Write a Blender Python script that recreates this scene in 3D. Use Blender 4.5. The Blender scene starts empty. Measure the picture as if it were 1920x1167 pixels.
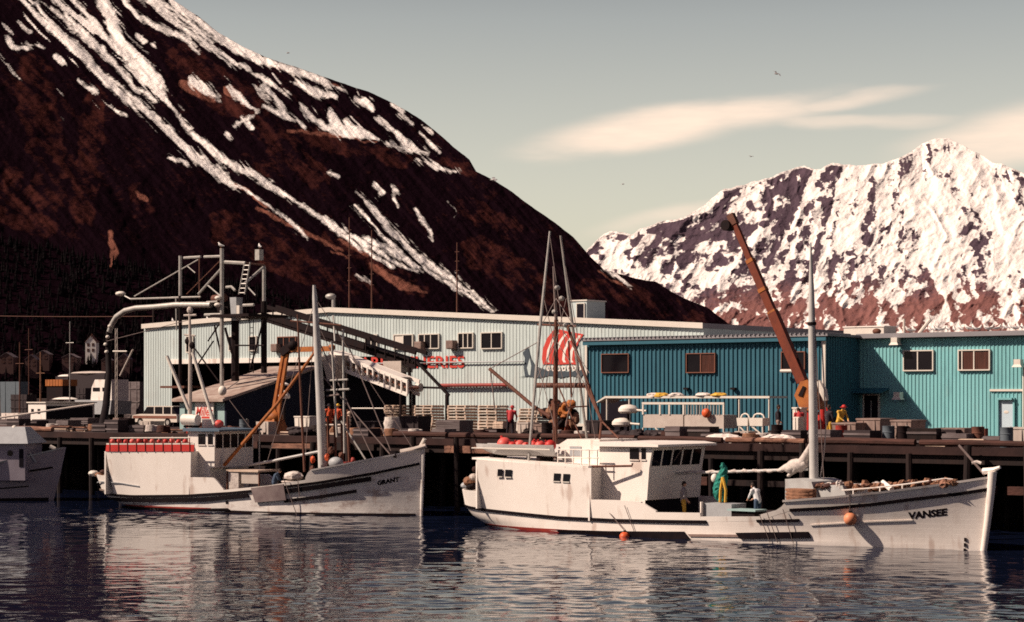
import bpy, bmesh, math, random
import numpy as np
from mathutils import Vector, Matrix
random.seed(7)
SC = bpy.context.scene
COL = SC.collection
# ---------------------------------------------------------------- camera, sky, sun
FPX, HC, YH, TH = 3700.0, 6.0, 745.0, math.radians(38)      # focal length in px of a 1920 px wide frame, eye height, horizon row, heading
ST, CT = math.sin(TH), math.cos(TH)
cam = bpy.data.cameras.new('camera'); camo = bpy.data.objects.new('camera', cam); COL.objects.link(camo)
camo.location = (0, 0, HC); camo.rotation_euler = (math.pi/2, 0, TH)
cam.sensor_width = 36; cam.lens = 36*FPX/1920; cam.shift_y = (YH-583.5)/1920
cam.clip_start = 0.5; cam.clip_end = 60000
SC.camera = camo
SUN_EL, SUN_AZ = math.radians(40), math.radians(44)          # azimuth measured from the quay's outward normal, to the left
sdir = Vector((-math.sin(SUN_AZ)*math.cos(SUN_EL), -math.cos(SUN_AZ)*math.cos(SUN_EL), math.sin(SUN_EL)))
sl = bpy.data.lights.new('sun', 'SUN'); sl.energy = 5.0; sl.angle = math.radians(0.55); sl.color = (1.0, 0.83, 0.68)
so = bpy.data.objects.new('sun', sl); COL.objects.link(so)
so.rotation_euler = sdir.to_track_quat('Z', 'Y').to_euler(); so.location = (-40, -40, 60)
world = bpy.data.worlds.new('World'); SC.world = world; world.use_nodes = True
wn = world.node_tree; wn.nodes.clear()
def wnode(t, **kw):
    n = wn.nodes.new(t)
    for k, v in kw.items(): setattr(n, k, v)
    return n
sky = wnode('ShaderNodeTexSky', sky_type='NISHITA', sun_disc=False)
sky.sun_elevation = SUN_EL; sky.sun_rotation = math.atan2(sdir.x, sdir.y)
sky.altitude = 0; sky.air_density = 1.0; sky.dust_density = 1.6; sky.ozone_density = 1.0
hs = wnode('ShaderNodeHueSaturation'); hs.inputs['Saturation'].default_value = 0.36; hs.inputs['Value'].default_value = 1.0
wn.links.new(sky.outputs[0], hs.inputs['Color'])
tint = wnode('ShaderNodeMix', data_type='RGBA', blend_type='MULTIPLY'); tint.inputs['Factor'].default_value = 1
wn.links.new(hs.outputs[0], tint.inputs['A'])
# thin lens clouds, laid out by compass direction and elevation on the sky
geo = wnode('ShaderNodeNewGeometry'); 
tc = wnode('ShaderNodeTexCoord')
def wmath(op, a, b=None, c=None):
    n = wnode('ShaderNodeMath', operation=op)
    for i, v in enumerate((a, b, c)):
        if v is None: continue
        if isinstance(v, (int, float)): n.inputs[i].default_value = v
        else: wn.links.new(v, n.inputs[i])
    return n.outputs[0]
sep = wnode('ShaderNodeSeparateXYZ'); wn.links.new(tc.outputs['Generated'], sep.inputs[0])
azw = wmath('ARCTAN2', sep.outputs[0], sep.outputs[1])       # 0 = +Y, grows toward +X
elw = wmath('ARCSINE', sep.outputs[2])
rp = wnode('ShaderNodeValToRGB'); wn.links.new(wmath('DIVIDE', elw, 0.7), rp.inputs[0])   # air tint and haze near the horizon, alike all round
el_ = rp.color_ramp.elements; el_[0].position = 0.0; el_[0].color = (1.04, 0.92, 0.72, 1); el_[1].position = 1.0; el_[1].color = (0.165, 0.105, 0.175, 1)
for ps, c_ in ((0.12, (0.97, 0.87, 0.69, 1)), (0.27, (0.60, 0.575, 0.51, 1)), (0.36, (0.30, 0.295, 0.30, 1)), (0.5, (0.19, 0.155, 0.20, 1))): e_ = el_.new(ps); e_.color = c_  # upper stops dimmed and purpled to cut and tint the shadow fill
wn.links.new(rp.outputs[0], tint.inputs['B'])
noi = wnode('ShaderNodeTexNoise'); noi.inputs['Scale'].default_value = 14; noi.inputs['Detail'].default_value = 5
mp = wnode('ShaderNodeMapping'); mp.inputs['Scale'].default_value = (1, 1, 4.5); wn.links.new(tc.outputs['Generated'], mp.inputs[0]); wn.links.new(mp.outputs[0], noi.inputs['Vector'])
nz = wmath('SUBTRACT', noi.outputs[0], 0.5)
def px_dir(px, py): return math.atan((px-960)/FPX)-TH, math.atan((YH-py)/FPX)
def lens(px, py, wpx, hpx, slope, soft, gain):
    a0, e0 = px_dir(px, py)
    da = wmath('SUBTRACT', azw, a0)
    de = wmath('SUBTRACT', wmath('SUBTRACT', elw, e0), wmath('MULTIPLY', da, slope))
    de = wmath('ADD', de, wmath('MULTIPLY', nz, 0.010))
    da = wmath('ADD', da, wmath('MULTIPLY', nz, 0.05))
    r = wmath('SQRT', wmath('ADD', wmath('POWER', wmath('ABSOLUTE', wmath('DIVIDE', da, wpx/FPX)), 2.0), wmath('POWER', wmath('ABSOLUTE', wmath('DIVIDE', de, hpx/FPX)), 2.0)))
    m = wnode('ShaderNodeMapRange', interpolation_type='SMOOTHERSTEP'); wn.links.new(r, m.inputs['Value'])
    m.inputs['From Min'].default_value = 1.0+soft*0.3; m.inputs['From Max'].default_value = 1.0-soft; m.inputs['To Min'].default_value = 0; m.inputs['To Max'].default_value = gain
    return m.outputs[0]
cl = [lens(1225, 240, 250, 46, 0.16, 0.8, 1.0), lens(1380, 218, 230, 36, 0.10, 0.85, 0.85), lens(1560, 200, 190, 17, 0.13, 0.9, 0.6),
      lens(1560, 234, 300, 16, -0.03, 0.95, 0.5), lens(1960, 262, 290, 62, 0.16, 0.8, 0.9), lens(1270, 402, 170, 22, 0.2, 0.95, 0.5),
      lens(2900, 150, 500, 60, 0.05, 0.8, 0.8), lens(-900, 200, 500, 50, 0.08, 0.8, 0.7)]
cm = cl[0]
for c in cl[1:]: cm = wmath('MAXIMUM', cm, c)
noi2 = wnode('ShaderNodeTexNoise'); noi2.inputs['Scale'].default_value = 26; noi2.inputs['Detail'].default_value = 9; noi2.inputs['Roughness'].default_value = 0.62
mp2 = wnode('ShaderNodeMapping'); mp2.inputs['Scale'].default_value = (1, 1, 7); mp2.inputs['Rotation'].default_value = (0.10, 0.08, 0); wn.links.new(tc.outputs['Generated'], mp2.inputs[0]); wn.links.new(mp2.outputs[0], noi2.inputs['Vector'])
wr = wnode('ShaderNodeMapRange'); wn.links.new(noi2.outputs[0], wr.inputs['Value']); wr.inputs['From Min'].default_value = 0.32; wr.inputs['From Max'].default_value = 0.62; wr.inputs['To Min'].default_value = 0.78; wr.inputs['To Max'].default_value = 1.05
cm = wmath('MULTIPLY', cm, wr.outputs[0])
cmix = wnode('ShaderNodeMix', data_type='RGBA'); wn.links.new(cm, cmix.inputs['Factor']); wn.links.new(tint.outputs['Result'], cmix.inputs['A'])
SKY_STR = 0.13
cmix.inputs['B'].default_value = (0.80/SKY_STR, 0.63/SKY_STR, 0.50/SKY_STR, 1)
bg = wnode('ShaderNodeBackground'); bg.inputs['Strength'].default_value = SKY_STR
wn.links.new(cmix.outputs['Result'], bg.inputs[0])
wo = wnode('ShaderNodeOutputWorld'); wn.links.new(bg.outputs[0], wo.inputs[0])
vs = SC.view_settings; vs.view_transform = 'Standard'; vs.look = 'None'; vs.exposure = 0.47; vs.gamma = 1; vs.use_curve_mapping = False
SC.cycles.max_bounces = 5; SC.cycles.diffuse_bounces = 2; SC.cycles.glossy_bounces = 3; SC.cycles.caustics_reflective = False
SC.cycles.use_denoising = False; SC.cycles.filter_width = 1.7

# ---------------------------------------------------------------- places: photo column/row -> metres
FWD = Vector((-ST, CT, 0)); RGT = Vector((CT, ST, 0)); EYE = Vector((0, 0, HC))
def ray(px, py): return FWD + RGT*((px-960)/FPX) + Vector((0, 0, (YH-py)/FPX))
def W(px, py, Y):
    r = ray(px, py); return EYE + r*(Y/r.y)
def XY(px, Y): return W(px, YH, Y).x
def GZ(px, py, Z):
    r = ray(px, py); return EYE + r*((Z-HC)/r.z)
def ZY(px, py, Y): return W(px, py, Y).z
def proj(p):
    v = Vector(p)-EYE; d = v.dot(FWD); return 960+FPX*v.dot(RGT)/d, YH-FPX*v.z/d

# ---------------------------------------------------------------- mesh helpers
class MB:
    def __init__(s): s.v = []; s.f = []; s.m = []; s.cm = 0
    def add(s, vs_, fs_):
        o = len(s.v); s.v += [tuple(v) for v in vs_]; s.f += [tuple(i+o for i in f) for f in fs_]; s.m += [s.cm]*len(fs_); return s
    def box(s, a, b):
        x0, x1 = sorted((a[0], b[0])); y0, y1 = sorted((a[1], b[1])); z0, z1 = sorted((a[2], b[2]))
        return s.add([(x0,y0,z0),(x1,y0,z0),(x1,y1,z0),(x0,y1,z0),(x0,y0,z1),(x1,y0,z1),(x1,y1,z1),(x0,y1,z1)],
              [(0,3,2,1),(4,5,6,7),(0,1,5,4),(1,2,6,5),(2,3,7,6),(3,0,4,7)])
    def frus(s, c, sx0, sy0, sx1, sy1, h):      # box tapering upward from centre-bottom c
        x, y, z = c
        return s.add([(x-sx0,y-sy0,z),(x+sx0,y-sy0,z),(x+sx0,y+sy0,z),(x-sx0,y+sy0,z),(x-sx1,y-sy1,z+h),(x+sx1,y-sy1,z+h),(x+sx1,y+sy1,z+h),(x-sx1,y+sy1,z+h)],
              [(0,3,2,1),(4,5,6,7),(0,1,5,4),(1,2,6,5),(2,3,7,6),(3,0,4,7)])
    def tube(s, p, q, r0, r1=None, n=8, cap=True):
        r1 = r0 if r1 is None else r1; p = Vector(p); q = Vector(q); d = (q-p)
        if d.length < 1e-6: return s
        d.normalize(); u = d.orthogonal().normalized(); w = d.cross(u); vs_ = []
        for c, r in ((p, r0), (q, r1)):
            for i in range(n):
                t = 2*math.pi*i/n; vs_.append(c+(u*math.cos(t)+w*math.sin(t))*r)
        fs_ = [(i, (i+1) % n, n+(i+1) % n, n+i) for i in range(n)]
        if cap: fs_ += [tuple(range(n-1, -1, -1)), tuple(range(n, 2*n))]
        return s.add(vs_, fs_)
    def path(s, pts, r, n=8):
        pts = [Vector(p) for p in pts]; vs_ = []; fs_ = []; k = len(pts)
        rr = r if isinstance(r, (list, tuple)) else [r]*k
        up = None
        for i, p in enumerate(pts):
            d = (pts[min(i+1, k-1)]-pts[max(i-1, 0)])
            d = d.normalized() if d.length > 1e-9 else Vector((0, 0, 1))
            if up is None: up = d.orthogonal().normalized()
            else:
                up = (up-d*up.dot(d)); up = up.normalized() if up.length > 1e-6 else d.orthogonal().normalized()
            w = d.cross(up)
            for j in range(n):
                t = 2*math.pi*j/n; vs_.append(p+(up*math.cos(t)+w*math.sin(t))*rr[i])
        for i in range(k-1):
            for j in range(n): fs_.append((i*n+j, i*n+(j+1) % n, (i+1)*n+(j+1) % n, (i+1)*n+j))
        fs_ += [tuple(range(n-1, -1, -1)), tuple(range((k-1)*n, k*n))]
        return s.add(vs_, fs_)
    def bar(s, p, q, w, h, up=(0, 0, 1)):       # square bar
        p = Vector(p); q = Vector(q); d = (q-p).normalized(); up = Vector(up)
        if abs(d.dot(up)) > 0.98: up = Vector((0, 1, 0))
        sd = d.cross(up).normalized(); u = sd.cross(d).normalized()
        vs_ = []
        for c in (p, q):
            for a, b in ((-1,-1),(1,-1),(1,1),(-1,1)): vs_.append(c+sd*(a*w/2)+u*(b*h/2))
        return s.add(vs_, [(0,1,2,3),(7,6,5,4),(0,4,5,1),(1,5,6,2),(2,6,7,3),(3,7,4,0)])
    def prism(s, pts, off):                      # polygon pts (3d) extruded by vector off
        n = len(pts); off = Vector(off); a = [Vector(p) for p in pts]; b = [p+off for p in a]
        return s.add(a+b, [tuple(range(n-1, -1, -1)), tuple(range(n, 2*n))]+[(i, (i+1) % n, n+(i+1) % n, n+i) for i in range(n)])
    def quad(s, *p): return s.add(p, [tuple(range(len(p)))])
    def ell(s, c, r, nu=14, nv=8, jit=0.0, flat=None):
        vs_ = [(c[0], c[1], c[2]-r[2])]; fs_ = []
        for i in range(1, nv):
            ph = -math.pi/2+math.pi*i/nv
            for j in range(nu):
                t = 2*math.pi*j/nu; k = 1+random.uniform(-jit, jit)
                vs_.append((c[0]+r[0]*math.cos(ph)*math.cos(t)*k, c[1]+r[1]*math.cos(ph)*math.sin(t)*k, c[2]+r[2]*math.sin(ph)*k))
        vs_.append((c[0], c[1], c[2]+r[2])); L = len(vs_)-1
        for j in range(nu): fs_.append((0, 1+(j+1) % nu, 1+j)); fs_.append((L, L-nu+j, L-nu+(j+1) % nu))
        for i in range(nv-2):
            for j in range(nu): a = 1+i*nu; fs_.append((a+j, a+(j+1) % nu, a+nu+(j+1) % nu, a+nu+j))
        return s.add(vs_, fs_)
    def lathe(s, c, prof, n=14):                 # prof: (r, z) list
        vs_ = []; fs_ = []
        for r, z in prof:
            for j in range(n): t = 2*math.pi*j/n; vs_.append((c[0]+r*math.cos(t), c[1]+r*math.sin(t), c[2]+z))
        for i in range(len(prof)-1):
            for j in range(n): fs_.append((i*n+j, i*n+(j+1) % n, (i+1)*n+(j+1) % n, (i+1)*n+j))
        fs_ += [tuple(range(n-1, -1, -1)), tuple(range((len(prof)-1)*n, len(prof)*n))]
        return s.add(vs_, fs_)
    def mesh(s, name, mats, smooth=False):
        me = bpy.data.meshes.new(name); me.from_pydata(s.v, [], s.f)
        if not isinstance(mats, (list, tuple)): mats = [mats]
        for m in mats: me.materials.append(m)
        if len(mats) > 1: me.polygons.foreach_set('material_index', s.m)
        me.validate(); me.update()
        bm = bmesh.new(); bm.from_mesh(me); bmesh.ops.recalc_face_normals(bm, faces=bm.faces); bm.to_mesh(me); bm.free()
        if smooth:
            me.polygons.foreach_set('use_smooth', [True]*len(me.polygons))
            me.set_sharp_from_angle(angle=math.radians(38))
        return me
    def build(s, name, mats, parent=None, smooth=False, local=False):
        o = bpy.data.objects.new(name, s.mesh(name, mats, smooth)); COL.objects.link(o)
        if parent is not None: attach(o, parent, local)
        return o
def attach(o, parent, local=False):
    o.parent = parent
    if not local:                                # geometry given in world metres: cancel the parents' transform
        o.matrix_parent_inverse = WM(parent).inverted()
def WM(o):
    m = o.matrix_basis.copy()
    if o.parent is not None: m = WM(o.parent) @ o.matrix_parent_inverse @ m
    return m
def tag(o, label, cat, group=None, kind=None):
    o['label'] = label; o['category'] = cat
    if group: o['group'] = group
    if kind: o['kind'] = kind
    return o
def thing(name, label, cat, loc=(0, 0, 0), rz=0, group=None):
    o = bpy.data.objects.new(name, None); COL.objects.link(o); o.empty_display_size = 0.3
    o.location = loc; o.rotation_euler = (0, 0, rz)
    return tag(o, label, cat, group)
def struct(o, label=None):
    o['kind'] = 'structure'
    if label: o['label'] = label
    return o
def copy_tree(o, parent=None):
    c = o.copy(); COL.objects.link(c)
    if parent is not None: c.parent = parent
    for ch in list(o.children): copy_tree(ch, c)
    return c

# ---------------------------------------------------------------- numpy noise
_T = np.random.RandomState(3).rand(256, 256)
def vn(x, y, seed=0):
    x = np.asarray(x, float)+seed*17.3; y = np.asarray(y, float)+seed*9.1
    xi = np.floor(x).astype(int); yi = np.floor(y).astype(int); fx = x-xi; fy = y-yi
    fx = fx*fx*(3-2*fx); fy = fy*fy*(3-2*fy)
    g = lambda a, b: _T[a & 255, b & 255]
    return (g(xi, yi)*(1-fx)+g(xi+1, yi)*fx)*(1-fy)+(g(xi, yi+1)*(1-fx)+g(xi+1, yi+1)*fx)*fy
def fbm(x, y, o=5, seed=0, gain=0.5):
    t = 0; a = 1; n = 0
    for i in range(o): t = t+a*vn(x*2**i, y*2**i, seed+i); n += a; a *= gain
    return t/n
def ridged(x, y, o=4, seed=0):
    t = 0; a = 1; n = 0
    for i in range(o): t = t+a*(1-np.abs(2*vn(x*2**i, y*2**i, seed+i)-1)); n += a; a *= 0.5
    return t/n
def sstep(a, b, x): t = np.clip((x-a)/(b-a), 0, 1); return t*t*(3-2*t)

# ---------------------------------------------------------------- materials
MATS = {}
def mat(name, col, rough=0.6, col2=None, scale=3.0, amt=0.5, bump=0.0, bscale=20, metal=0.0, stretch=(1, 1, 1), grime=None, gscale=1.2, gamt=0.35, spec=0.25, coord='Object', gst=(1.6, 1.6, 0.35), rust=0.0, planks=0.0, sheets=0.0):
    if name in MATS: return MATS[name]
    m = bpy.data.materials.new(name); m.use_nodes = True; nt = m.node_tree; N = nt.nodes; L = nt.links
    b = N['Principled BSDF']; b.inputs['Roughness'].default_value = rough; b.inputs['Metallic'].default_value = metal
    b.inputs['Specular IOR Level'].default_value = spec
    t = N.new('ShaderNodeTexCoord'); mp = N.new('ShaderNodeMapping'); mp.inputs['Scale'].default_value = stretch; L.new(t.outputs[coord], mp.inputs[0])
    n = N.new('ShaderNodeTexNoise'); n.inputs['Scale'].default_value = scale; n.inputs['Detail'].default_value = 6; L.new(mp.outputs[0], n.inputs['Vector'])
    r = N.new('ShaderNodeMapRange'); L.new(n.outputs[0], r.inputs['Value']); r.inputs['From Min'].default_value = 0.35; r.inputs['From Max'].default_value = 0.65; r.inputs['To Max'].default_value = amt
    mx = N.new('ShaderNodeMix'); mx.data_type = 'RGBA'; L.new(r.outputs[0], mx.inputs['Factor'])
    c2 = col2 or tuple(c*0.7 for c in col)
    mx.inputs['A'].default_value = (*col, 1); mx.inputs['B'].default_value = (*c2, 1)
    out = mx.outputs['Result']
    if grime:
        n2 = N.new('ShaderNodeTexNoise'); n2.inputs['Scale'].default_value = gscale; n2.inputs['Detail'].default_value = 8; n2.inputs['Roughness'].default_value = 0.7
        mp2 = N.new('ShaderNodeMapping'); mp2.inputs['Scale'].default_value = gst; L.new(t.outputs[coord], mp2.inputs[0]); L.new(mp2.outputs[0], n2.inputs['Vector'])
        r2 = N.new('ShaderNodeMapRange'); L.new(n2.outputs[0], r2.inputs['Value']); r2.inputs['From Min'].default_value = 0.53; r2.inputs['From Max'].default_value = 0.72; r2.inputs['To Max'].default_value = gamt
        m2 = N.new('ShaderNodeMix'); m2.data_type = 'RGBA'; L.new(r2.outputs[0], m2.inputs['Factor']); L.new(out, m2.inputs['A']); m2.inputs['B'].default_value = (*grime, 1)
        out = m2.outputs['Result']
    if sheets:
        sx = N.new('ShaderNodeSeparateXYZ'); L.new(t.outputs[coord], sx.inputs[0]); fl = N.new('ShaderNodeMath'); fl.operation = 'SNAP'; fl.inputs[1].default_value = 1.2
        ad0 = N.new('ShaderNodeMath'); ad0.operation = 'ADD'; L.new(sx.outputs[0], ad0.inputs[0]); L.new(sx.outputs[1], ad0.inputs[1]); L.new(ad0.outputs[0], fl.inputs[0])
        wn_ = N.new('ShaderNodeTexWhiteNoise'); wn_.noise_dimensions = '1D'; L.new(fl.outputs[0], wn_.inputs['W'])
        r6 = N.new('ShaderNodeMapRange'); L.new(wn_.outputs[0], r6.inputs['Value']); r6.inputs['To Max'].default_value = sheets
        m6 = N.new('ShaderNodeMix'); m6.data_type = 'RGBA'; L.new(r6.outputs[0], m6.inputs['Factor']); L.new(out, m6.inputs['A']); m6.inputs['B'].default_value = (*[c*0.62 for c in col], 1); out = m6.outputs['Result']
    if rust:
        n4 = N.new('ShaderNodeTexNoise'); n4.inputs['Scale'].default_value = 1.0; n4.inputs['Detail'].default_value = 5; mp4 = N.new('ShaderNodeMapping'); mp4.inputs['Scale'].default_value = (3.4, 3.4, 0.22); L.new(t.outputs[coord], mp4.inputs[0]); L.new(mp4.outputs[0], n4.inputs['Vector'])
        n5 = N.new('ShaderNodeTexNoise'); n5.inputs['Scale'].default_value = 0.9; L.new(t.outputs[coord], n5.inputs['Vector'])
        ad = N.new('ShaderNodeMath'); ad.operation = 'MULTIPLY'; L.new(n4.outputs[0], ad.inputs[0]); L.new(n5.outputs[0], ad.inputs[1])
        r4 = N.new('ShaderNodeMapRange'); L.new(ad.outputs[0], r4.inputs['Value']); r4.inputs['From Min'].default_value = 0.325; r4.inputs['From Max'].default_value = 0.44; r4.inputs['To Max'].default_value = rust
        m4 = N.new('ShaderNodeMix'); m4.data_type = 'RGBA'; L.new(r4.outputs[0], m4.inputs['Factor']); L.new(out, m4.inputs['A']); m4.inputs['B'].default_value = (0.26, 0.10, 0.045, 1); out = m4.outputs['Result']
    L.new(out, b.inputs['Base Color'])
    if bump:
        n3 = N.new('ShaderNodeTexNoise'); n3.inputs['Scale'].default_value = bscale; n3.inputs['Detail'].default_value = 4; L.new(mp.outputs[0], n3.inputs['Vector'])
        bp = N.new('ShaderNodeBump'); bp.inputs['Strength'].default_value = bump; bp.inputs['Distance'].default_value = 0.05; L.new(n3.outputs[0], bp.inputs['Height']); L.new(bp.outputs[0], b.inputs['Normal'])
        if planks:
            wv = N.new('ShaderNodeTexWave'); wv.bands_direction = 'Z'; wv.wave_profile = 'SAW'; wv.inputs['Scale'].default_value = 1.55; wv.inputs['Distortion'].default_value = 0.25; wv.inputs['Detail'].default_value = 1; L.new(t.outputs[coord], wv.inputs['Vector'])
            b2 = N.new('ShaderNodeBump'); b2.inputs['Strength'].default_value = planks; b2.inputs['Distance'].default_value = 0.012; L.new(wv.outputs[0], b2.inputs['Height']); L.new(bp.outputs[0], b2.inputs['Normal']); L.new(b2.outputs[0], b.inputs['Normal'])
    MATS[name] = m; return m
M_WHITE = mat('white_hull_paint', (0.80, 0.72, 0.66), 0.45, (0.73, 0.65, 0.59), 1.5, 0.6, 0.05, 6, grime=(0.42, 0.30, 0.22), gscale=0.9, gamt=0.2, rust=0.4, planks=0.22)
M_WHITE2 = mat('white_house_paint', (0.80, 0.73, 0.67), 0.5, (0.75, 0.68, 0.62), 1.2, 0.5, 0.03, 8, grime=(0.5, 0.38, 0.28), gscale=1.4, gamt=0.18, rust=0.4)
M_SCUFF = mat('scuffed_white_paint', (0.74, 0.68, 0.63), 0.55, (0.56, 0.51, 0.48), 1.6, 0.7, 0.08, 8, grime=(0.20, 0.085, 0.06), gscale=1.5, gamt=0.85, gst=(0.45, 1.6, 1.5), rust=0.5, planks=0.25)
M_GREYP = mat('grey_paint', (0.36, 0.37, 0.38), 0.5, (0.27, 0.27, 0.28), 3)
M_SKIFF = mat('aluminium_grey', (0.46, 0.44, 0.42), 0.5, (0.36, 0.34, 0.33), 3)
M_BLACKP = mat('black_guard', (0.007, 0.005, 0.007), 0.7, (0.018, 0.010, 0.010), 4, spec=0.06)
M_REDBOOT = mat('red_bottom_paint', (0.30, 0.035, 0.025), 0.6, (0.12, 0.02, 0.02), 2)
M_RED = mat('red_paint', (0.52, 0.035, 0.03), 0.5, (0.40, 0.03, 0.025), 3)
M_REDLET = mat('red_lettering', (0.56, 0.05, 0.035), 0.6, (0.46, 0.06, 0.045), 2)
M_GLASS = mat('dark_window_glass', (0.006, 0.005, 0.007), 0.06, (0.012, 0.010, 0.012), 1, spec=0.45)
M_GLASSB = mat('brown_curtain_glass', (0.05, 0.02, 0.015), 0.12, (0.10, 0.035, 0.025), 1.5, 0.8, stretch=(6, 6, 0.5), spec=0.6)
M_STEEL = mat('galvanised_steel', (0.42, 0.40, 0.37), 0.5, (0.26, 0.22, 0.2), 5, metal=0.3)
M_RUST = mat('rusty_steel', (0.14, 0.055, 0.035), 0.75, (0.06, 0.025, 0.02), 4, bump=0.2)
M_DARKST = mat('dark_steel', (0.014, 0.010, 0.011), 0.65, (0.024, 0.011, 0.010), 4, spec=0.06)
M_CREO = mat('creosoted_timber', (0.012, 0.007, 0.007), 0.85, (0.026, 0.013, 0.011), 2, 0.7, 0.4, 10, stretch=(1, 1, 0.2))
M_LOG = mat('weathered_log', (0.075, 0.030, 0.023), 0.85, (0.035, 0.016, 0.013), 2.5, 0.9, 0.5, 12, stretch=(0.4, 2, 2))
M_LOG2 = mat('bleached_log', (0.30, 0.15, 0.10), 0.85, (0.08, 0.035, 0.026), 3.0, 0.9, 0.5, 12, stretch=(0.5, 2, 2))
M_DECK = mat('wharf_planking', (0.04, 0.019, 0.017), 0.95, (0.018, 0.009, 0.009), 0.8, 0.9, 0.3, 8)
M_PALLET = mat('pale_pallet_wood', (0.62, 0.48, 0.38), 0.8, (0.45, 0.31, 0.23), 3, 0.8)
M_TOTE = mat('grey_tote', (0.30, 0.215, 0.185), 0.8, (0.20, 0.13, 0.11), 2.5, 0.8, 0.1, 10, grime=(0.09, 0.05, 0.04), gamt=0.5)
M_DARKTOTE = mat('dark_tote', (0.03, 0.020, 0.022), 0.8, (0.03, 0.02, 0.022), 2.5, 0.8)
M_GREYWOOD = mat('grey_slat_wood', (0.16, 0.13, 0.13), 0.85, (0.09, 0.065, 0.065), 3, 0.8, stretch=(0.4, 2, 2))
M_ORANGE = mat('orange_buoy', (0.62, 0.10, 0.03), 0.45, (0.52, 0.08, 0.03), 3)
M_PEACH = mat('faded_orange_buoy', (0.66, 0.25, 0.13), 0.5, (0.58, 0.20, 0.1), 3)
M_PINKB = mat('faded_red_buoy', (0.62, 0.07, 0.06), 0.45, (0.66, 0.22, 0.18), 2)
M_YEL = mat('yellow_crane_paint', (0.38, 0.125, 0.028), 0.6, (0.26, 0.075, 0.022), 3, 0.8, grime=(0.1, 0.04, 0.02), gamt=0.5)
M_YELB = mat('yellow_oilskin', (0.62, 0.36, 0.05), 0.5, (0.52, 0.28, 0.05), 4)
M_ORCR = mat('orange_boom_paint', (0.17, 0.034, 0.014), 0.65, (0.11, 0.022, 0.011), 2.5, 0.8, grime=(0.06, 0.02, 0.015), gamt=0.5)
M_GREEN = mat('green_net', (0.02, 0.22, 0.17), 0.8, (0.015, 0.12, 0.1), 9, 0.9, 0.4, 14)
M_SAIL = mat('furled_canvas', (0.60, 0.53, 0.48), 0.85, (0.38, 0.32, 0.30), 5, 0.8, 0.6, 9)
M_ROPE = mat('tan_rope', (0.30, 0.15, 0.09), 0.9, (0.16, 0.08, 0.05), 6, 0.9)
M_WIRE = mat('rigging_wire', (0.20, 0.15, 0.14), 0.6, (0.1, 0.07, 0.06), 4)
M_MAST = mat('pale_grey_mast', (0.50, 0.48, 0.46), 0.5, (0.38, 0.36, 0.34), 2)
M_BLUEROOF = mat('blue_grey_roof', (0.10, 0.15, 0.20), 0.6, (0.07, 0.10, 0.14), 2)
M_WALLW = mat('pale_blue_grey_siding', (0.53, 0.60, 0.585), 0.6, (0.47, 0.54, 0.53), 0.25, 0.8, grime=(0.30, 0.31, 0.30), gscale=0.8, gamt=0.42, sheets=0.3, rust=0.12)
M_WALLT = mat('bright_teal_siding', (0.215, 0.49, 0.51), 0.6, (0.18, 0.43, 0.45), 0.25, 0.8, grime=(0.085, 0.22, 0.25), gscale=0.8, gamt=0.5, sheets=0.3, rust=0.15)
M_WALLD = mat('dark_teal_siding', (0.034, 0.135, 0.185), 0.6, (0.026, 0.105, 0.15), 0.3, 0.8, grime=(0.015, 0.05, 0.075), gscale=0.8, gamt=0.5, sheets=0.35)
M_TRIM = mat('cream_trim', (0.66, 0.60, 0.53), 0.55, (0.58, 0.52, 0.46), 2)
M_ROOF = mat('grey_roofing', (0.25, 0.235, 0.25), 0.7, (0.18, 0.17, 0.18), 0.6)
M_GREYBLUE = mat('slate_blue_paint', (0.10, 0.12, 0.14), 0.6, (0.08, 0.10, 0.115), 2)
M_DOOR = mat('pale_blue_door', (0.50, 0.60, 0.66), 0.5, (0.44, 0.53, 0.6), 2)
M_DKIN = mat('dark_wall_and_shade', (0.016, 0.013, 0.018), 0.85, (0.010, 0.008, 0.012), 1, spec=0.05)  # also the painted shade on the wheelhouse front and trailer side
M_NAVY = mat('shaded_shed_siding', (0.022, 0.024, 0.042), 0.8, (0.015, 0.017, 0.03), 1, spec=0.1)  # shed side wall, its shade put into the colour
M_TEALC = mat('pale_teal_post', (0.30, 0.42, 0.41), 0.6, (0.24, 0.34, 0.33), 2)
M_TUBW = mat('white_plastic_tub', (0.74, 0.68, 0.61), 0.5, (0.64, 0.57, 0.5), 2.5, grime=(0.4, 0.27, 0.2), gamt=0.3)
M_BINW = mat('galvanised_hopper', (0.50, 0.43, 0.38), 0.6, (0.40, 0.33, 0.29), 2, 0.7)
M_RUBBER = mat('black_rubber', (0.010, 0.007, 0.008), 0.7, (0.02, 0.013, 0.013), 3, spec=0.06)
M_SKIN = mat('skin', (0.50, 0.27, 0.19), 0.6, (0.45, 0.24, 0.17), 8)
M_HAIR = mat('dark_hair', (0.03, 0.018, 0.014), 0.7)
M_DARKCL = mat('dark_clothes', (0.025, 0.018, 0.024), 0.85)
M_JEANS = mat('blue_jeans', (0.05, 0.075, 0.12), 0.85)
M_GREYCL = mat('grey_shirt', (0.34, 0.30, 0.30), 0.85)
M_WHITECL = mat('white_shirt', (0.70, 0.68, 0.68), 0.85)
M_REDCL = mat('red_jacket', (0.42, 0.04, 0.045), 0.8)
M_ORCL = mat('orange_oilskin', (0.60, 0.09, 0.03), 0.55)
M_GULLW = mat('gull_white', (0.80, 0.75, 0.70), 0.8)
M_GULLG = mat('gull_grey', (0.30, 0.29, 0.30), 0.8)
M_CAR = mat('cream_car_paint', (0.62, 0.55, 0.48), 0.35, (0.58, 0.5, 0.43), 2)
M_CARB = mat('brown_car_trim', (0.22, 0.09, 0.06), 0.45)
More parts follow.
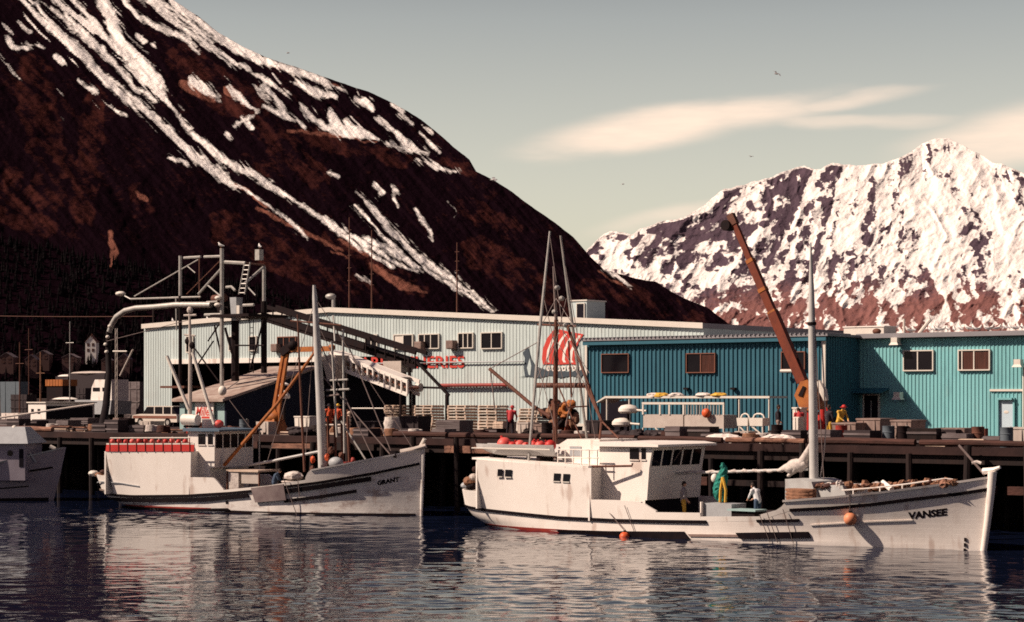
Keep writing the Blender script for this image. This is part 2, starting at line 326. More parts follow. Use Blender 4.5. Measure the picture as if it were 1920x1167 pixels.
M_MURALG = mat('mural_slate', (0.055, 0.072, 0.09), 0.6, (0.045, 0.06, 0.075), 2)
M_ICE = mat('crushed_ice', (0.74, 0.66, 0.60), 0.8, (0.5, 0.4, 0.36), 5, 0.7, 0.5, 10)
# ================================================================ SETTING
def grid_mesh(name, P, mats, smooth=True, attrs=None, flip=False):
    r, c = P.shape[:2]
    me = bpy.data.meshes.new(name)
    idx = np.arange(r*c).reshape(r, c)
    q = np.stack([idx[:-1, :-1], idx[:-1, 1:], idx[1:, 1:], idx[1:, :-1]], -1).reshape(-1, 4)
    if flip: q = q[:, ::-1]
    me.vertices.add(r*c); me.vertices.foreach_set('co', P.reshape(-1).astype(np.float32))
    me.loops.add(q.size); me.loops.foreach_set('vertex_index', q.reshape(-1).astype(np.int32))
    me.polygons.add(len(q)); me.polygons.foreach_set('loop_start', np.arange(0, q.size, 4, dtype=np.int32))
    me.update(calc_edges=True); me.validate()
    if smooth: me.polygons.foreach_set('use_smooth', np.ones(len(me.polygons), bool))
    me.materials.append(mats)
    for k, a in (attrs or {}).items():
        at = me.attributes.new(k, 'FLOAT', 'POINT'); at.data.foreach_set('value', a.reshape(-1).astype(np.float32))
    o = bpy.data.objects.new(name, me); COL.objects.link(o); return o
# ---- water: one sheet, finely rippled where the camera sees it
def water():
    d = np.concatenate([[-20000, -2000, -200, 0, 30, 42, 45], np.arange(47, 78, 0.10), np.arange(78, 120, 0.15), [122, 124, 130, 140, 170, 400, 3000, 20000]])
    u = np.concatenate([[-20000, -3000, -400, -90, -50], np.arange(-36, 30, 0.125), [34, 50, 90, 400, 3000, 20000]])
    D, U = np.meshgrid(d, u, indexing='ij')
    win = sstep(44, 48, D)*(1-sstep(116, 120, D))*sstep(-36, -34, U)*(1-sstep(27.5, 29.5, U))
    wx = U+0.5*(fbm(U*0.4, D*0.4, 2, 5)-0.5); wy = D+0.5*(fbm(U*0.4+9, D*0.4, 2, 6)-0.5)
    def wave(f, seed): return ridged(wx*f*0.8, wy*f, 1, seed)-0.5
    h = 0.020*(fbm(wx*0.30, wy*0.5, 2, 1)-0.5)+0.022*wave(0.8, 2)+0.020*wave(1.5, 12)+0.012*wave(2.6, 14)
    patch = 0.45+1.15*sstep(0.3, 0.7, fbm(U*0.05+4, D*0.10, 3, 9))
    P = np.stack([D*FWD.x+U*RGT.x, D*FWD.y+U*RGT.y, h*win*patch], -1)
    m = bpy.data.materials.new('harbour_water'); m.use_nodes = True; N = m.node_tree.nodes; L = m.node_tree.links; b = N['Principled BSDF']
    b.inputs['Base Color'].default_value = (0.005, 0.008, 0.022, 1); b.inputs['Roughness'].default_value = 0.03; b.inputs['IOR'].default_value = 1.33
    t = N.new('ShaderNodeTexCoord'); n = N.new('ShaderNodeTexNoise'); n.inputs['Scale'].default_value = 5.5; n.inputs['Detail'].default_value = 3
    mp = N.new('ShaderNodeMapping'); mp.inputs['Rotation'].default_value = (0, 0, -TH); mp.inputs['Scale'].default_value = (0.7, 1.3, 1)
    L.new(t.outputs['Object'], mp.inputs[0]); L.new(mp.outputs[0], n.inputs['Vector'])
    bp = N.new('ShaderNodeBump'); bp.inputs['Strength'].default_value = 0.15; bp.inputs['Distance'].default_value = 0.012
    L.new(n.outputs[0], bp.inputs['Height']); L.new(bp.outputs[0], b.inputs['Normal'])
    o = grid_mesh('water', P, m, flip=True); struct(o, 'dark rippled harbour water'); return o
water()
DZ, QY, BY = 3.8, 80.0, 96.0          # wharf deck height, wharf face, shoreline under the wharf
def ground():
    ys = [BY, BY+1.5, 130, 300, 900, 3000, 9000, 30000]
    xs = [-30000, -6000, -1500, -600, -300, -200, -150, -100, -50, 0, 60, 200, 800, 4000, 30000]
    P = np.array([[(x, y, DZ-0.25) for x in xs] for y in ys], float)
    low = np.array([[(x, BY-5, -2.0) for x in xs]], float)
    o = grid_mesh('ground', np.concatenate([low, P]), mat('yard_gravel', (0.045, 0.026, 0.022), 0.95, (0.02, 0.012, 0.011), 0.15, 0.9, 0.3, 3), smooth=False)
    struct(o, 'dark gravel yard and shore')
ground()
# ---- wharf
def wharf():
    w = struct(bpy.data.objects.new('wharf', None), 'dark timber wharf on creosoted pilings'); COL.objects.link(w); w.location = (-80, QY, 0)
    x0, x1 = -175, 10
    b = MB(); b.box((x0, QY+0.25, DZ-0.35), (x1, 101.7, DZ)); b.build('deck', M_DECK, w)
    k = 0; xs = x0
    rnd = random.Random(5)
    while xs < x1:                      # bull rail along the edge, in uneven log lengths
        L_ = rnd.uniform(3.6, 6.4)
        if rnd.random() < 0.6:
            b = MB(); z = DZ+0.17+rnd.uniform(-0.03, 0.04); r = rnd.uniform(0.13, 0.19)
            b.path([(xs+0.1, QY+0.45, z), (xs+L_*0.4, QY+0.42, z+0.02), (xs+L_-0.15, QY+0.47, z-0.01)], [r*1.02, r, r*0.93], 9)
            b.build('bull_rail_log', rnd.choice([M_LOG, M_LOG2, M_LOG, M_CREO]), w, smooth=True)
        xs += L_
    for z, p in ((3.28, 0.55), (1.95, 0.25)):
        xs = x0
        while xs < x1:
            L_ = rnd.uniform(1.6, 4.4)
            if rnd.random() < p:
                b = MB(); h = rnd.uniform(0.13, 0.2)
                b.bar((xs, QY-0.02, z+rnd.uniform(-0.05, 0.05)), (xs+L_, QY-0.02+rnd.uniform(-0.04, 0.04), z+rnd.uniform(-0.05, 0.05)), 0.28, 2*h)
                b.build('waler_timber', rnd.choice([M_LOG, M_LOG, M_LOG2, M_CREO]), w)
            xs += L_+rnd.uniform(0.2, 1.6)
    for row, (y, step) in enumerate(((QY-0.32, 2.6), (QY+3.4, 3.2), (QY+8.0, 3.2), (QY+12.5, 3.6))):
        x = x0+row*0.9
        while x < x1:
            top = DZ-0.4 if row else rnd.choice([DZ-0.3, DZ+0.1, DZ-0.7])
            b = MB(); r = rnd.uniform(0.15, 0.2)
            b.tube((x, y, -1.6), (x+rnd.uniform(-.15, .15), y+rnd.uniform(0, .1), top), r*1.08, r*0.92, 9)
            b.build('piling', M_CREO, w, smooth=True)
            x += step*rnd.uniform(0.85, 1.2)
    x = x0                               # cross caps below the deck
    for y in (QY+0.6, QY+3.4, QY+8.0): b = MB(); b.box((x0, y-0.17, DZ-0.75), (x1, y+0.17, DZ-0.36)); b.build('cap_beam', M_CREO, w)
    return w
WHARF = wharf()

# ---- mountains: real slopes at their distance, ridge line as seen from the harbour
def mtn_mat(name, rock, brown, tan, snowc, ns, lo=0.38, hi=0.62):
    m = bpy.data.materials.new(name); m.use_nodes = True; N = m.node_tree.nodes; L = m.node_tree.links; b = N['Principled BSDF']
    b.inputs['Roughness'].default_value = 0.95; b.inputs['Specular IOR Level'].default_value = 0.0
    g = N.new('ShaderNodeNewGeometry')
    def attr(k): a = N.new('ShaderNodeAttribute'); a.attribute_name = k; return a.outputs['Fac']
    n = N.new('ShaderNodeTexNoise'); n.inputs['Scale'].default_value = ns; n.inputs['Detail'].default_value = 9; n.inputs['Roughness'].default_value = 0.72; L.new(g.outputs['Position'], n.inputs['Vector'])
    def mix(f, a, c):
        x = N.new('ShaderNodeMix'); x.data_type = 'RGBA'; L.new(f, x.inputs['Factor'])
        for k, v in (('A', a), ('B', c)):
            if isinstance(v, tuple): x.inputs[k].default_value = (*v, 1)
            else: L.new(v, x.inputs[k])
        return x.outputs['Result']
    def rng(v, a, c, lo=0., hi=1.):
        r = N.new('ShaderNodeMapRange'); L.new(v, r.inputs['Value']); r.inputs['From Min'].default_value = a; r.inputs['From Max'].default_value = c; r.inputs['To Min'].default_value = lo; r.inputs['To Max'].default_value = hi; return r.outputs[0]
    def mth(op, a, c):
        x = N.new('ShaderNodeMath'); x.operation = op
        for i, v in enumerate((a, c)):
            if isinstance(v, (int, float)): x.inputs[i].default_value = v
            else: L.new(v, x.inputs[i])
        return x.outputs[0]
    nz = mth('SUBTRACT', n.outputs[0], 0.5)
    bf = rng(mth('ADD', attr('brown'), mth('MULTIPLY', nz, 1.5)), 0.25, 0.95)
    c = mix(bf, rock, brown)
    c = mix(rng(mth('ADD', attr('tan'), mth('MULTIPLY', nz, 0.8)), 0.4, 0.8), c, tan)
    sa = attr('snow'); sn = rng(mth('ADD', sa, mth('MULTIPLY', mth('MULTIPLY', nz, 1.6), mth('MINIMUM', mth('MULTIPLY', sa, 2.2), 1.0))), lo, hi)
    c = mix(sn, c, snowc)
    L.new(c, b.inputs['Base Color'])
    bp = N.new('ShaderNodeBump'); bp.inputs['Strength'].default_value = 0.6; bp.inputs['Distance'].default_value = 6; L.new(n.outputs[0], bp.inputs['Height']); L.new(bp.outputs[0], b.inputs['Normal'])
    return m
def seg_mask(PX, PY, lines, warp=4.0, seed=0, soft=7.0):
    wx = PX+warp*2*(fbm(PX/22, PY/22, 3, seed)-0.5)*2; wy = PY+warp*(fbm(PX/20+50, PY/20, 3, seed+3)-0.5)*2
    out = np.zeros_like(PX)
    for ln in lines:
        for (x0, y0, w0), (x1, y1, w1) in zip(ln[:-1], ln[1:]):
            mw = max(w0, w1)+14
            sel = (wx > min(x0, x1)-mw) & (wx < max(x0, x1)+mw) & (wy > min(y0, y1)-mw) & (wy < max(y0, y1)+mw)
            if not sel.any(): continue
            X = wx[sel]; Y = wy[sel]; dx, dy = x1-x0, y1-y0
            t = np.clip(((X-x0)*dx+(Y-y0)*dy)/(dx*dx+dy*dy+1e-6), 0, 1)
            dist = np.hypot(X-x0-t*dx, Y-y0-t*dy); w = (w0+(w1-w0)*t)*0.5
            v = np.clip(0.5+(w-dist)/soft, 0, 1)
            out[sel] = np.maximum(out[sel], v)
    return out
def slope(name, sil, px0, px1, nc, nr, ybase, depth, attrf, m, rough, label):
    sx, sy = zip(*sil)
    px = np.linspace(px0, px1, nc); ys = np.interp(px, sx, sy)
    ys = ys-rough*(ridged(px/26, px*0, 4, 11)-0.6)*2
    t = np.linspace(0, 1, nr)[:, None]
    PX = np.repeat(px[None], nr, 0); PY = ybase+(ys[None]-ybase)*t
    d = depth(PX, PY)
    a = (PX-960)/FPX; bb = (YH-PY)/FPX
    P = np.stack([d*(FWD.x+a*RGT.x), d*(FWD.y+a*RGT.y), HC+d*bb], -1)
    at = attrf(PX, PY, ys[None]+0*PX)
    back = []                           # far side of the ridge
    for k, (dd, fz) in enumerate(((1.05, 0.93), (1.25, 0.5), (1.5, 0.0))):
        q = P[-1].copy(); q[:, :2] *= dd; q[:, 2] = np.maximum(q[:, 2]*fz, -20); back.append(q[None])
    P = np.concatenate([P]+back); at = {k: np.concatenate([v]+[v[-1:]]*3) for k, v in at.items()}
    o = grid_mesh(name, P, m, attrs=at); struct(o, label); return o
SIL_L = [(-700, -520), (-300, -330), (0, -175), (200, -75), (320, -4), (345, 14), (370, 30), (411, 62), (450, 85), (500, 108), (560, 128), (637, 155), (690, 172), (740, 195), (790, 225), (815, 245), (850, 275), (880, 300), (893, 322), (930, 340), (960, 360), (1000, 390), (1040, 418), (1075, 445), (1106, 480), (1132, 506), (1167, 515), (1198, 524), (1229, 528), (1255, 545), (1281, 559), (1325, 576), (1377, 616), (1450, 680), (1500, 735)]
SNOW_L = [
 [(20,-30,8),(62,25,10),(103,58,16),(136,86,17),(173,123,14),(206,160,12),(247,193,11),(288,222,12),(321,251,15),(358,288,15),(411,325,16),(432,345,8)],
 [(411,330,6),(452,354,9),(494,378,7),(535,411,6),(576,448,3)],
 [(150,-40,14),(185,-10,18),(205,20,20),(214,50,24),(228,88,30),(256,118,32),(284,148,32),(304,178,16),(314,190,8)],
 [(310,180,6),(322,200,8),(345,233,7),(358,243,8)], [(345,235,6),(380,270,11),(420,300,12),(480,330,13),(520,356,12),(548,372,6)],
 [(520,352,5),(560,381,8),(622,422,8),(683,455,7),(733,488,6),(782,510,3)],
 [(45,-20,4),(82,29,7),(123,74,9),(165,111,7),(193,140,7),(230,165,6),(267,197,8),(300,225,6)],
 [(95,-10,6),(132,37,7),(165,74,10),(197,103,9),(230,136,8),(255,165,7),(296,190,5)],
 [(120,-20,8),(160,25,9),(190,62,7),(215,95,5)], [(60,-10,4),(110,28,6),(150,66,6),(185,95,4)],
 [(225,-15,10),(240,10,12),(263,33,9),(304,53,8),(350,74,9),(374,99,4)],
 [(255,-12,7),(313,33,6),(354,58,6),(395,86,7),(436,115,8),(477,140,7),(514,160,8),(539,177,4)],
 [(325,2,14),(345,20,14),(370,38,12),(411,68,16),(465,98,16),(514,121,14),(576,140,12),(637,166,8),(652,174,4)],
 [(288,-5,8),(330,25,7),(370,55,7),(420,84,7),(470,110,8),(510,125,6)], [(270,-5,5),(310,20,6),(350,50,5),(400,78,4)],
 [(358,152,18),(385,168,17),(412,184,5)], [(428,163,10),(448,184,13),(490,211,3)],
 [(494,160,7),(514,181,9),(535,212,8),(572,240,4)], [(498,200,4),(520,212,8),(545,224,5)], [(550,153,9),(592,172,18),(626,182,9)],
 [(565,196,6),(588,224,13),(612,240,12),(640,243,26),(670,247,24),(707,262,5)], [(618,212,14),(636,238,20)], [(652,228,12),(672,248,14)],
 [(708,222,4),(741,249,8),(770,276,13),(802,290,4)], [(722,268,4),(765,281,7),(800,289,4)], [(788,250,3),(807,270,8),(823,287,3)],
 [(780,298,4),(815,311,9),(858,324,3)], [(668,186,8),(684,192,12),(698,208,4)], [(752,215,5),(772,232,6)], [(735,198,4),(756,208,5)], [(796,240,3),(810,250,5)],
 [(667,360,5),(696,389,10),(725,422,10),(749,447,8),(782,480,11),(807,496,13),(848,525,9),(889,554,6),(930,584,3)],
 [(663,385,2),(696,418,5),(725,451,6),(749,476,7)], [(683,447,5),(733,471,7),(782,498,7),(823,521,7),(873,552,6),(925,586,4)],
 [(601,414,5),(646,443,6),(688,471,5),(733,500,3)], [(668,515,2),(692,529,4)], [(780,391,5),(794,414,7),(812,448,2)],
 [(703,346,10),(714,364,11)], [(737,358,9),(746,390,2)], [(616,324,2),(632,332,4)], [(842,380,2),(856,404,2)],
 [(1132,504,4),(1160,522,7),(1188,541,2)], [(16,72,6),(25,88,10),(48,92,5)], [(56,84,3),(74,90,6)], [(105,105,4),(118,116,8)], [(35,40,3),(55,60,5)],
 [(262,70,14),(270,78,10)], [(288,82,7),(292,86,6)], [(425,252,5),(432,258,5)], [(455,222,4),(470,240,7)], [(200,195,3),(232,218,6)], [(150,150,3),(180,175,7)],
 [(318,296,3),(355,308,4)], [(445,235,5),(478,215,3)]]
BROWN_L = [[(60,130,60),(70,200,70),(100,330,70),(60,420,90)], [(180,170,40),(170,260,50),(160,330,60),(160,400,40)], [(340,110,60),(390,150,80),(430,180,80),(500,200,60)],
 [(500,240,60),(540,300,60),(590,330,50)], [(260,360,40),(270,380,40)], [(20,330,40),(10,400,50)], [(620,440,30),(700,490,30),(790,545,30)], [(560,250,40),(660,280,30),(760,300,30)],
 [(840,300,20),(890,330,16)], [(420,420,60),(560,500,60),(700,560,50)], [(900,470,60),(1000,540,70),(1080,600,60)], [(1100,540,40),(1200,560,40),(1300,600,40)], [(460,300,30),(520,330,30)],
 [(880,390,40),(960,430,40)]]
TAN_L = [[(206,435,12),(212,470,20),(208,500,14)], [(640,452,10),(690,480,9)], [(700,500,14),(760,535,18),(800,548,10)], [(620,470,6),(650,484,7)], [(350,160,26),(400,185,18)], [(430,170,22),(460,195,14)],
 [(540,245,8),(600,250,10),(705,268,5)], [(255,360,12),(275,375,14)], [(480,390,10),(560,430,12),(640,470,8)], [(1125,510,6),(1170,535,8)], [(500,118,5),(640,165,5)], [(440,345,8),(500,385,10)]]
def depth_L(PX, PY):
    b = (YH-PY)/FPX; d = 825/(0.55-b)*(1+0.00016*(PX-300))
    q = PX-0.9*(PY-300)                 # gully coordinate, running down to the right
    return d*(1+0.016*(ridged(q/120, PY/700, 5, 21)-0.5)+0.006*(fbm(q/16, (PX+PY)/90, 5, 22)-0.5)+0.003*(fbm(PX/12, PY/12, 4, 24)-0.5)+0.02*(fbm(PX/160, PY/160, 3, 23)-0.5))
def attr_L(PX, PY, S):
    q = PX-0.95*PY+34*(fbm(PX/90, PY/90, 3, 36)-0.5); al_ = PX*0.75+PY*0.7
    sn = seg_mask(PX, PY, SNOW_L, 3.2, 1, 9.0); reg = seg_mask(PX, PY, [[(x, y, w*1.4+4) for x, y, w in l] for l in SNOW_L], 5, 7, 16.0)
    sn = np.where(sn > 0.01, sn+1.0*(fbm(q/6.5, al_/60, 2, 33)-0.5)+0.4*(fbm(PX/9, PY/9, 2, 34)-0.5)-0.04, 0)
    sn = np.maximum(sn, reg*0.8*sstep(0.56, 0.72, fbm(q/4.5, al_/75, 2, 35)))
    top = sstep(330, 40, PY)*sstep(-0.1, 0.6, (PX+150)/500)
    sn = np.maximum(sn, sstep(0.70, 0.76, fbm(q/14, PY/60, 4, 31))*top*0.9)
    br = seg_mask(PX, PY, BROWN_L, 9, 2)*1.0
    br = 0.62*br*sstep(0.3, 0.66, 0.5*fbm(q/14, al_/60, 5, 41)+0.5*fbm(PX/18, PY/14, 5, 47))+0.42*sstep(0.35, 0.8, 0.5*fbm(q/10, al_/120, 5, 40)+0.5*fbm(PX/26, PY/20, 6, 48))*sstep(620, 420, PY)
    ta = seg_mask(PX, PY, TAN_L, 5, 3)*(0.45+0.8*fbm(q/9, PY/40, 3, 44))
    ft = np.interp(PX, [-320, 0, 150, 350, 600, 760, 900, 1010], [400, 440, 478, 512, 562, 590, 612, 640]); k = sstep(ft+25, ft-35, PY)
    return {'snow': sn, 'brown': br*k-0.5*(1-k), 'tan': ta*np.maximum(k, (PY < 505)*1.0)}
slope('mountain_slope', SIL_L, -650, 1490, 1180, 400, 738, depth_L, attr_L, mtn_mat('brown_hillside', (0.0065, 0.0026, 0.0045), (0.050, 0.0150, 0.0125), (0.18, 0.07, 0.05), (0.86, 0.79, 0.74), 0.16, 0.24, 0.76), 1.2, 'dark brown mountain streaked with snow gullies')
SIL_R = [(900, 640), (1040, 520)]+[(1080+.4375*x, 200+.4375*y) for x, y in [(50,612),(80,580),(120,550),(150,537),(180,535),(215,540),(240,548),(270,530),(300,515),(370,492),(460,478),(520,440),(570,408),(610,370),(640,355),(700,340),(760,322),(830,302),(870,285),(900,272),(940,262),(980,256),(1020,266),(1050,272),(1075,250),(1100,240),(1140,246),(1200,255),(1300,245),(1360,230),(1400,215),(1440,190),(1480,165),(1540,140),(1600,135),(1660,165),(1720,200),(1780,235),(1850,255),(1920,285)]]+[(2000, 350), (2200, 420), (2600, 300), (3000, 500)]
def polar(PX, PY):
    al = np.arctan2(PX-1700, PY+190); r = np.hypot(PX-1700, PY+190); return al, r
def rib_R(PX, PY):
    al, r = polar(PX, PY); w = 0.20*(fbm(PX/120, PY/90, 3, 51)-0.5)
    return ridged((al+w)*9, r/260, 3, 52), ridged(PX/90+0.4*PY/90, PY/60, 3, 62)
def depth_R(PX, PY):
    b = (YH-PY)/FPX; d = 4300/(0.6-b); R, F = rib_R(PX, PY)
    return d*(1-0.007*(R-0.5)-0.004*(F-0.5)-0.0042*(ridged(PX/30+PY/60, PY/26, 5, 56)-0.5)-0.0008*(fbm(PX/9, PY/9, 3, 55)-0.5))
C3 = lambda L_: [[(1080+.4375*x, 200+.4375*y, w*.4375) for x, y, w in l] for l in L_]
ROCK_R = C3([[(80,600,30),(110,640,30),(100,680,24)],[(140,560,40),(200,560,50),(240,590,40),(240,640,30)],[(250,660,24),(300,610,40),(370,540,60),(430,520,70),(480,545,60),(560,570,40),(630,545,50)],[(330,650,40),(400,610,60),(470,590,30),(530,625,30)],[(400,700,40),(450,650,40),(520,640,30)],
 [(450,495,30),(540,505,50),(600,455,40),(635,380,40),(690,350,36)],[(590,440,30),(640,500,50),(650,560,40)],[(690,370,40),(740,420,16)],[(700,560,40),(760,520,50),(815,490,50),(850,460,50)],[(890,480,60),(880,560,60),(850,640,50),(820,680,30)],[(770,610,40),(840,570,40)],
 [(900,350,60),(945,380,60),(930,440,40),(880,470,30)],[(870,300,30),(905,335,24)],[(950,275,24),(1000,280,30)],[(1055,310,24),(1095,262,30),(1120,300,16)],[(1140,275,16),(1175,325,10)],[(930,560,50),(985,520,50),(1005,580,40),(950,615,30)],[(1000,420,30),(1030,470,40),(1000,500,30)],
 [(1050,480,30),(1085,430,40),(1110,390,30)],[(1160,480,40),(1200,440,40),(1225,500,30)],[(1270,480,30),(1330,435,30)],[(1240,610,40),(1270,560,36),(1310,490,24)],[(1350,490,20),(1310,570,24),(1260,650,16)],[(1390,550,40),(1430,525,40),(1480,560,30)],[(1420,550,50),(1455,555,50)],[(1365,605,30),(1400,575,40)],
 [(1560,280,24),(1572,330,30)],[(1450,340,24),(1495,315,24)],[(1500,220,30),(1560,190,30)],[(1640,180,40),(1690,190,20)],[(1640,470,30),(1672,435,40)],[(1660,550,36),(1690,505,36)],[(1710,585,36),(1790,572,24)],[(1730,480,10),(1790,560,8)],[(1870,400,30),(1930,412,40)],[(1880,290,40),(1910,330,30)],
 [(860,755,40),(960,725,40),(1005,700,24)],[(640,790,60),(740,810,60),(840,850,50)],[(700,900,40),(800,930,60)],[(1050,830,60),(1110,870,60),(1170,900,50)],[(1200,890,60),(1320,840,60)],[(1340,900,70),(1500,820,90),(1600,830,70),(1640,890,60)],[(1640,870,60),(1750,850,70),(1830,790,60),(1880,700,50),(1910,760,50)],
 [(1270,712,30),(1315,700,20)],[(1465,745,20),(1505,735,20)],[(1655,692,20),(1705,680,20)],[(1340,700,20),(1390,690,16)],[(1730,640,20),(1780,620,16)],[(560,700,30),(640,660,40)],[(700,700,30),(760,650,30),(800,660,20)],[(1040,640,16),(1060,600,20)],[(1120,640,16),(1150,590,20)],[(480,760,40),(560,790,50),(600,850,40)],[(900,620,20),(920,580,20)],[(1080,700,24),(1130,650,20)],[(880,880,40),(960,850,40)],[(1180,780,30),(1230,740,24)]])
COUL_R = C3([[(1010,450,8),(960,560,10),(900,660,12),(860,760,14)],[(1110,380,8),(1060,520,12),(1000,640,14),(960,760,12),(930,860,10)],[(1240,420,10),(1190,540,12),(1150,640,12),(1110,780,14),(1060,920,16)],[(1340,480,8),(1260,660,14),(1220,760,16),(1190,860,12),(1170,950,14)],[(830,480,8),(780,560,10),(730,650,8),(690,760,12)],[(720,560,8),(700,640,10),(660,740,12)],
 [(380,520,24),(300,590,40),(240,640,10)],[(130,590,18),(160,640,24)],[(410,600,10),(430,700,12)],[(330,640,10),(370,700,14)],[(540,600,40),(500,620,30)],[(620,690,24),(560,740,30),(420,770,24)],[(1560,780,8),(1580,870,12),(1480,950,20)],[(1880,860,20),(1780,920,24)],[(1500,340,80),(1540,480,140),(1560,620,150)],[(1800,360,80),(1850,480,130),(1860,600,90)],[(1640,380,20),(1720,500,20)],[(1000,280,10),(1060,330,30)],[(1200,270,40),(1290,290,40)],[(700,400,40),(840,340,40)]])
def attr_R(PX, PY, S):
    fine = fbm(PX/12, PY/9, 5, 64); mid = fbm(PX/34+PY/70, PY/30, 5, 65); al, r = polar(PX, PY); st = fbm((al+0.04*(fine-0.5))*62, r/70, 4, 61)
    fr = np.clip((PY-S)/(640-S), 0, 1)
    rk = seg_mask(PX, PY, ROCK_R, 10, 5, 12.0); sw = seg_mask(PX, PY, COUL_R, 7, 6, 9.0)
    rock = 0.50*st+0.16*mid+0.34*fine
    thr = 0.572-0.05*np.exp(-((PX-1330)/200)**2)-0.105*sstep(0.6, 0.95, fr)-0.03*sstep(0.16, 0.02, fr)+0.05*sstep(1640, 1760, PX)*(1-sstep(0.6, 0.85, fr))
    v = 0.5-(rock-(thr-0.14*rk+0.13*sw))*8.0
    v = np.where(S+4 > PY, np.maximum(v, 0.62), v)
    brn = 1.25*sstep(0.55, 0.9, fr)*(0.4+fbm(PX/40, PY/40, 3, 66))+0.25*fbm(PX/25, PY/25, 3, 67)
    return {'snow': np.clip(v, 0, 1), 'brown': np.clip(brn, 0, 1), 'tan': 0*PX}
slope('snowy_mountain', SIL_R, 1000, 2300, 1000, 360, 700, depth_R, attr_R, mtn_mat('snow_and_rock', (0.085, 0.058, 0.075), (0.21, 0.095, 0.085), (0.26, 0.13, 0.09), (0.86, 0.78, 0.73), 0.06, 0.30, 0.70), 3.0, 'craggy far mountain covered in snow')
# ---- black spruce wood on the lower slope
def forest():
    rnd = random.Random(11); b = MB()
    for k in range(3400):
        px = rnd.uniform(-320, 1010); top = np.interp(px, [-320, 0, 150, 350, 600, 760, 900, 1010], [400, 440, 478, 512, 562, 590, 612, 640])
        py = top+(rnd.random()**1.3)*(728-top)+rnd.uniform(0, 10)
        d = float(depth_L(np.array([[px]]), np.array([[py]]))[0, 0]); p = EYE+ray(px, py)*d
        h = rnd.uniform(5, 12)*(0.8 if px > 500 else 1); r = h*rnd.uniform(0.15, 0.21); n = 6
        lean = rnd.uniform(-.3, .3)
        for (z0, z1, rr) in ((0.08, 0.5, 1.0), (0.34, 0.75, 0.72), (0.6, 1.0, 0.45)):
            vs_ = [(p.x+lean*z1, p.y, p.z-1+h*z1)]
            for j in range(n): t = 2*math.pi*j/n+k; q = r*rr*rnd.uniform(0.75, 1.2); vs_.append((p.x+q*math.cos(t), p.y+q*math.sin(t), p.z-1+h*z0))
            b.add(vs_, [(0, 1+j, 1+(j+1) % n) for j in range(n)])
    o = b.build('spruce_forest', mat('spruce_needles', (0.006, 0.005, 0.006), 0.95, (0.011, 0.008, 0.008), 0.1, spec=0.0)); o['kind'] = 'stuff'; tag(o, 'black spruce wood across the foot of the brown mountain', 'forest')
forest()

# ---- the other shores of the bay, outside the frame
def far_shores():
    n = 220; rel = np.radians(np.linspace(24, 336, n)); rows = []
    hgt = 500+750*fbm(np.arange(n)/9.0, np.zeros(n), 4, 71)
    for k, (dd, f) in enumerate(((5200, 0.0), (5900, 0.3), (6500, 0.62), (7000, 0.85), (7300, 1.0), (8200, 0.5))):
        az = TH-rel; d = dd*(1+0.05*(fbm(np.arange(n)/5.0, np.full(n, k*1.7), 3, 72)-0.5)); z = hgt*f*(1+0.25*(fbm(np.arange(n)/3.0, np.full(n, k*2.0), 3, 73)-0.5))
        rows.append(np.stack([-np.sin(az)*d, np.cos(az)*d, z-2], -1))
    o = grid_mesh('bay_mountains', np.array(rows), mat('bay_slopes', (0.035, 0.02, 0.02), 0.95, (0.55, 0.5, 0.48), 0.0016, 0.7, coord='Object'), smooth=True); struct(o, 'mountains on the other shores of the bay')
far_shores()
# ================================================================ BUILDINGS
def ribbed(x0, x1, z0, ztop, Y, pitch, dep, name, m, parent, axis='x'):
    """corrugated siding sheet facing -Y (axis x) or +X (axis y); ztop is a number or function"""
    zt = ztop if callable(ztop) else (lambda u: ztop)
    b = MB(); vs_ = []; u = x0; k = 0
    prof = [(0, 0), (0.55, 0), (0.66, 1), (0.89, 1)]
    pts = []
    while u < x1:
        for f, h in prof:
            uu = u+f*pitch
            if uu <= x1: pts.append((uu, h*dep))
        u += pitch
    pts.append((x1, 0))
    for uu, h in pts:
        for z in (z0, zt(uu)):
            vs_.append((uu, Y-h, z) if axis == 'x' else (Y+h, uu, z))
    n = len(pts); fs_ = [(2*i, 2*i+2, 2*i+3, 2*i+1) for i in range(n-1)]
    b.add(vs_, fs_); o = bpy.data.objects.new(name, None); 
    me = bpy.data.meshes.new(name); me.from_pydata(b.v, [], [f if axis == 'x' else f for f in b.f]); me.materials.append(m); me.update()
    o = bpy.data.objects.new(name, me); COL.objects.link(o); attach(o, parent); return o
def window(parent, px0, px1, py0, py1, Y, split=(0.5,), glass=None, frame=None, fw=0.07, curtain=None, ac=False):
    xa, xb = XY(px0, Y), XY(px1, Y); zc = (px0+px1)/2; zt, zb = ZY(zc, py0, Y), ZY(zc, py1, Y)
    fr = frame or M_TRIM; yo = Y-0.17
    b = MB()
    b.box((xa-fw, yo, zt), (xb+fw, Y, zt+fw)); b.box((xa-fw, yo-0.02, zb-fw), (xb+fw, Y, zb)); b.box((xa-fw, yo, zb), (xa, Y, zt)); b.box((xb, yo, zb), (xb+fw, Y, zt))
    for s in split: xm = xa+(xb-xa)*s; b.box((xm-0.035, yo+0.02, zb), (xm+0.035, Y-0.10, zt))
    w = b.build('window', fr, parent)
    xs = [xa]+[xa+(xb-xa)*s for s in split]+[xb]
    for i in range(len(xs)-1):
        g = MB(); g.box((xs[i]+0.005, Y-0.105, zb+.005), (xs[i+1]-0.005, Y-0.085, zt-.005))
        gm = glass or M_GLASS
        if curtain is not None and i in curtain: gm = curtain[i]
        g.build('pane', gm, w)
    return w
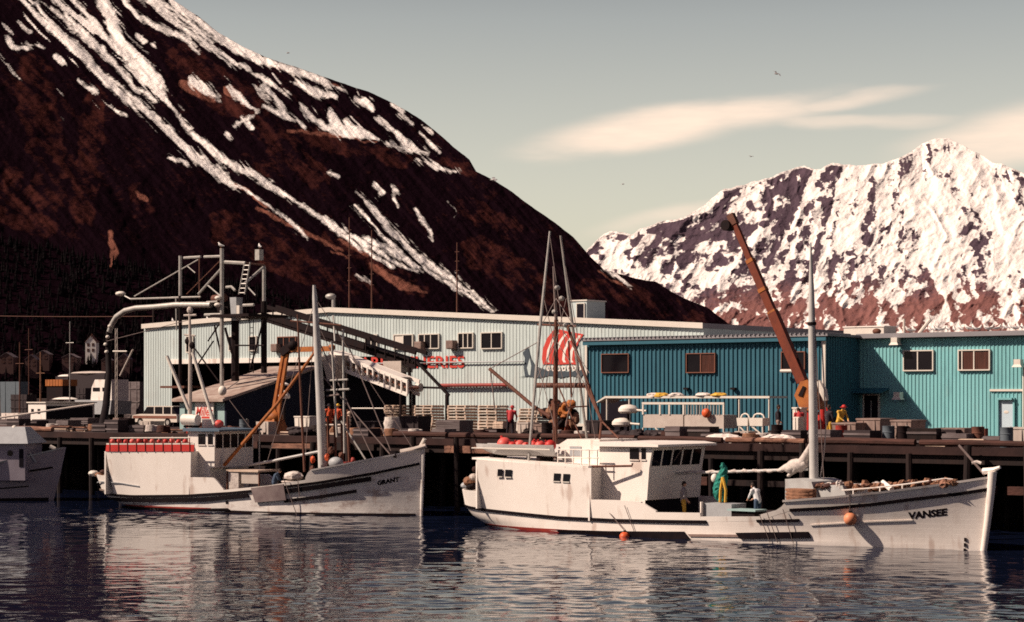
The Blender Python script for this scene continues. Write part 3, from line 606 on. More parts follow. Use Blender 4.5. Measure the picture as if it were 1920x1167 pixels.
def text_mesh(s, size=1.0, bold=0.0, shear=0.0):
    cu = bpy.data.curves.new('lettering', 'FONT'); cu.body = s; cu.size = size; cu.offset = bold; cu.shear = shear; cu.resolution_u = 3
    o = bpy.data.objects.new('lettering', cu); COL.objects.link(o)
    dg = bpy.context.evaluated_depsgraph_get(); me = bpy.data.meshes.new_from_object(o.evaluated_get(dg))
    v = np.array([x.co[:] for x in me.vertices]); f = [tuple(p.vertices) for p in me.polygons]
    bpy.data.objects.remove(o); bpy.data.curves.remove(cu); bpy.data.meshes.remove(me)
    v = v[:, :2]; v -= v.min(0); sc = v.max(0); return v/sc, f, sc
def wall_text(s, px0, px1, py0, py1, Y, m, parent, bold=0.02, shear=0.0, name='lettering', dy=0.0):
    v, f, sc = text_mesh(s, 1, bold, shear); xa, xb = XY(px0, Y), XY(px1, Y); zb0, zt0 = ZY(px0, py1, Y), ZY(px0, py0, Y)
    b = MB(); b.add([(xa+(xb-xa)*u, Y-dy, zb0+(zt0-zb0)*w) for u, w in v], f)
    me = bpy.data.meshes.new(name); me.from_pydata(b.v, [], b.f); me.materials.append(m); me.update()
    o = bpy.data.objects.new(name, me); COL.objects.link(o); attach(o, parent); o['kind'] = 'stuff'; return o
GZ0 = DZ-0.25
# ---- pale warehouse
YW = 112.0
def white_warehouse():
    xl, xp, xr = XY(270, YW), XY(620, YW), XY(1320, YW)
    zl, zp, zr = ZY(270, 614, YW), ZY(620, 583, YW), ZY(1320, 613, YW)
    zt = lambda x: float(np.interp(x, [xl, xp, xr], [zl, zp, zr]))
    t = thing('warehouse', 'long pale blue-grey fish plant with red lettering and low gabled roof', 'building', (xp, YW, GZ0))
    ax0, ax1 = XY(322, YW), XY(762, YW)          # loading bay opening
    zb = ZY(500, 672, YW)
    ribbed(xl, ax0, GZ0+1.2, zt, YW, 0.30, 0.026, 'wall', M_WALLW, t)
    ribbed(ax0, ax1, zb, zt, YW, 0.30, 0.026, 'wall', M_WALLW, t)
    ribbed(ax1, xr, GZ0+0.6, zt, YW, 0.30, 0.026, 'wall', M_WALLW, t)
    b = MB(); b.box((xl-0.02, YW-0.06, GZ0), (ax0, YW+0.2, GZ0+1.2)); b.build('concrete_base', M_TRIM, t)
    b = MB(); b.box((ax1, YW-0.05, GZ0), (xr, YW+0.2, GZ0+0.6)); b.build('concrete_base', M_TRIM, t)
    # loading bay: lintel, back wall, jambs
    b = MB(); b.box((ax0-0.1, YW-0.16, zb-0.35), (XY(640, YW), YW+0.1, zb+0.02)); b.build('bay_lintel', M_WHITE2, t)
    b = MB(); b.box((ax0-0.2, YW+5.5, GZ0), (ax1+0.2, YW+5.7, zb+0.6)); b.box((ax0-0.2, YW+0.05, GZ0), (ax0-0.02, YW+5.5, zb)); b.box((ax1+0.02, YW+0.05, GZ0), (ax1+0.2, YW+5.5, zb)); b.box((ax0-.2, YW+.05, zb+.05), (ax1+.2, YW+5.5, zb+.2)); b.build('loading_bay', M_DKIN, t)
    # right end wall, roof
    ribbed(YW+0.02, YW+26, GZ0, lambda u: zr-(u-YW)*0.0, xr, 0.30, 0.04, 'end_wall', M_WALLW, t, axis='y')
    b = MB()
    for (x0, z0, x1, z1) in ((xl, zl, xp, zp), (xp, zp, xr, zr)):
        b.prism([(x0, YW-0.22, z0+0.02), (x1, YW-0.22, z1+0.02), (x1, YW-0.22, z1+0.20), (x0, YW-0.22, z0+0.20)], (0, 26, 0))
    r = b.build('roof', M_ROOF, t)
    b = MB()
    for (x0, z0, x1, z1) in ((xl-.05, zl, xp, zp), (xp, zp, xr+.05, zr)):
        b.prism([(x0, YW-0.26, z0-0.12), (x1, YW-0.26, z1-0.12), (x1, YW-0.26, z1+0.26), (x0, YW-0.26, z0+0.26)], (0, 0.036, 0))
    b.build('fascia', M_TRIM, t)
    b = MB(); b.box((xr, YW-0.2, zr-0.1), (xr+0.06, YW+26, zr+0.24)); b.build('end_fascia', M_ROOF, t)
    cw = M_TRIM
    window(t, 523, 556, 633, 656, YW, (0.33, 0.66), frame=M_CARB)
    window(t, 688, 708, 629, 651, YW)
    window(t, 741, 775, 629, 654, YW, curtain={0: cw}); window(t, 788, 824, 628, 653, YW, (0.28, 0.6))
    window(t, 862, 888, 626, 652, YW, (0.33, 0.66)); window(t, 905, 942, 625, 653, YW)
    window(t, 352, 363, 632, 660, YW, ()); window(t, 432, 444, 632, 657, YW, ()); window(t, 470, 482, 632, 657, YW, ())
    for px, py in ((793, 648), (852, 646), (523, 652)):
        p = W(px, py, YW); b = MB(); b.box((p.x-0.32, YW-0.62, p.z-0.3), (p.x+0.32, YW-0.06, p.z+0.28)); b.box((p.x-.36, YW-.5, p.z-.36), (p.x+.36, YW-.06, p.z-.3))
        for i in range(5): b.box((p.x-0.28, YW-0.64, p.z-0.24+i*0.1), (p.x+0.28, YW-0.62, p.z-0.2+i*0.1))
        b.build('air_conditioner', M_TOTE, t)
    wall_text('SEWARD FISHERIES', 620, 872, 671, 693, YW, M_REDLET, t, 0.018, dy=0.075)
    # cladding-mounted pole, pipe
    p, q = W(828, 723, YW), W(957, 722, YW); b = MB(); b.tube((p.x, YW-0.3, p.z), (q.x, YW-0.3, q.z), 0.13, None, 8)
    for s in (.1, .5, .9): x = p.x+(q.x-p.x)*s; b.box((x-.04, YW-.3, p.z-.05), (x+.04, YW-.04, p.z+.05))
    b.build('red_wall_pole', M_REDBOOT, t, smooth=True)
    p, q = W(690, 682, YW), W(985, 678, YW); b = MB(); b.tube((p.x, YW-0.2, p.z), (q.x, YW-0.2, q.z), 0.05); b.build('wall_pipe', M_GREYP, t)
    # painted longship
    mu = thing('painted_ship', 'mural of a longship with red striped sail on pale warehouse wall', 'mural', (XY(1045, YW), YW-0.08, ZY(1045, 690, YW)))
    def poly(pts, name, m, dy):
        b = MB(); b.add([W(x, y, YW-0.07-dy) for x, y in pts], [tuple(range(len(pts)))])
        me = bpy.data.meshes.new(name); me.from_pydata(b.v, [], b.f); me.materials.append(m); me.update(); o = bpy.data.objects.new(name, me); COL.objects.link(o); attach(o, mu)
    hull = [(972,708),(984,705),(982,690),(984,672),(980,662),(990,650),(992,662),(995,672),(1002,684),(1012,690),(1025,694),(1060,697),(1080,697),(1094,692),(1093,703),(1088,708),(1070,705),(1050,709),(1030,704),(1010,709),(990,706)]
    poly(hull, 'ship_hull', M_MURALG, 0)
    poly([(988,690),(993,672),(996,686),(994,704),(991,703)], 'prow_stripe', M_WALLW, 0.006)
    L_ = [(1037,620),(1026,634),(1018,654),(1016,672),(1018,684)]; R_ = [(1094,627),(1086,640),(1079,656),(1077,672),(1080,684)]
    poly(L_+[(1030,683),(1050,684),(1066,683)]+R_[::-1]+[(1066,622),(1050,618)], 'sail', M_REDLET, 0)
    for i, (f0, f1) in enumerate(((0.13, 0.21), (0.38, 0.46), (0.62, 0.70), (0.84, 0.92))):
        a = [(l[0]+(r[0]-l[0])*f0, l[1]+(r[1]-l[1])*f0+3) for l, r in zip(L_, R_)]; c = [(l[0]+(r[0]-l[0])*f1, l[1]+(r[1]-l[1])*f1+3) for l, r in zip(L_, R_)]
        a[-1] = (a[-1][0], a[-1][1]-7); c[-1] = (c[-1][0], c[-1][1]-7)
        poly(a+c[::-1], 'sail_stripe', M_WHITE2, 0.006)
    for i in range(7):
        cx, cy = 1028+i*9.6, 691+0.6*math.sin(i)
        n = 10; b = MB(); out = [W(cx+3.8*math.cos(6.283*k/n), cy+5.2*math.sin(6.283*k/n), YW-0.083) for k in range(n)]; inn = [W(cx+1.8*math.cos(6.283*k/n), cy+2.6*math.sin(6.283*k/n), YW-0.083) for k in range(n)]
        b.add(out+inn, [(k, (k+1) % n, n+(k+1) % n, n+k) for k in range(n)]); b.build('shield', M_WHITE2, mu)
    # roof house, cowl vent, small vents
    x0, x1 = XY(1068, YW+4), XY(1100, YW+4); z0 = zt(x0)+0.1; z1 = ZY(1085, 565, YW+4)
    h = thing('roof_house', 'small pale rooftop hut with an open dark doorway', 'hut', (x0, YW+4, z0))
    b = MB(); b.box((x0, YW+4, z0-0.3), (x1, YW+6.3, z1)); b.build('wall', M_WALLW, h)
    b = MB(); b.box((x0-.08, YW+3.92, z1), (x1+.08, YW+6.38, z1+.09)); b.build('roof', M_TRIM, h)
    xd0, xd1 = XY(1083, YW+4), XY(1096, YW+4); b = MB(); b.box((xd0, YW+3.94, z0), (xd1, YW+4.02, z1-.25)); d = b.build('door', M_DKIN, h)
    b = MB(); b.box((xd0-.06, YW+3.9, z0), (xd0, YW+4, z1-.2)); b.box((xd1, YW+3.9, z0), (xd1+.06, YW+4, z1-.2)); b.box((xd0-.06, YW+3.9, z1-.2), (xd1+.06, YW+4, z1-.14)); b.build('frame', M_TRIM, d)
    p = W(620, 583, YW+3); v = thing('cowl_vent', 'grey cowl vent on the roof ridge of the pale warehouse', 'vent', p)
    zc = ZY(620, 556, YW+3); b = MB(); b.tube((p.x+.3, YW+3, p.z-.2), (p.x+.3, YW+3, zc-.1), 0.14); b.build('stack', M_STEEL, v)
    b = MB(); b.ell((p.x, YW+3, zc), (0.5, 0.35, 0.24)); b.build('cowl', M_STEEL, v, True)
    for px, top, lab in ((655, 408, 'tall rusty aerial mast on roof beside the cowl vent'), (697, 432, 'rusty roof mast right of the tallest aerial'), (857, 455, 'faint thin pole rising behind the roof over the wall windows')):
        p = W(px, 590, YW+9); zt_ = ZY(px, top, YW+9); m = thing('aerial_mast', lab, 'mast', (p.x, YW+9, p.z-.5), group='aerials on the pale roof')
        b = MB(); b.tube((p.x, YW+9, p.z-1), (p.x, YW+9, zt_), 0.075, 0.04, 6); b.build('pole', M_RUST, m)
        for i in range(5): b = MB(); z = p.z+(zt_-p.z)*(0.35+0.13*i); b.tube((p.x-.22, YW+9, z), (p.x+.22, YW+9, z), 0.02, None, 5); b.build('cross_arm', M_RUST, m)
    return zr
white_warehouse()
# ---- teal warehouse: projecting dark wing and bright wing behind it
YD, YT, ZE = 101.8, 105.9, 9.55
def teal_warehouse():
    xa, xb = XY(1101, YD), XY(1548, YD); xr = XY(2150, YT)
    t = thing('teal_warehouse', 'bright teal corrugated shed with two windows and a pale door', 'building', (XY(1740, YT), YT, GZ0))
    ribbed(xb-0.3, xr, GZ0, ZE-0.02, YT, 0.235, 0.04, 'wall', M_WALLT, t)
    b = MB(); b.box((xb-0.0, YT-0.42, ZE), (xr, YT+22, ZE+0.22)); b.build('roof', M_ROOF, t)
    b = MB(); b.box((xb+.02, YT-0.5, ZE-0.05), (xr, YT-0.425, ZE+0.16)); b.build('gutter', M_ROOF, t)
    window(t, 1697, 1750, 659, 694, YT, (0.48,), frame=M_TRIM); window(t, 1800, 1856, 658, 693, YT, (0.1, 0.5), frame=M_TRIM, curtain={1: M_GLASSB, 2: M_GLASSB})
    for px, py in ((1687, 640), (1692, 742), (1917, 681)):
        p = W(px, py, YT); b = MB(); b.box((p.x-.2, YT-.75, p.z-.1), (p.x+.2, YT-.3, p.z+.2)); b.frus((p.x, YT-.55, p.z-.24), .3, .26, .2, .2, .15)
        l = b.build('wall_lamp', M_TRIM, t); b = MB(); b.tube((p.x, YT-.35, p.z), (p.x, YT-.03, p.z+.05), .05); b.build('bracket', M_STEEL, l)
    # entrance in the shaded corner
    x0, x1 = XY(1622, YT), XY(1648, YT); z1 = ZY(1635, 742, YT)
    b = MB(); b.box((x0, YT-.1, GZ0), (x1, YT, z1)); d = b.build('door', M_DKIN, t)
    b = MB(); b.box((x1, YT-.14, GZ0), (x1+.09, YT, z1+.08)); b.box((x0-.09, YT-.14, GZ0), (x0, YT, z1+.08)); b.box((x0, YT-.14, z1), (x1, YT, z1+.08)); b.build('frame', M_TRIM, d)
    b = MB(); b.box((XY(1634, YT), YT-.13, GZ0+1), (XY(1636, YT), YT-.1, z1-.3)); b.build('handle', M_STEEL, d)
    b = MB(); b.prism([(x0-.5, YT-.02, z1+.45), (x0-.5, YT-1.1, z1+.2), (x0-.5, YT-1.1, z1+.14), (x0-.5, YT-.02, z1+.36)], (x1-x0+1.2, 0, 0)); b.build('canopy', M_WALLD, t)
    # pale door at right
    x0, x1 = XY(1875, YT), XY(1901, YT); z1 = ZY(1890, 750, YT)
    b = MB(); b.box((x0, YT-.09, GZ0), (x1, YT, z1)); d = b.build('door', M_DOOR, t)
    b = MB(); b.box((x0-.12, YT-.25, GZ0), (x0, YT, z1+.12)); b.box((x1, YT-.16, GZ0), (x1+.1, YT, z1+.12)); b.box((x0, YT-.3, z1), (x1, YT, z1+.12)); b.build('frame', M_WALLT, d)
    b = MB(); b.ell(((x0+x1)/2, YT-.095, GZ0+1.6), (.16, .012, .09), 10, 6); b.build('plate', M_TRIM, d)
    b = MB(); b.box((XY(1857, YT), YT-.12, ZY(1880, 734, YT)), (XY(1919, YT), YT, ZY(1880, 730, YT))); b.build('drip_rail', M_TRIM, t)
    b = MB(); b.tube((XY(1921, YT), YT-.15, GZ0), (XY(1921, YT), YT-.15, ZY(1921, 684, YT)), .06); b.build('conduit', M_TRIM, t)
    # dark wing
    w = thing('dark_teal_wing', 'darker teal projecting shed wing behind the white roofed stand', 'building', (XY(1320, YD), YD, GZ0))
    ribbed(xa, xb, GZ0, ZE-0.02, YD, 0.31, 0.07, 'wall', M_WALLD, w)
    ribbed(YD+.02, YT, GZ0, ZE-0.02, xb, 0.31, 0.05, 'end_wall', M_WALLD, w, axis='y')
    b = MB(); b.box((xa-.15, YD-0.42, ZE+0.0), (xb+.35, YT-.52, ZE+0.14)); b.box((xa-.15, YT-.5, ZE+.0), (xb-.02, YT+22, ZE+.14)); b.build('roof', M_ROOF, w)
    b = MB(); x = xa-.15
    while x < xb+.3: b.tube((x, YD-.5, ZE+.17), (x, YD+2.8, ZE+.17), .05, None, 5); x += .31
    b.build('roof_ribs', M_ROOF, w)
    b = MB(); b.box((xa-.1, YD-.36, ZE-.26), (xb+.2, YD-.3, ZE-.01)); b.build('fascia', M_WALLD, w)
    b = MB(); b.box((xb-.16, YD-.16, GZ0), (xb+.07, YD-.075, ZE-.27)); b.build('corner_post', M_TRIM, w)
    b = MB(); b.box((xa-.1, YD-.12, GZ0), (xa+.06, YD-.075, ZE-.27)); b.build('corner_trim', M_TRIM, w)
    window(w, 1131, 1180, 665, 698, YD, (), frame=M_CARB, fw=.05); window(w, 1290, 1342, 664, 698, YD, (0.5,), frame=M_CARB, fw=.05, curtain={1: M_GLASSB}); window(w, 1468, 1510, 661, 692, YD, (0.5,), frame=M_CARB, fw=.05)
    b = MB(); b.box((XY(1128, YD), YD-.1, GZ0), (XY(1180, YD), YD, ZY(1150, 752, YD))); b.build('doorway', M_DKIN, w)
    p = W(1487, 696, YD); b = MB(); b.tube((p.x-.55, YD-.5, p.z), (p.x+.55, YD-.5, p.z), .1); b.build('strip_lamp', M_TRIM, w)
    for px, py in ((1290, 729), (1378, 729)):
        p = W(px, py, YD); b = MB(); b.box((p.x-.16, YD-.3, p.z-.06), (p.x+.16, YD-.06, p.z+.06)); b.build('junction_box', M_DARKST, w)
    # rooftop items
    p0, p1 = XY(1582, YT+3), XY(1657, YT+3); u = thing('roof_unit', 'long cream box unit on the teal roof left of the gulls', 'roof unit', (p0, YT+3, ZE+.2))
    b = MB(); b.box((p0, YT+3, ZE+.22), (p1, YT+4.6, ZE+.75)); b.build('casing', M_TRIM, u)
    b = MB(); b.box((p0-.05, YT+2.95, ZE+.75), (p1+.05, YT+4.65, ZE+.82)); b.build('lid', M_WHITE2, u)
    p = W(1644, 624, YT+1); b = MB(); b.ell((p.x, YT+1, ZE+.4), (.28, .2, .18)); b.tube((p.x, YT+1, ZE+.2), (p.x, YT+1, ZE+.4), .1); tag(b.build('mushroom_vent', M_RUST, None, True), 'small rusty vent cap in front of the cream roof unit', 'vent')
    p = XY(1695, YT+2); b = MB(); b.tube((p, YT+2, ZE+.2), (p, YT+2, ZY(1695, 598, YT+2)), .075); tag(b.build('vent_pipe', M_TRIM, None, True), 'upright pale pipe on the teal roof', 'pipe')
    a, c = W(1722, 625, YT+2), W(1745, 599, YT+2); b = MB(); b.tube((a.x, YT+2, ZE+.2), c, .11); tag(b.build('leaning_pipe', M_TRIM, None, True), 'pale pipe leaning to the right on the teal roof', 'pipe')
    return t
teal_warehouse()
# ---- unloading tower with hose boom
YU = 90.0
def unloading_tower():
    t = thing('unloading_tower', 'open steel unloading tower with ladder above the dark shed', 'tower', (XY(416, YU), YU, GZ0))
    D = 3.4
    def col(px, ytop, ybot, Y, m, r=.11, name='leg'):
        p = XY(px, Y); b = MB(); b.tube((p, Y, ZY(px, ybot, Y)), (p, Y, ZY(px, ytop, Y)), r, None, 8); b.build(name, m, t, True)
    col(338, 480, 555, YU, M_STEEL); col(416, 466, 745, YU, M_STEEL, .13); col(495, 500, 565, YU+D, M_STEEL, .12)
    col(338, 555, 720, YU, M_DARKST, .12); col(441, 590, 715, YU+1.5, M_DARKST, .26); col(495, 565, 700, YU+D, M_DARKST, .2); col(374, 482, 560, YU+D, M_RUST, .05)
    def br(a, c, r, m, name='brace', Ya=YU, Yb=None):
        b = MB(); b.tube(W(*a, Ya), W(*c, Yb or Ya), r, None, 6); b.build(name, m, t, True)
    br((345, 484), (376, 482), .09, M_STEEL, 'top_rail'); br((383, 482), (416, 481), .09, M_STEEL, 'top_rail'); br((422, 492), (460, 494), .12, M_STEEL, 'top_rail'); br((460, 494), (495, 497), .07, M_RUST, 'top_rail', YU, YU+D)
    br((372, 552), (416, 503), .085, M_STEEL); br((388, 534), (413, 555), .05, M_STEEL); br((455, 535), (495, 500), .09, M_STEEL, Yb=YU+D); br((461, 535), (479, 554), .05, M_STEEL); br((350, 552), (414, 488), .035, M_RUST); br((352, 500), (366, 512), .04, M_STEEL)
    br((387, 567), (408, 566), .07, M_STEEL, 'platform_rail'); br((384, 591), (416, 590), .1, M_STEEL, 'platform_rail'); br((456, 573), (476, 572), .1, M_STEEL, 'platform_rail'); br((320, 558), (374, 557), .05, M_STEEL, 'platform_rail')
    br((420, 690), (402, 610), .06, M_DARKST); br((422, 615), (440, 680), .08, M_DARKST); br((470, 690), (494, 600), .06, M_DARKST); br((390, 640), (416, 600), .05, M_DARKST); br((350, 715), (400, 640), .05, M_DARKST); br((355, 640), (410, 715), .05, M_DARKST); br((440, 648), (495, 648), .05, M_DARKST)
    p0, p1 = XY(322, YU), XY(500, YU+D); z = ZY(416, 590, YU)
    b = MB(); b.box((XY(398, YU), YU-.2, z-.18), (XY(470, YU), YU+D, z)); b.box((XY(372, YU), YU+.2, ZY(390, 577, YU)-.3), (XY(416, YU), YU+1.6, ZY(390, 577, YU))); b.build('platform', M_DARKST, t)
    # winch and hopper gear on the platform
    g = MB(); x = XY(425, YU+.8); g.box((x-.55, YU+.4, z), (x+.5, YU+1.8, z+.9)); g.build('winch_housing', M_DARKST, t)
    g = MB(); g.tube((x-.7, YU+.3, z+1.05), (x+.35, YU+.3, z+1.1), .28, None, 10); g.build('winch_drum', M_RUST, t, True)
    g = MB(); x2 = XY(443, YU+.4); g.frus((x2, YU+.4, z-.4), .22, .22, .3, .3, 1.5); g.build('hopper', M_GREYP, t)
    g = MB(); x2 = XY(450, YU+.2); g.box((x2-.12, YU, z-.2), (x2+.14, YU+.3, z+.55)); g.build('control_box', M_TRIM, t)
    for px, py in ((409, 559), (408, 572)):
        g = MB(); g.ell(W(px, py, YU-.2), (.26, .2, .15), 10, 6); g.build('floodlight', M_TRIM, t, True)
    g = MB(); g.path([W(424, 539, YU), W(434, 538, YU), W(441, 545, YU)], .09, 6); g.build('pipe_elbow', M_STEEL, t, True)
    # ladder
    g = MB(); a0, a1 = W(448, 552, YU-.1), W(459, 492, YU-.1); c0, c1 = W(459, 552, YU-.1), W(469, 492, YU-.1); g.tube(a0, a1, .05, None, 6); g.tube(c0, c1, .05, None, 6); lad = g.build('ladder', M_STEEL, t)
    for i in range(7):
        f = (i+.3)/7; g = MB(); g.tube(a0.lerp(a1, f), c0.lerp(c1, f), .035, None, 5); g.build('rung', M_STEEL, lad)
    g = MB(); c0, c1 = XY(474, YU+D), XY(481, YU+D)
    for x in (c0, c1): g.tube((x, YU+D-.3, ZY(478, 700, YU+D)), (x, YU+D-.3, ZY(478, 600, YU+D)), .03, None, 5)
    l2 = g.build('lower_ladder', M_DARKST, t)
    for i in range(9): g = MB(); z_ = ZY(478, 695-i*10, YU+D); g.tube((c0, YU+D-.3, z_), (c1, YU+D-.3, z_), .025, None, 5); g.build('rung', M_DARKST, l2)
    g = MB(); g.box((XY(480, YU+D), YU+D-.1, ZY(485, 488, YU+D)), (XY(488, YU+D), YU+D+.3, ZY(485, 468, YU+D))); g.build('beacon', M_STEEL, t)
    # hose boom
    h = thing('hose_boom', 'steel boom carrying a pipe and black suction hose down behind the small boat', 'boom', W(340, 570, YU))
    g = MB(); g.tube(W(245, 561, YU), W(376, 557, YU), .06, None, 6); g.build('boom_beam', M_STEEL, h)
    g = MB(); g.tube(W(252, 556, YU), W(372, 487, YU), .045, None, 6); g.build('boom_stay', M_STEEL, h)
    g = MB(); g.path([W(396, 572, YU), W(330, 572, YU), W(290, 576, YU), W(255, 578, YU), W(235, 583, YU), W(218, 595, YU), W(209, 610, YU), W(204, 625, YU)], [.2, .2, .2, .19, .2, .2, .19, .17], 10); g.build('pipe', M_STEEL, h, True)
    g = MB(); g.path([W(204, 622, YU), W(203, 660, YU), W(204, 700, YU-.5), W(199, 760, YU-2), W(192, 800, YU-5), W(186, 840, 84)], [.2, .2, .22, .25, .28, .3], 10); g.build('suction_hose', M_RUBBER, h, True)
    for px, py in ((208, 612), (204, 632), (200, 646), (202, 660)):
        g = MB(); g.ell(W(px-2, py, YU-.2), (.16, .14, .12), 8, 6); g.build('coupling', M_TRIM, h, True)
    g = MB(); c = W(226, 551, YU); g.ell(c, (.42, .3, .17)); g.build('boom_lamp', M_TRIM, h, True)
    g = MB(); g.tube(c, W(245, 561, YU), .05); g.build('lamp_arm', M_STEEL, h)
    g = MB(); g.tube(W(330, 558, YU), W(331, 620, YU), .05); g.build('hanger', M_STEEL, h)
    # shed under the tower
    YS = 88.2
    x0, x1 = XY(340, YS), XY(424, YS); zt = ZY(380, 752, YS); zt2 = ZY(424, 742, YS); dep = 8.2
    s = thing('tower_shed', 'small dark shed with sloping roof and a red script sign under the steel tower', 'shed', (x0, YS, DZ))
    b = MB(); b.prism([(x1, YS, DZ), (x1, YS+dep, DZ), (x1, YS+dep, zt+2.1), (x1, YS, zt)], (-.15, 0, 0)); b.build('side_wall', M_NAVY, s)
    b = MB(); b.box((x0, YS, DZ), (x1-.15, YS+.12, zt-.1)); b.build('front_wall', M_TEALC, s)
    b = MB(); b.prism([(x0-.4, YS-.5, zt-.05), (x0-.4, YS+dep+.2, zt+2.2), (x0-.4, YS+dep+.2, zt+2.36), (x0-.4, YS-.5, zt+.12)], (x1-x0+.6, 0, 0)); b.build('roof', mat('pale_tin_roof', (.42, .34, .29), .6, (.25, .16, .13), 1.5, .8), s)
    b = MB(); b.box((x0-.02, YS-.12, DZ), (x0+.45, YS-.002, zt-.12)); b.build('corner_post', M_TEALC, s)
    b = MB(); b.box((XY(366, YS-.2), YS-.2, ZY(385, 792, YS)), (XY(400, YS-.2), YS-.1, ZY(385, 754, YS))); sg = b.build('sign', M_WHITE2, s)
    wall_text('Miller', 367, 399, 763, 780, YS-.2, M_REDLET, sg, .02, .35, dy=.008)
    b = MB(); b.box((XY(378, YS-.2), YS-.21, ZY(385, 785, YS)), (XY(393, YS-.2), YS-.205, ZY(385, 781, YS))); b.build('underline', M_REDLET, sg)
    b = MB(); b.ell(W(417, 733, YS-.3), (.3, .25, .32)); b.build('lamp_globe', M_TRIM, s, True)
    b = MB(); b.box((XY(300, YW-6), YW-6, ZY(300, 728, YW-6)), (XY(345, YW-6), YW-.1, ZY(300, 724, YW-6))); a_ = b.build('loading_canopy', M_RUST); attach(a_, s)
unloading_tower()
# ---- conveyors
def conveyors():
    Y = 99.0
    t = thing('conveyor_bridge', 'long dark sloping conveyor truss running from the tower to the pale wall', 'conveyor', W(500, 592, Y))
    a, c = W(497, 588, Y), W(780, 676, Y)
    for dz, dy, nm in ((0.0, 0, 'lower_chord'), (0.0, 1.1, 'lower_chord'), (.95, 0, 'upper_chord'), (.95, 1.1, 'upper_chord')):
        b = MB(); o = Vector((0, dy, dz-.45)); b.bar(a+o, c+o, .16, .26); b.build(nm, M_DARKST, t)
    n = 16
    for i in range(n+1):
        f = i/n; p = a.lerp(c, f); b = MB(); b.bar(p+Vector((0, -.1, -.4)), p+Vector((0, -.1, .45)), .07, .07); b.build('upright', M_DARKST, t)
    b = MB(); o = Vector((0, .55, -.1)); b.bar(a+o, c+o, 1.0, .08); b.build('belt', M_RUBBER, t)
    b = MB(); o = Vector((0, -.14, -.12)); b.bar(a+o, a.lerp(c, .68)+o, .05, .4); b.build('side_panel', M_DARKST, t)
    for (p, q) in (((779, 676), (842, 742)), ((766, 672), (770, 735))):
        b = MB(); b.bar(W(*p, Y), W(*q, Y), .16, .16); b.build('leg', M_DARKST, t)
    b = MB(); b.bar(W(765, 726, Y), W(838, 728, Y), .14, .14); b.build('cross_beam', M_DARKST, t)
    b = MB(); b.bar(W(776, 728, Y), W(776, 800, Y), .18, .18); b.bar(W(838, 740, Y), W(838, 800, Y), .18, .18); b.build('support', M_DARKST, t)
    b = MB(); p = W(745, 690, Y); b.box((p.x-1.1, Y-.2, p.z-.3), (p.x+.5, Y+1.0, p.z+.45)); b.build('discharge_box', M_BINW, t)
    b = MB(); b.tube(W(782, 727, Y-.3), W(789, 727, Y-.3), .3, None, 10); b.build('motor', M_TRIM, t, True)
    Y = 96.5
    t = thing('white_conveyor', 'white ribbed conveyor chute sloping below the dark truss', 'conveyor', W(690, 705, Y))
    a, c = W(618, 672, Y), W(764, 728, Y)
    for dz, nm in ((.42, 'side_rail'), (-.42, 'side_rail')):
        for dy in (0, 1.2): b = MB(); o = Vector((0, dy, dz)); b.bar(a+o, c+o, .1, .24); b.build(nm, M_WHITE2, t)
    for i in range(15):
        p = a.lerp(c, i/14); b = MB(); b.bar(p+Vector((0, 0, -.4)), p+Vector((0, 0, .4)), .1, .16); b.build('rib', M_WHITE2, t)
    b = MB(); o = Vector((0, .6, 0)); b.bar(a+o, c+o, 1.1, .12); b.build('belt', M_CARB, t)
    b = MB(); o = Vector((0, .6, .5)); b.bar(a+o, a.lerp(c, .9)+o, 1.0, .06); b.build('cover', M_WHITE2, t)
    for f in (.08, .9): p = a.lerp(c, f); b = MB(); b.bar(p+Vector((0, .1, -.4)), Vector((p.x, Y+.1, DZ)), .12, .12); b.bar(p+Vector((0, 1.1, -.4)), Vector((p.x, Y+1.1, DZ)), .12, .12); b.build('leg', M_DARKST, t)
    b = MB(); b.frus(W(628, 712, Y-.5), .35, .4, .75, .6, 1.6); b.build('chute', M_BINW, t)
conveyors()
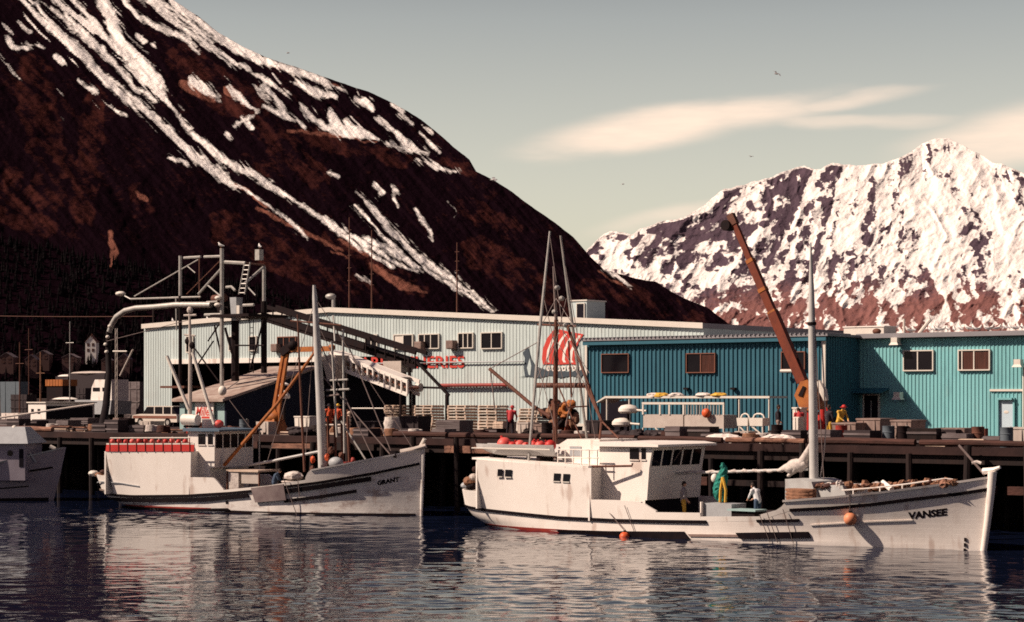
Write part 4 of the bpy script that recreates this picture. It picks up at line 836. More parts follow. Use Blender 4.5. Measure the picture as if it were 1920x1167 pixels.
# ---- cranes
def yellow_crane():
    Y = 84.5
    t = thing('yellow_crane', 'yellow knuckle-boom dock crane with bent arm beside the grey bay', 'crane', W(514, 815, Y))
    x = XY(514, Y); b = MB(); b.frus((x, Y, DZ), .75, .6, .38, .4, .9); b.build('pedestal', M_YEL, t)
    b = MB(); b.ell((x, Y, DZ+1.0), (.62, .5, .4)); b.build('turntable', M_YEL, t, True)
    b = MB(); b.bar(W(512, 796, Y), W(508, 778, Y), .34, .4); b.bar(W(508, 780, Y), W(519, 768, Y), .3, .3); b.build('column', M_YEL, t)
    for o in (-.2, .22): b = MB(); p, q = W(516, 778, Y), W(535, 664, Y); s = Vector((o, 0, 0)); b.bar(p+s, q+s*.8, .16, .2); b.build('main_arm', M_YEL, t)
    b = MB(); b.tube(W(523, 790, Y-.15), W(527, 742, Y-.15), .07); b.build('ram', M_YEL, t, True)
    b = MB(); b.bar(W(530, 662, Y), W(545, 650, Y), .4, .5); b.ell(W(549, 648, Y-.1), (.35, .3, .3)); b.build('elbow', M_DARKST, t)
    b = MB(); b.bar(W(541, 656, Y), W(623, 654, Y), .26, .3); b.build('jib', M_YEL, t)
    b = MB(); b.ell(W(622, 652, Y), (.25, .2, .2), 8, 6); b.build('jib_head', M_YEL, t)
    b = MB(); b.tube(W(604, 654, Y), W(604, 666, Y), .03); b.lathe(W(604, 672, Y), [(.12, -.2), (.22, -.1), (.24, .1), (.15, .2)]); b.build('jib_lamp', M_TRIM, t, True)
    Y = 86
    p = W(533, 740, Y); s = thing('lamp_post', 'pole with a white bell lamp behind the yellow crane', 'lamp', (p.x, Y, DZ))
    b = MB(); b.tube((p.x, Y, DZ), (p.x, Y, p.z+.9), .08); b.build('post', M_DARKST, s)
    b = MB(); b.lathe((p.x, Y, p.z-.15), [(.34, -.1), (.36, .1), (.24, .25), (.12, .4)]); b.build('bell', M_WHITE2, s, True)
    b = MB(); b.lathe((p.x, Y, p.z+.55), [(.3, 0), (.3, .08), (.08, .2)]); b.build('cap', M_WHITE2, s, True)
    b = MB(); b.ell((p.x+.05, Y-.1, p.z+1.1), (.1, .1, .16), 8, 6); b.build('finial', M_WHITE2, s, True)
yellow_crane()
def boom_crane():
    Y = 88.0
    t = thing('boom_crane', 'orange telescopic boom crane on a yellow turret and red pedestal', 'crane', (XY(1512, Y), Y, DZ))
    base, tip = W(1505, 716, Y), W(1374, 412, Y)
    for f0, f1, w, h in ((0, .42, .38, .5), (.38, .74, .3, .4), (.70, 1.0, .22, .3)):
        b = MB(); b.bar(base.lerp(tip, f0), base.lerp(tip, f1), w, h); b.build('boom_section', M_ORCR, t)
    for f in (.42, .56, .74): b = MB(); p = base.lerp(tip, f); d = (tip-base).normalized(); b.bar(p-d*.1, p+d*.1, .44-.18*f*.8, .56-.24*f*.9); b.build('collar', M_YEL, t)
    d = (tip-base).normalized()
    b = MB(); b.bar(tip-d*.3, tip+d*.3, .3, .38); b.build('boom_head', M_RUST, t)
    b = MB(); b.tube(tip+Vector((-.3, -.3, -.3)), tip+Vector((-.3, .3, -.3)), .28, None, 12); b.build('sheave', M_DARKST, t, True)
    b = MB(); b.tube(W(1517, 742, Y), base.lerp(tip, .16)+Vector((.25, 0, -.2)), .16); b.build('lift_ram', M_DARKST, t, True)
    x = XY(1512, Y); z = ZY(1512, 772, Y)
    b = MB(); b.prism([W(1489, 742, Y-.5), W(1500, 716, Y-.5), W(1514, 712, Y-.5), W(1530, 742, Y-.5), W(1532, 770, Y-.5), W(1500, 770, Y-.5), W(1494, 752, Y-.5)], (0, 1.1, 0)); b.build('turret', M_YEL, t)
    b = MB(); b.prism([W(1496, 742, Y-.56), W(1505, 724, Y-.56), W(1510, 726, Y-.56), W(1504, 744, Y-.56)], (0, .04, 0)); b.build('turret_slot', M_DARKST, t)
    for i, px in enumerate((1503, 1509, 1516, 1536, 1542, 1549)):
        b = MB(); X_ = XY(px, Y-.3); b.tube((X_, Y-.3+.1*(i % 2), DZ), (X_, Y-.3+.1*(i % 2), ZY(px, 772-(i % 3)*4, Y)), .12, None, 8); b.build('pedestal_post', M_RED, t, True)
    b = MB(); b.box((XY(1500, Y), Y+.2, DZ), (XY(1552, Y), Y+.9, z-.3)); b.build('pedestal_core', M_DARKST, t)
    b = MB(); p = W(1535, 715, Y); b.path([p, p+Vector((.25, 0, -.5)), p+Vector((.4, 0, -1.0))], [.12, .22, .16], 8); b.build('hose_guard', M_TRIM, t, True)
boom_crane()
# ================================================================ BOATS
class Hull:
    """near side of the boat is local -y; x from stern to stem; z up from the waterline"""
    def __init__(s, org, yaw, stern, stem, B, Bw, full_aft=.5, full_fwd=.62, zref=2.0, aft=.14, wl_fwd=.5, tuck=.3):
        s.org = Vector(org); s.yaw = yaw; s.stern = stern; s.stem = stem; s.B = B; s.Bw = Bw; s.aft = aft; s.ff = full_fwd; s.zref = zref; s.wl = wl_fwd; s.tuck = tuck
        s.M = Matrix.Translation(s.org) @ Matrix.Rotation(yaw, 4, 'Z'); s.Mi = s.M.inverted()
    def xs(s, t, z):
        a = np.interp(z, *zip(*s.stern)); b = np.interp(z, *zip(*s.stem)); return a+(b-a)*t
    def hb(s, t, z):
        def plan(t, aft, ff, p):
            k = 1.0
            if t < aft: k = math.sqrt(max(0, 1-((aft-t)/aft)**2.2))
            if t > ff: k = max(0, 1-((t-ff)/(1-ff))**p)
            return k
        top = s.B*plan(t, s.aft, s.ff, 2.3); wl = s.Bw*plan(t, s.aft*2.3, s.wl, 1.75)
        u = max(-.6, min(1.15, z/s.zref)); f = max(0, u)**1.35
        y = wl+(top-wl)*f
        if z < 0: y = wl*(1+z*s.tuck)
        return max(0.0, y)
    def pos(s, t, z, side=-1, off=0): return Vector((s.xs(t, z), side*(s.hb(t, z)+off), z))
    def at(s, px, py):
        best = None
        for t in np.linspace(0.0, 1.0, 301):
            z = 1.0
            for _ in range(4):
                w = s.M @ s.pos(t, z); v = w-EYE; d = v.dot(FWD); z = HC+d*(YH-py)/FPX
                z = max(-.5, min(4.5, z))
            w = s.M @ s.pos(t, z); x, y = proj(w); e = abs(x-px)+.3*abs(y-py)
            if best is None or e < best[0]: best = (e, t, z)
        return best[1], best[2]
    def L(s, px, py, y=0.0):                     # pixel on the local plane y=const -> local point
        o = s.Mi @ EYE; d = (s.Mi.to_3x3() @ ray(px, py)); return o+d*((y-o.y)/d.y)
    def shell(s, top, parent, m, name='hull', zb=-1.1, nt=90, nz=14):
        ts = np.linspace(0, 1, nt)**1.0; b = MB(); rows = []
        for t in ts:
            zt = top(t); rows.append([s.pos(t, zb+(zt-zb)*k/nz, -1) for k in range(nz+1)])
        n = nz+1
        vs_ = [p for r in rows for p in r]+[Vector((p.x, -p.y, p.z)) for r in rows for p in r]; o = nt*n; fs_ = []
        for i in range(nt-1):
            for k in range(nz):
                a = i*n+k; fs_.append((a, a+n, a+n+1, a+1)); fs_.append((o+a, o+a+1, o+a+n+1, o+a+n))
        for k in range(nz): fs_.append((k, k+1, o+k+1, o+k))
        e = (nt-1)*n
        for k in range(nz): fs_.append((e+k, o+e+k, o+e+k+1, e+k+1))
        b.add(vs_, fs_); ob = b.build(name, m, parent, True, True); return ob
    def strip(s, zlo, zhi, t0, t1, parent, m, name, off=.0, th=.1, nt=60, sides=(-1, 1)):
        """plate on the hull side between two height functions, with thickness inward"""
        objs = []
        for sd in sides:
            b = MB(); vs_ = []; fs_ = []
            for i in range(nt+1):
                t = t0+(t1-t0)*i/nt; a, c = zlo(t), zhi(t)
                c = max(c, a+.01)
                for z, o in ((a, off), (c, off), (c, off-th), (a, off-th)):
                    p = s.pos(t, z, sd, 0); q = max(0.004, abs(p.y)+o) if abs(p.y)+o > 0 else 0.0; vs_.append(Vector((p.x, sd*q, p.z)))
            for i in range(nt):
                for k in range(4): fs_.append((4*i+k, 4*i+4+k, 4*i+4+(k+1) % 4, 4*i+(k+1) % 4))
            fs_ += [(0, 1, 2, 3), (4*nt+3, 4*nt+2, 4*nt+1, 4*nt)]
            b.add(vs_, fs_); objs.append(b.build(name, m, parent, True, True))
        return objs
    def curve(s, pts):                            # pixel polyline along the near side -> z(t), t0, t1
        q = sorted(s.at(*p) for p in pts); ts = [a for a, _ in q]; zs = [b for _, b in q]
        return (lambda t: float(np.interp(t, ts, zs))), ts[0], ts[-1]
    def guard(s, pts, h, parent, m, name='guard_rail', off=.05, sides=(-1, 1)):
        z, a, c = s.curve(pts); return s.strip(lambda t: z(t)-h/2, lambda t: z(t)+h/2, a, c, parent, m, name, off, off+.03, 50, sides)
    def letters(s, txt, p0, p1, hpx, m, parent, bold=.03):
        (t0, z0), (t1, z1) = s.at(*p0), s.at(*p1); h = (z1-s.at(p1[0], p1[1]+hpx)[1])
        v, f, sc = text_mesh(txt, 1, bold)
        vs_ = [s.pos(t0+(t1-t0)*u, z0+(z1-z0)*u-h+h*w, -1, .008) for u, w in v]
        me = bpy.data.meshes.new('name_lettering'); me.from_pydata([tuple(p) for p in vs_], [], f); me.materials.append(m); me.update()
        o = bpy.data.objects.new('name_lettering', me); COL.objects.link(o); o.parent = parent; return o
def lbox(parent, name, m, a, b): g = MB(); g.box(a, b); return g.build(name, m, parent, local=True)
def ltube(parent, name, m, pts, r, n=8): g = MB(); g.path(pts, r, n); return g.build(name, m, parent, True, True)
def deck_plate(h, parent, zf, t0, t1, m, name='deck', inset=.1, n=30):
    b = MB(); vs_ = []
    for i in range(n+1):
        t = t0+(t1-t0)*i/n; z = zf(t); y = max(.02, h.hb(t, z)-inset); x = h.xs(t, z); vs_ += [(x, -y, z), (x, y, z), (x, y, z-.08), (x, -y, z-.08)]
    fs_ = []
    for i in range(n):
        for k in range(4): fs_.append((4*i+k, 4*i+4+k, 4*i+4+(k+1) % 4, 4*i+(k+1) % 4))
    fs_ += [(0, 1, 2, 3), (4*n+3, 4*n+2, 4*n+1, 4*n)]
    b.add(vs_, fs_); return b.build(name, m, parent, local=True)
M_DECKB = mat('worn_boat_deck', (.16, .12, .10), .85, (.09, .06, .05), 2.5, .8)
M_HATCH = mat('grey_hatch_paint', (.44, .44, .43), .6, (.34, .33, .32), 2.5, .7, grime=(.25, .15, .1), gamt=.4)

# ---------------------------------------------------------------- large white boat at right
yv = math.radians(-2.2)
stemW = GZ(1848, 1033, 0); LV = 26.0
orgV = Vector((stemW.x-LV*math.cos(yv), stemW.y-LV*math.sin(yv), 0))
V = Hull(orgV, yv, [(-1.2, 4.5), (-.4, 2.0), (0, .9), (.45, -.1), (1.0, -.55), (1.8, -.42), (3.2, -.1)], [(-1.2, LV-.4), (0, LV-.1), (1.2, LV+.08), (2.2, LV+.2), (3.0, LV+.28)], 2.95, 2.75, zref=2.3, aft=.10, full_fwd=.60, wl_fwd=.45)
vt = thing('fishing_schooner', 'large white fishing boat with long aft house, black lettered bow, alongside at right', 'boat', orgV, yv)
gz, ga, gb = V.curve([(860, 948), (900, 955), (960, 962), (1050, 971), (1150, 976), (1250, 978), (1330, 979), (1425, 977), (1480, 958), (1600, 948), (1700, 936), (1800, 925), (1855, 919)])
def build_vansee():
    h = V
    low = lambda t: gz(t)
    h.shell(low, vt, M_WHITE)
    # boot-top, proud of the hull
    z0, a, c = h.curve([(905, 986), (960, 992), (1050, 998), (1150, 1004), (1180, 1007)])
    h.strip(lambda t: -.04, lambda t: .15, .03, c, vt, M_REDBOOT, 'boot_top', .012, .05)
    # upper side: house flush with the hull aft, bulwark forward (one step per run)
    def side(pts, t0, t1, m=M_WHITE2, name='bulwark', sides=(-1, 1), th=.12):
        z, a, c = h.curve(pts); h.strip(gz, z, t0, t1, vt, m, name, .004, th, 40, sides)
    T = lambda px, py: h.at(px, py)[0]
    tA, tB = T(893, 905), T(1105, 905)
    side([(862, 918), (892, 921)], 0, tA)
    tS = [T(1200, 945), T(1230, 958), T(1312, 965), T(1425, 968), T(1478, 942)]
    side([(1105, 937), (1150, 938), (1196, 941)], tB, tS[0]); side([(1196, 941), (1207, 945), (1216, 951), (1228, 958), (1232, 961)], tS[0], tS[1])
    side([(1232, 961), (1312, 962)], tS[1], tS[2], sides=(-1,)); side([(1316, 969), (1424, 969)], tS[2], tS[3], sides=(-1,)); side([(1232, 966), (1424, 969)], tS[1], tS[3], M_DARKTOTE, 'far_bulwark', (1,)); side([(1425, 965), (1440, 961), (1455, 957), (1465, 950), (1472, 942), (1478, 939)], tS[3], tS[4])
    side([(1470, 940), (1560, 933), (1650, 924), (1750, 911), (1860, 895)], tS[4], 1.0)
    h.guard([(1470, 940), (1560, 933), (1650, 924), (1750, 911), (1860, 895)], .09, vt, M_WHITE, 'cap_rail', .05)
    # stem post
    ltube(vt, 'stem', M_WHITE, [(LV-.4, 0, -.9), (LV-.08, 0, 0), (LV+.09, 0, 1.2), (LV+.21, 0, 2.2), (LV+.29, 0, 3.1)], [.12, .13, .14, .16, .18], 10)
    ltube(vt, 'bow_roller', M_WHITE2, [(LV-.1, 0, 3.1), (LV+.35, 0, 3.16), (LV+.62, 0, 3.28)], [.13, .11, .06], 8)
    # aft house
    zt, a, c = h.curve([(897, 862), (1000, 870), (1105, 878)])
    h.strip(gz, zt, tA, tB, vt, M_WHITE2, 'aft_house_side', .0, .1)
    xA, xB = h.xs(tA, 2), h.xs(tB, 2); zA, zB = zt(tA), zt(tB)
    bA, bB = h.hb(tA, 2.2)-.05, h.hb(tB, 2.2)-.05
    g = MB(); g.prism([(xA, -bA, .9), (xA, bA, .9), (xA, bA, zA), (xA, -bA, zA)], (.08, 0, 0)); g.build('aft_bulkhead', M_WHITE2, vt, local=True)
    g = MB(); g.prism([(xB, -bB, .6), (xB, bB, .6), (xB, bB, zB), (xB, -bB, zB)], (-.08, 0, 0)); g.build('front_bulkhead', M_WHITE2, vt, local=True)
    n = 24; g = MB(); vs_ = []
    for i in range(n+1):
        t = tA+(tB-tA)*i/n-(.006 if i == 0 else 0); z = zt(t); y = h.hb(t, 2.2)+.05; x = h.xs(t, 2); vs_ += [(x, -y, z), (x, y, z), (x, y, z+.09), (x, -y, z+.09)]
    fs_ = [(4*i+k, 4*i+4+k, 4*i+4+(k+1) % 4, 4*i+(k+1) % 4) for i in range(n) for k in range(4)]+[(0, 1, 2, 3), (4*n+3, 4*n+2, 4*n+1, 4*n)]
    g.add(vs_, fs_); g.build('house_roof', M_WHITE2, vt, local=True)
    for px0, px1, py0, py1 in ((933, 942, 880, 893), (948, 958, 881, 894), (1039, 1049, 888, 902), (1057, 1068, 889, 903)):
        (t0, z0), (t1, _), (_, z1) = h.at(px0, (py0+py1)/2), h.at(px1, (py0+py1)/2), h.at((px0+px1)/2, py0); z0 = h.at(px0, py1)[1]
        w = h.strip(lambda t: z0, lambda t: z1, t0, t1, vt, M_GLASS, 'window', .012, .03, 3, (-1,))[0]
        h.strip(lambda t: z0-.05, lambda t: z0-.005, t0-.001, t1+.001, w, M_TRIM, 'sill', .03, .04, 2, (-1,))
    deck_plate(h, vt, lambda t: .95, .01, tA, M_DECKB, inset=.14); deck_plate(h, vt, lambda t: .55, tB, tS[4], M_DECKB, inset=.14); deck_plate(h, vt, lambda t: gz(t)+.05, tS[4], .985, M_DECKB, 'fore_deck', .14)
    # wheelhouse
    yN = -2.0; pa, pb = h.L(1124, 925, yN), h.L(1213, 925, yN); zr = h.L(1170, 838, yN).z; zb = .5
    x0, x1 = pa.x, pb.x
    g = MB(); n0, n1 = [(x0, yN, zb), (x1, yN, zb), (x1+.28, yN, zr-.75), (x1-.05, yN, zr), (x0, yN, zr)], 0
    prof = [(x0, zb), (x1-.1, zb), (x1-.1, 1.55), (x1, 1.55), (x1+.12, zr-.9), (x1+.3, zr), (x0, zr)]
    g.prism([(x, yN, z) for x, z in prof], (0, -2*yN, 0)); wh = g.build('wheelhouse', M_WHITE2, vt, local=True)
    g = MB(); g.prism([(x0-.2, yN-.22, zr), (x1+.75, yN-.22, zr+.02), (x1+.75, yN-.22, zr+.12), (x1+.1, yN-.22, zr+.2), (x0-.2, yN-.22, zr+.2)], (0, -2*yN+.44, 0)); g.build('wheelhouse_roof', M_WHITE2, vt, local=True)
    lbox(vt, 'shade_panel', M_DKIN, (x1-.1, yN+.03, .56), (x1-.07, -yN-.03, 1.53))  # flat dark panel paints the shade of the opening under the front
    for px0, px1 in ((1181, 1198), (1203, 1211)):
        a_, b_ = h.L(px0, 841, yN), h.L(px1, 862, yN); w = lbox(vt, 'side_window', M_GLASS, (a_.x, yN-.02, b_.z), (b_.x, yN+.02, a_.z)); lbox(w, 'sill', M_WHITE, (a_.x-.03, yN-.05, b_.z-.05), (b_.x+.03, yN-.002, b_.z))
    for i in range(5):                         # raked front windows
        ya = yN+.14+i*.745; yb = ya+.62; za, zc = zr-.82, zr-.14
        fx = lambda z: x1+.12+(z-(zr-.9))*(.18/.9)+.012
        g = MB(); g.add([(fx(za), ya, za), (fx(za), yb, za), (fx(zc), yb, zc), (fx(zc), ya, zc), (fx(za)-.06, ya, za), (fx(za)-.06, yb, za), (fx(zc)-.06, yb, zc), (fx(zc)-.06, ya, zc)], [(0,1,2,3),(4,7,6,5),(0,4,5,1),(2,6,7,3),(1,5,6,2),(0,3,7,4)]); g.build('front_window', M_GLASS, vt, local=True)
    # trunk cabin / canvas top between house and wheelhouse, side passage
    pa, pb = h.L(1046, 850, -1.4), h.L(1124, 850, -1.4); zt1 = h.L(1090, 824, -1.4).z
    g = MB(); g.prism([(x, -1.4, z) for x, z in ((pa.x+.3, zB), (pb.x, zB-.1), (pb.x, zt1), (pa.x+.55, zt1), (pa.x, zt1-.28), (pa.x+.15, zt1-.4))], (0, 2.8, 0)); g.build('upper_cabin', M_WHITE2, vt, local=True)
    g = MB(); g.box((pa.x+.7, -1.43, zt1-.75), (pa.x+1.35, -1.38, zt1-.32)); g.build('louvre', M_GREYP, vt, local=True)
    yR = -2.55
    for y0 in (843, 858):
        a_, b_ = h.L(1046, y0, yR), h.L(1122, y0+1, yR); ltube(vt, 'handrail', M_WHITE2, [a_, b_], .03, 6)
    for px in (1046, 1060, 1075, 1090, 1105, 1120): ltube(vt, 'rail_post', M_WHITE2, [h.L(px, 843, yR), h.L(px, 874, yR)], .028, 6)
    ltube(vt, 'roof_box', M_WHITE2, [h.L(1000, 868, -2.3), h.L(1040, 871, -2.3)], .09, 8); ltube(vt, 'roof_box', M_WHITE2, [h.L(1044, 871, -2.3), h.L(1100, 875, -2.3)], .09, 8)
    ltube(vt, 'grab_pole', M_RUST, [h.L(1060, 876, -2.95), h.L(1185, 874, -2.3), h.L(1186, 869, -2.3)], .05, 6)
    lbox(vt, 'passage_door', M_DKIN, (x0-.02, -1.5, 1.6), (x0+.02, -.9, 2.5)); 
    ltube(vt, 'passage_step', M_WHITE2, [(x0-.9, -2.5, 1.2), (x0+.3, -2.45, 1.35)], .22, 8)
    # working deck: hatches, hauler table
    p = h.L(1355, 968, -1.2); tb = lbox(vt, 'hauling_table', M_GREYP, (p.x-.75, -1.5, .55), (p.x+.65, -.4, 1.5)); ltube(vt, 'table_leg', M_WHITE2, [(p.x-.8, -1.6, .5), (p.x-.8, -1.6, 1.55)], .07, 6)
    p = h.L(1402, 965, -1.4); lbox(vt, 'cutting_table', M_TEALC, (p.x-.7, -1.9, 1.25), (p.x+.7, -1.0, 1.32)); lbox(vt, 'table_base', M_DARKST, (p.x-.55, -1.8, .55), (p.x+.6, -1.1, 1.25))
    # companionway shelter and fore hatch
    a_, b_ = h.L(1477, 930, -1.1), h.L(1530, 930, -1.1); z0 = 1.3; z1 = h.L(1500, 899, -1.1).z
    g = MB(); g.prism([(x, -1.3, z) for x, z in ((a_.x, z0), (b_.x+.25, z0), (b_.x+.2, z0+.45), (b_.x-.1, z1-.08), (b_.x-.5, z1), (a_.x, z1))], (0, 2.4, 0)); g.build('companionway', M_HATCH, vt, local=True)
    a_, b_ = h.L(1532, 926, -1.0), h.L(1592, 926, -1.0); z1 = h.L(1560, 910, -1.0).z
    g = MB(); g.prism([(x, -1.1, z) for x, z in ((a_.x, z0), (b_.x+.2, z0), (b_.x-.25, z1), (a_.x, z1))], (0, 2.2, 0)); g.build('fore_hatch', M_HATCH, vt, local=True)
    p = h.L(1502, 932, -1.75); 
    for k in range(5):
        g = MB(); g.path([(p.x+.62*math.cos(j*.45)+.04*math.sin(j*2.1+k), -1.75+.36*math.sin(j*.45), p.z-.32+.13*k+.0022*j) for j in range(44)], .06, 6); g.build('rope_coil', M_ROPE, vt, True, True)
    rnd = random.Random(3)
    for i, px in enumerate(range(1540, 1792, 5)):          # coiled longline gear on the foredeck
        p = h.L(px, np.interp(px, [1545, 1800], [914, 907])+rnd.uniform(-4, 3), -.7); g = MB(); g.ell((p.x, -.7+rnd.uniform(-.3, .3), p.z), (rnd.uniform(.10, .26), .25, rnd.uniform(.07, .2)), 8, 6, .3); g.build('gear_coil', rnd.choice([M_ROPE, M_LOG2, M_ROPE, M_SAIL, M_LOG]), vt, local=True)
    # fore rails
    yr = -1.35; rail = [(1578, 921), (1640, 916), (1700, 909), (1770, 899), (1786, 900), (1792, 907)]
    ltube(vt, 'bow_rail', M_WHITE2, [h.L(px, py-1, -h.hb(h.at(px, py+12)[0], 2.2)+.12) for px, py in rail], .03, 6)
    for px, py, y2 in ((1600, 919, 931), (1650, 915, 925), (1692, 910, 920), (1755, 902, 911)):
        yy = -h.hb(h.at(px, py+12)[0], 2.2)+.12; ltube(vt, 'rail_stanchion', M_WHITE2, [h.L(px, py, yy), h.L(px, y2, yy)], .028, 6)
    ltube(vt, 'anchor_davit', M_WHITE2, [h.L(1655, 904, -.9), h.L(1672, 918, -1.2)], [.1, .12], 6)
    # mast, boom and furled sail, stays
    base, top = h.L(1527, 905, 0), h.L(1520, 455, 0)
    ltube(vt, 'mast', M_MAST, [Vector((base.x, 0, .6)), base.lerp(top, .3), base.lerp(top, .6), base.lerp(top, .8), top], [.20, .19, .16, .12, .03], 12)
    m1 = base.lerp(top, .33); 
    ltube(vt, 'boom', M_MAST, [h.L(1247, 889, 0), h.L(1515, 880, 0)], .06, 8)
    pts = []; rr = []
    for i in range(40):
        f = i/39; px = 1283+f*(1512-1283); py = 886-4*f+1.4*math.sin(i*1.9)
        if f > .75: py -= (f-.75)*50
        pts.append(h.L(px, py, 0)); rr.append((.062+.016*math.sin(i*1.7)+.010*math.sin(i*4.1)+(.24*sstep(.76, .9, f)-.12*sstep(.93, 1, f))))
    ltube(vt, 'furled_sail', M_SAIL, pts, [float(r) for r in rr], 10)
    ltube(vt, 'sail_bunch', M_SAIL, [h.L(1478, 893, 0), h.L(1492, 878, -.1), h.L(1508, 862, 0), h.L(1516, 845, 0), h.L(1521, 828, 0)], [.07, .17, .2, .14, .04], 10)
    ltube(vt, 'topping_lift', M_WIRE, [h.L(1247, 889, 0), h.L(1282, 838, -.5)], .025, 5)
    ltube(vt, 'halyard', M_WIRE, [h.L(1545, 905, 0), h.L(1533, 700, 0), top], .02, 5)
    ltube(vt, 'slack_line', M_SAIL, [h.L(1537, 900, .3), h.L(1545, 850, .3), h.L(1549, 800, .3), h.L(1541, 640, .2)], .03, 5)
    ltube(vt, 'mast_band', M_DARKST, [base.lerp(top, .655), base.lerp(top, .668)], .19, 10)
    ltube(vt, 'forestay', M_WIRE, [h.L(1846, 890, 0), h.L(1798, 835, 0)], .05, 6)
    ltube(vt, 'furled_line', M_SAIL, [h.L(1823, 868, 0), h.L(1832, 866, 0), h.L(1840, 869, 0)], .06, 6)
    # after rig: pair of trolling poles, mast, crosstree, gantry
    mb = h.L(1040, 840, 0); mt = h.L(1048, 440, 0)
    ltube(vt, 'aft_mast', M_RUST, [Vector((mb.x, 0, 2.8)), h.L(1043, 600, 0)], [.13, .1], 10); ltube(vt, 'aft_topmast', M_WIRE, [h.L(1043, 605, 0), h.L(1038, 500, 0)], [.08, .05], 6)
    ltube(vt, 'trolling_pole', M_STEEL, [h.L(990, 878, -2.5), h.L(1012, 620, -1.2), h.L(1031, 434, -.6)], [.06, .075, .045], 8); ltube(vt, 'trolling_pole', M_STEEL, [h.L(1104, 850, 2.3), h.L(1072, 600, 1.2), h.L(1051, 442, .6)], [.06, .075, .045], 8)
    ltube(vt, 'crosstree', M_RUST, [h.L(1008, 609, 0), h.L(1080, 612, 0)], .05, 6)
    ltube(vt, 'gantry_beam', M_RUST, [h.L(1003, 723, 0), h.L(1098, 723, 0)], .12, 8)
    for a_, b_, r in (((1004, 723), (988, 880), .07), ((1045, 720), (1110, 868), .05), ((1098, 723), (1128, 790), .09), ((1064, 612), (1128, 790), .1), ((1128, 790), (1122, 845), .08), ((1038, 723), (1045, 878), .05), ((1066, 640), (1072, 745), .06), ((1100, 762), (1064, 764), .05), ((1128, 790), (1160, 822), .06)):
        ltube(vt, 'gantry_strut', M_RUST, [h.L(*a_, 0), h.L(*b_, -.8)], r*.7, 7)
    ltube(vt, 'derrick', M_RUST, [h.L(918, 692, 0), h.L(1000, 762, 0), h.L(1032, 782, 0)], .09, 8); ltube(vt, 'derrick_stay', M_WIRE, [h.L(918, 692, 0), h.L(1012, 640, 0)], .022, 5); ltube(vt, 'derrick_fall', M_WIRE, [h.L(920, 694, 0), h.L(928, 770, 0)], .03, 5)
    for px, py in ((1045, 540), (1053, 560), (1040, 585), (1061, 610)): g = MB(); g.ell(h.L(px, py, 0), (.14, .14, .12), 8, 6); g.build('masthead_lamp', M_STEEL, vt, local=True)
    for a_, b_ in (((1031, 440), (1060, 650)), ((1031, 440), (990, 876)), ((1043, 600), (985, 870)), ((1043, 600), (1105, 700)), ((1051, 445), (1120, 845)), ((1043, 560), (1010, 620)), ((1043, 560), (1078, 615)), ((1020, 560), (1060, 730)), ((1062, 560), (1022, 730)), ((1043, 640), (1000, 723)), ((1043, 640), (1098, 723)), ((1085, 690), (1060, 800)), ((1010, 690), (1040, 800))): ltube(vt, 'rig_wire', M_WIRE, [h.L(*a_, 0), h.L(*b_, -1)], .018, 5)
    # guards and name
    blk = M_BLACKP
    h.guard([(858, 948), (900, 955), (960, 962), (1050, 971), (1150, 976), (1250, 978), (1325, 979)], .13, vt, blk, 'guard_rail', .07)
    h.guard([(1053, 1000), (1150, 1003), (1290, 1004)], .3, vt, blk, 'fender_strake', .09); h.guard([(1292, 1004), (1384, 1005)], .10, vt, M_TOTE, 'bare_strake', .05); h.guard([(1386, 1005), (1519, 1003)], .25, vt, blk, 'fender_strake', .09)
    h.guard([(1421, 977.5), (1500, 976)], .12, vt, blk, 'guard_rail', .07)
    h.guard([(1482, 957), (1560, 953), (1640, 946), (1700, 938), (1800, 926), (1853, 918)], .13, vt, blk, 'guard_rail', .06)
    h.guard([(1520, 985), (1630, 979), (1710, 976)], .05, vt, M_WHITE, 'spray_strip', .04)
    h.letters('VANSEE', (1704, 961), (1777, 953), 14, M_BLACKP, vt, .05)
    g = MB()
    for i in range(3):
        t, z = h.at(1810, 1012+i*10); p = h.pos(t, z, -1, .02); g.box((p.x-.05, p.y-.01, p.z-.07), (p.x+.05, p.y+.01, p.z+.07))
    g.build('draught_marks', M_BLACKP, vt, local=True)['kind'] = 'stuff'
    for px, y0, y1 in ((1432, 965, 1025), (1446, 962, 1026), (1476, 955, 1030), (1177, 948, 996)):
        t, z = h.at(px, (y0+y1)/2); p, q = h.pos(t, h.at(px, y0)[1], -1, .08), h.pos(t, max(.05, h.at(px, y1)[1]), -1, .06); ltube(vt, 'hanging_line', M_WIRE, [p, q], .016, 5)
    # stern clutter
    for px, py, r, m in ((880, 903, .3, M_ROPE), (888, 895, .22, M_BINW), (872, 911, .22, M_GREYP), (884, 912, .25, M_DARKST), (893, 880, .2, M_LOG)):
        p = h.L(px, py, -.8); g = MB(); g.ell((p.x, -.8, p.z), (r, r, r*.8), 10, 7, .08); g.build('stern_gear', m, vt, local=True)
build_vansee()
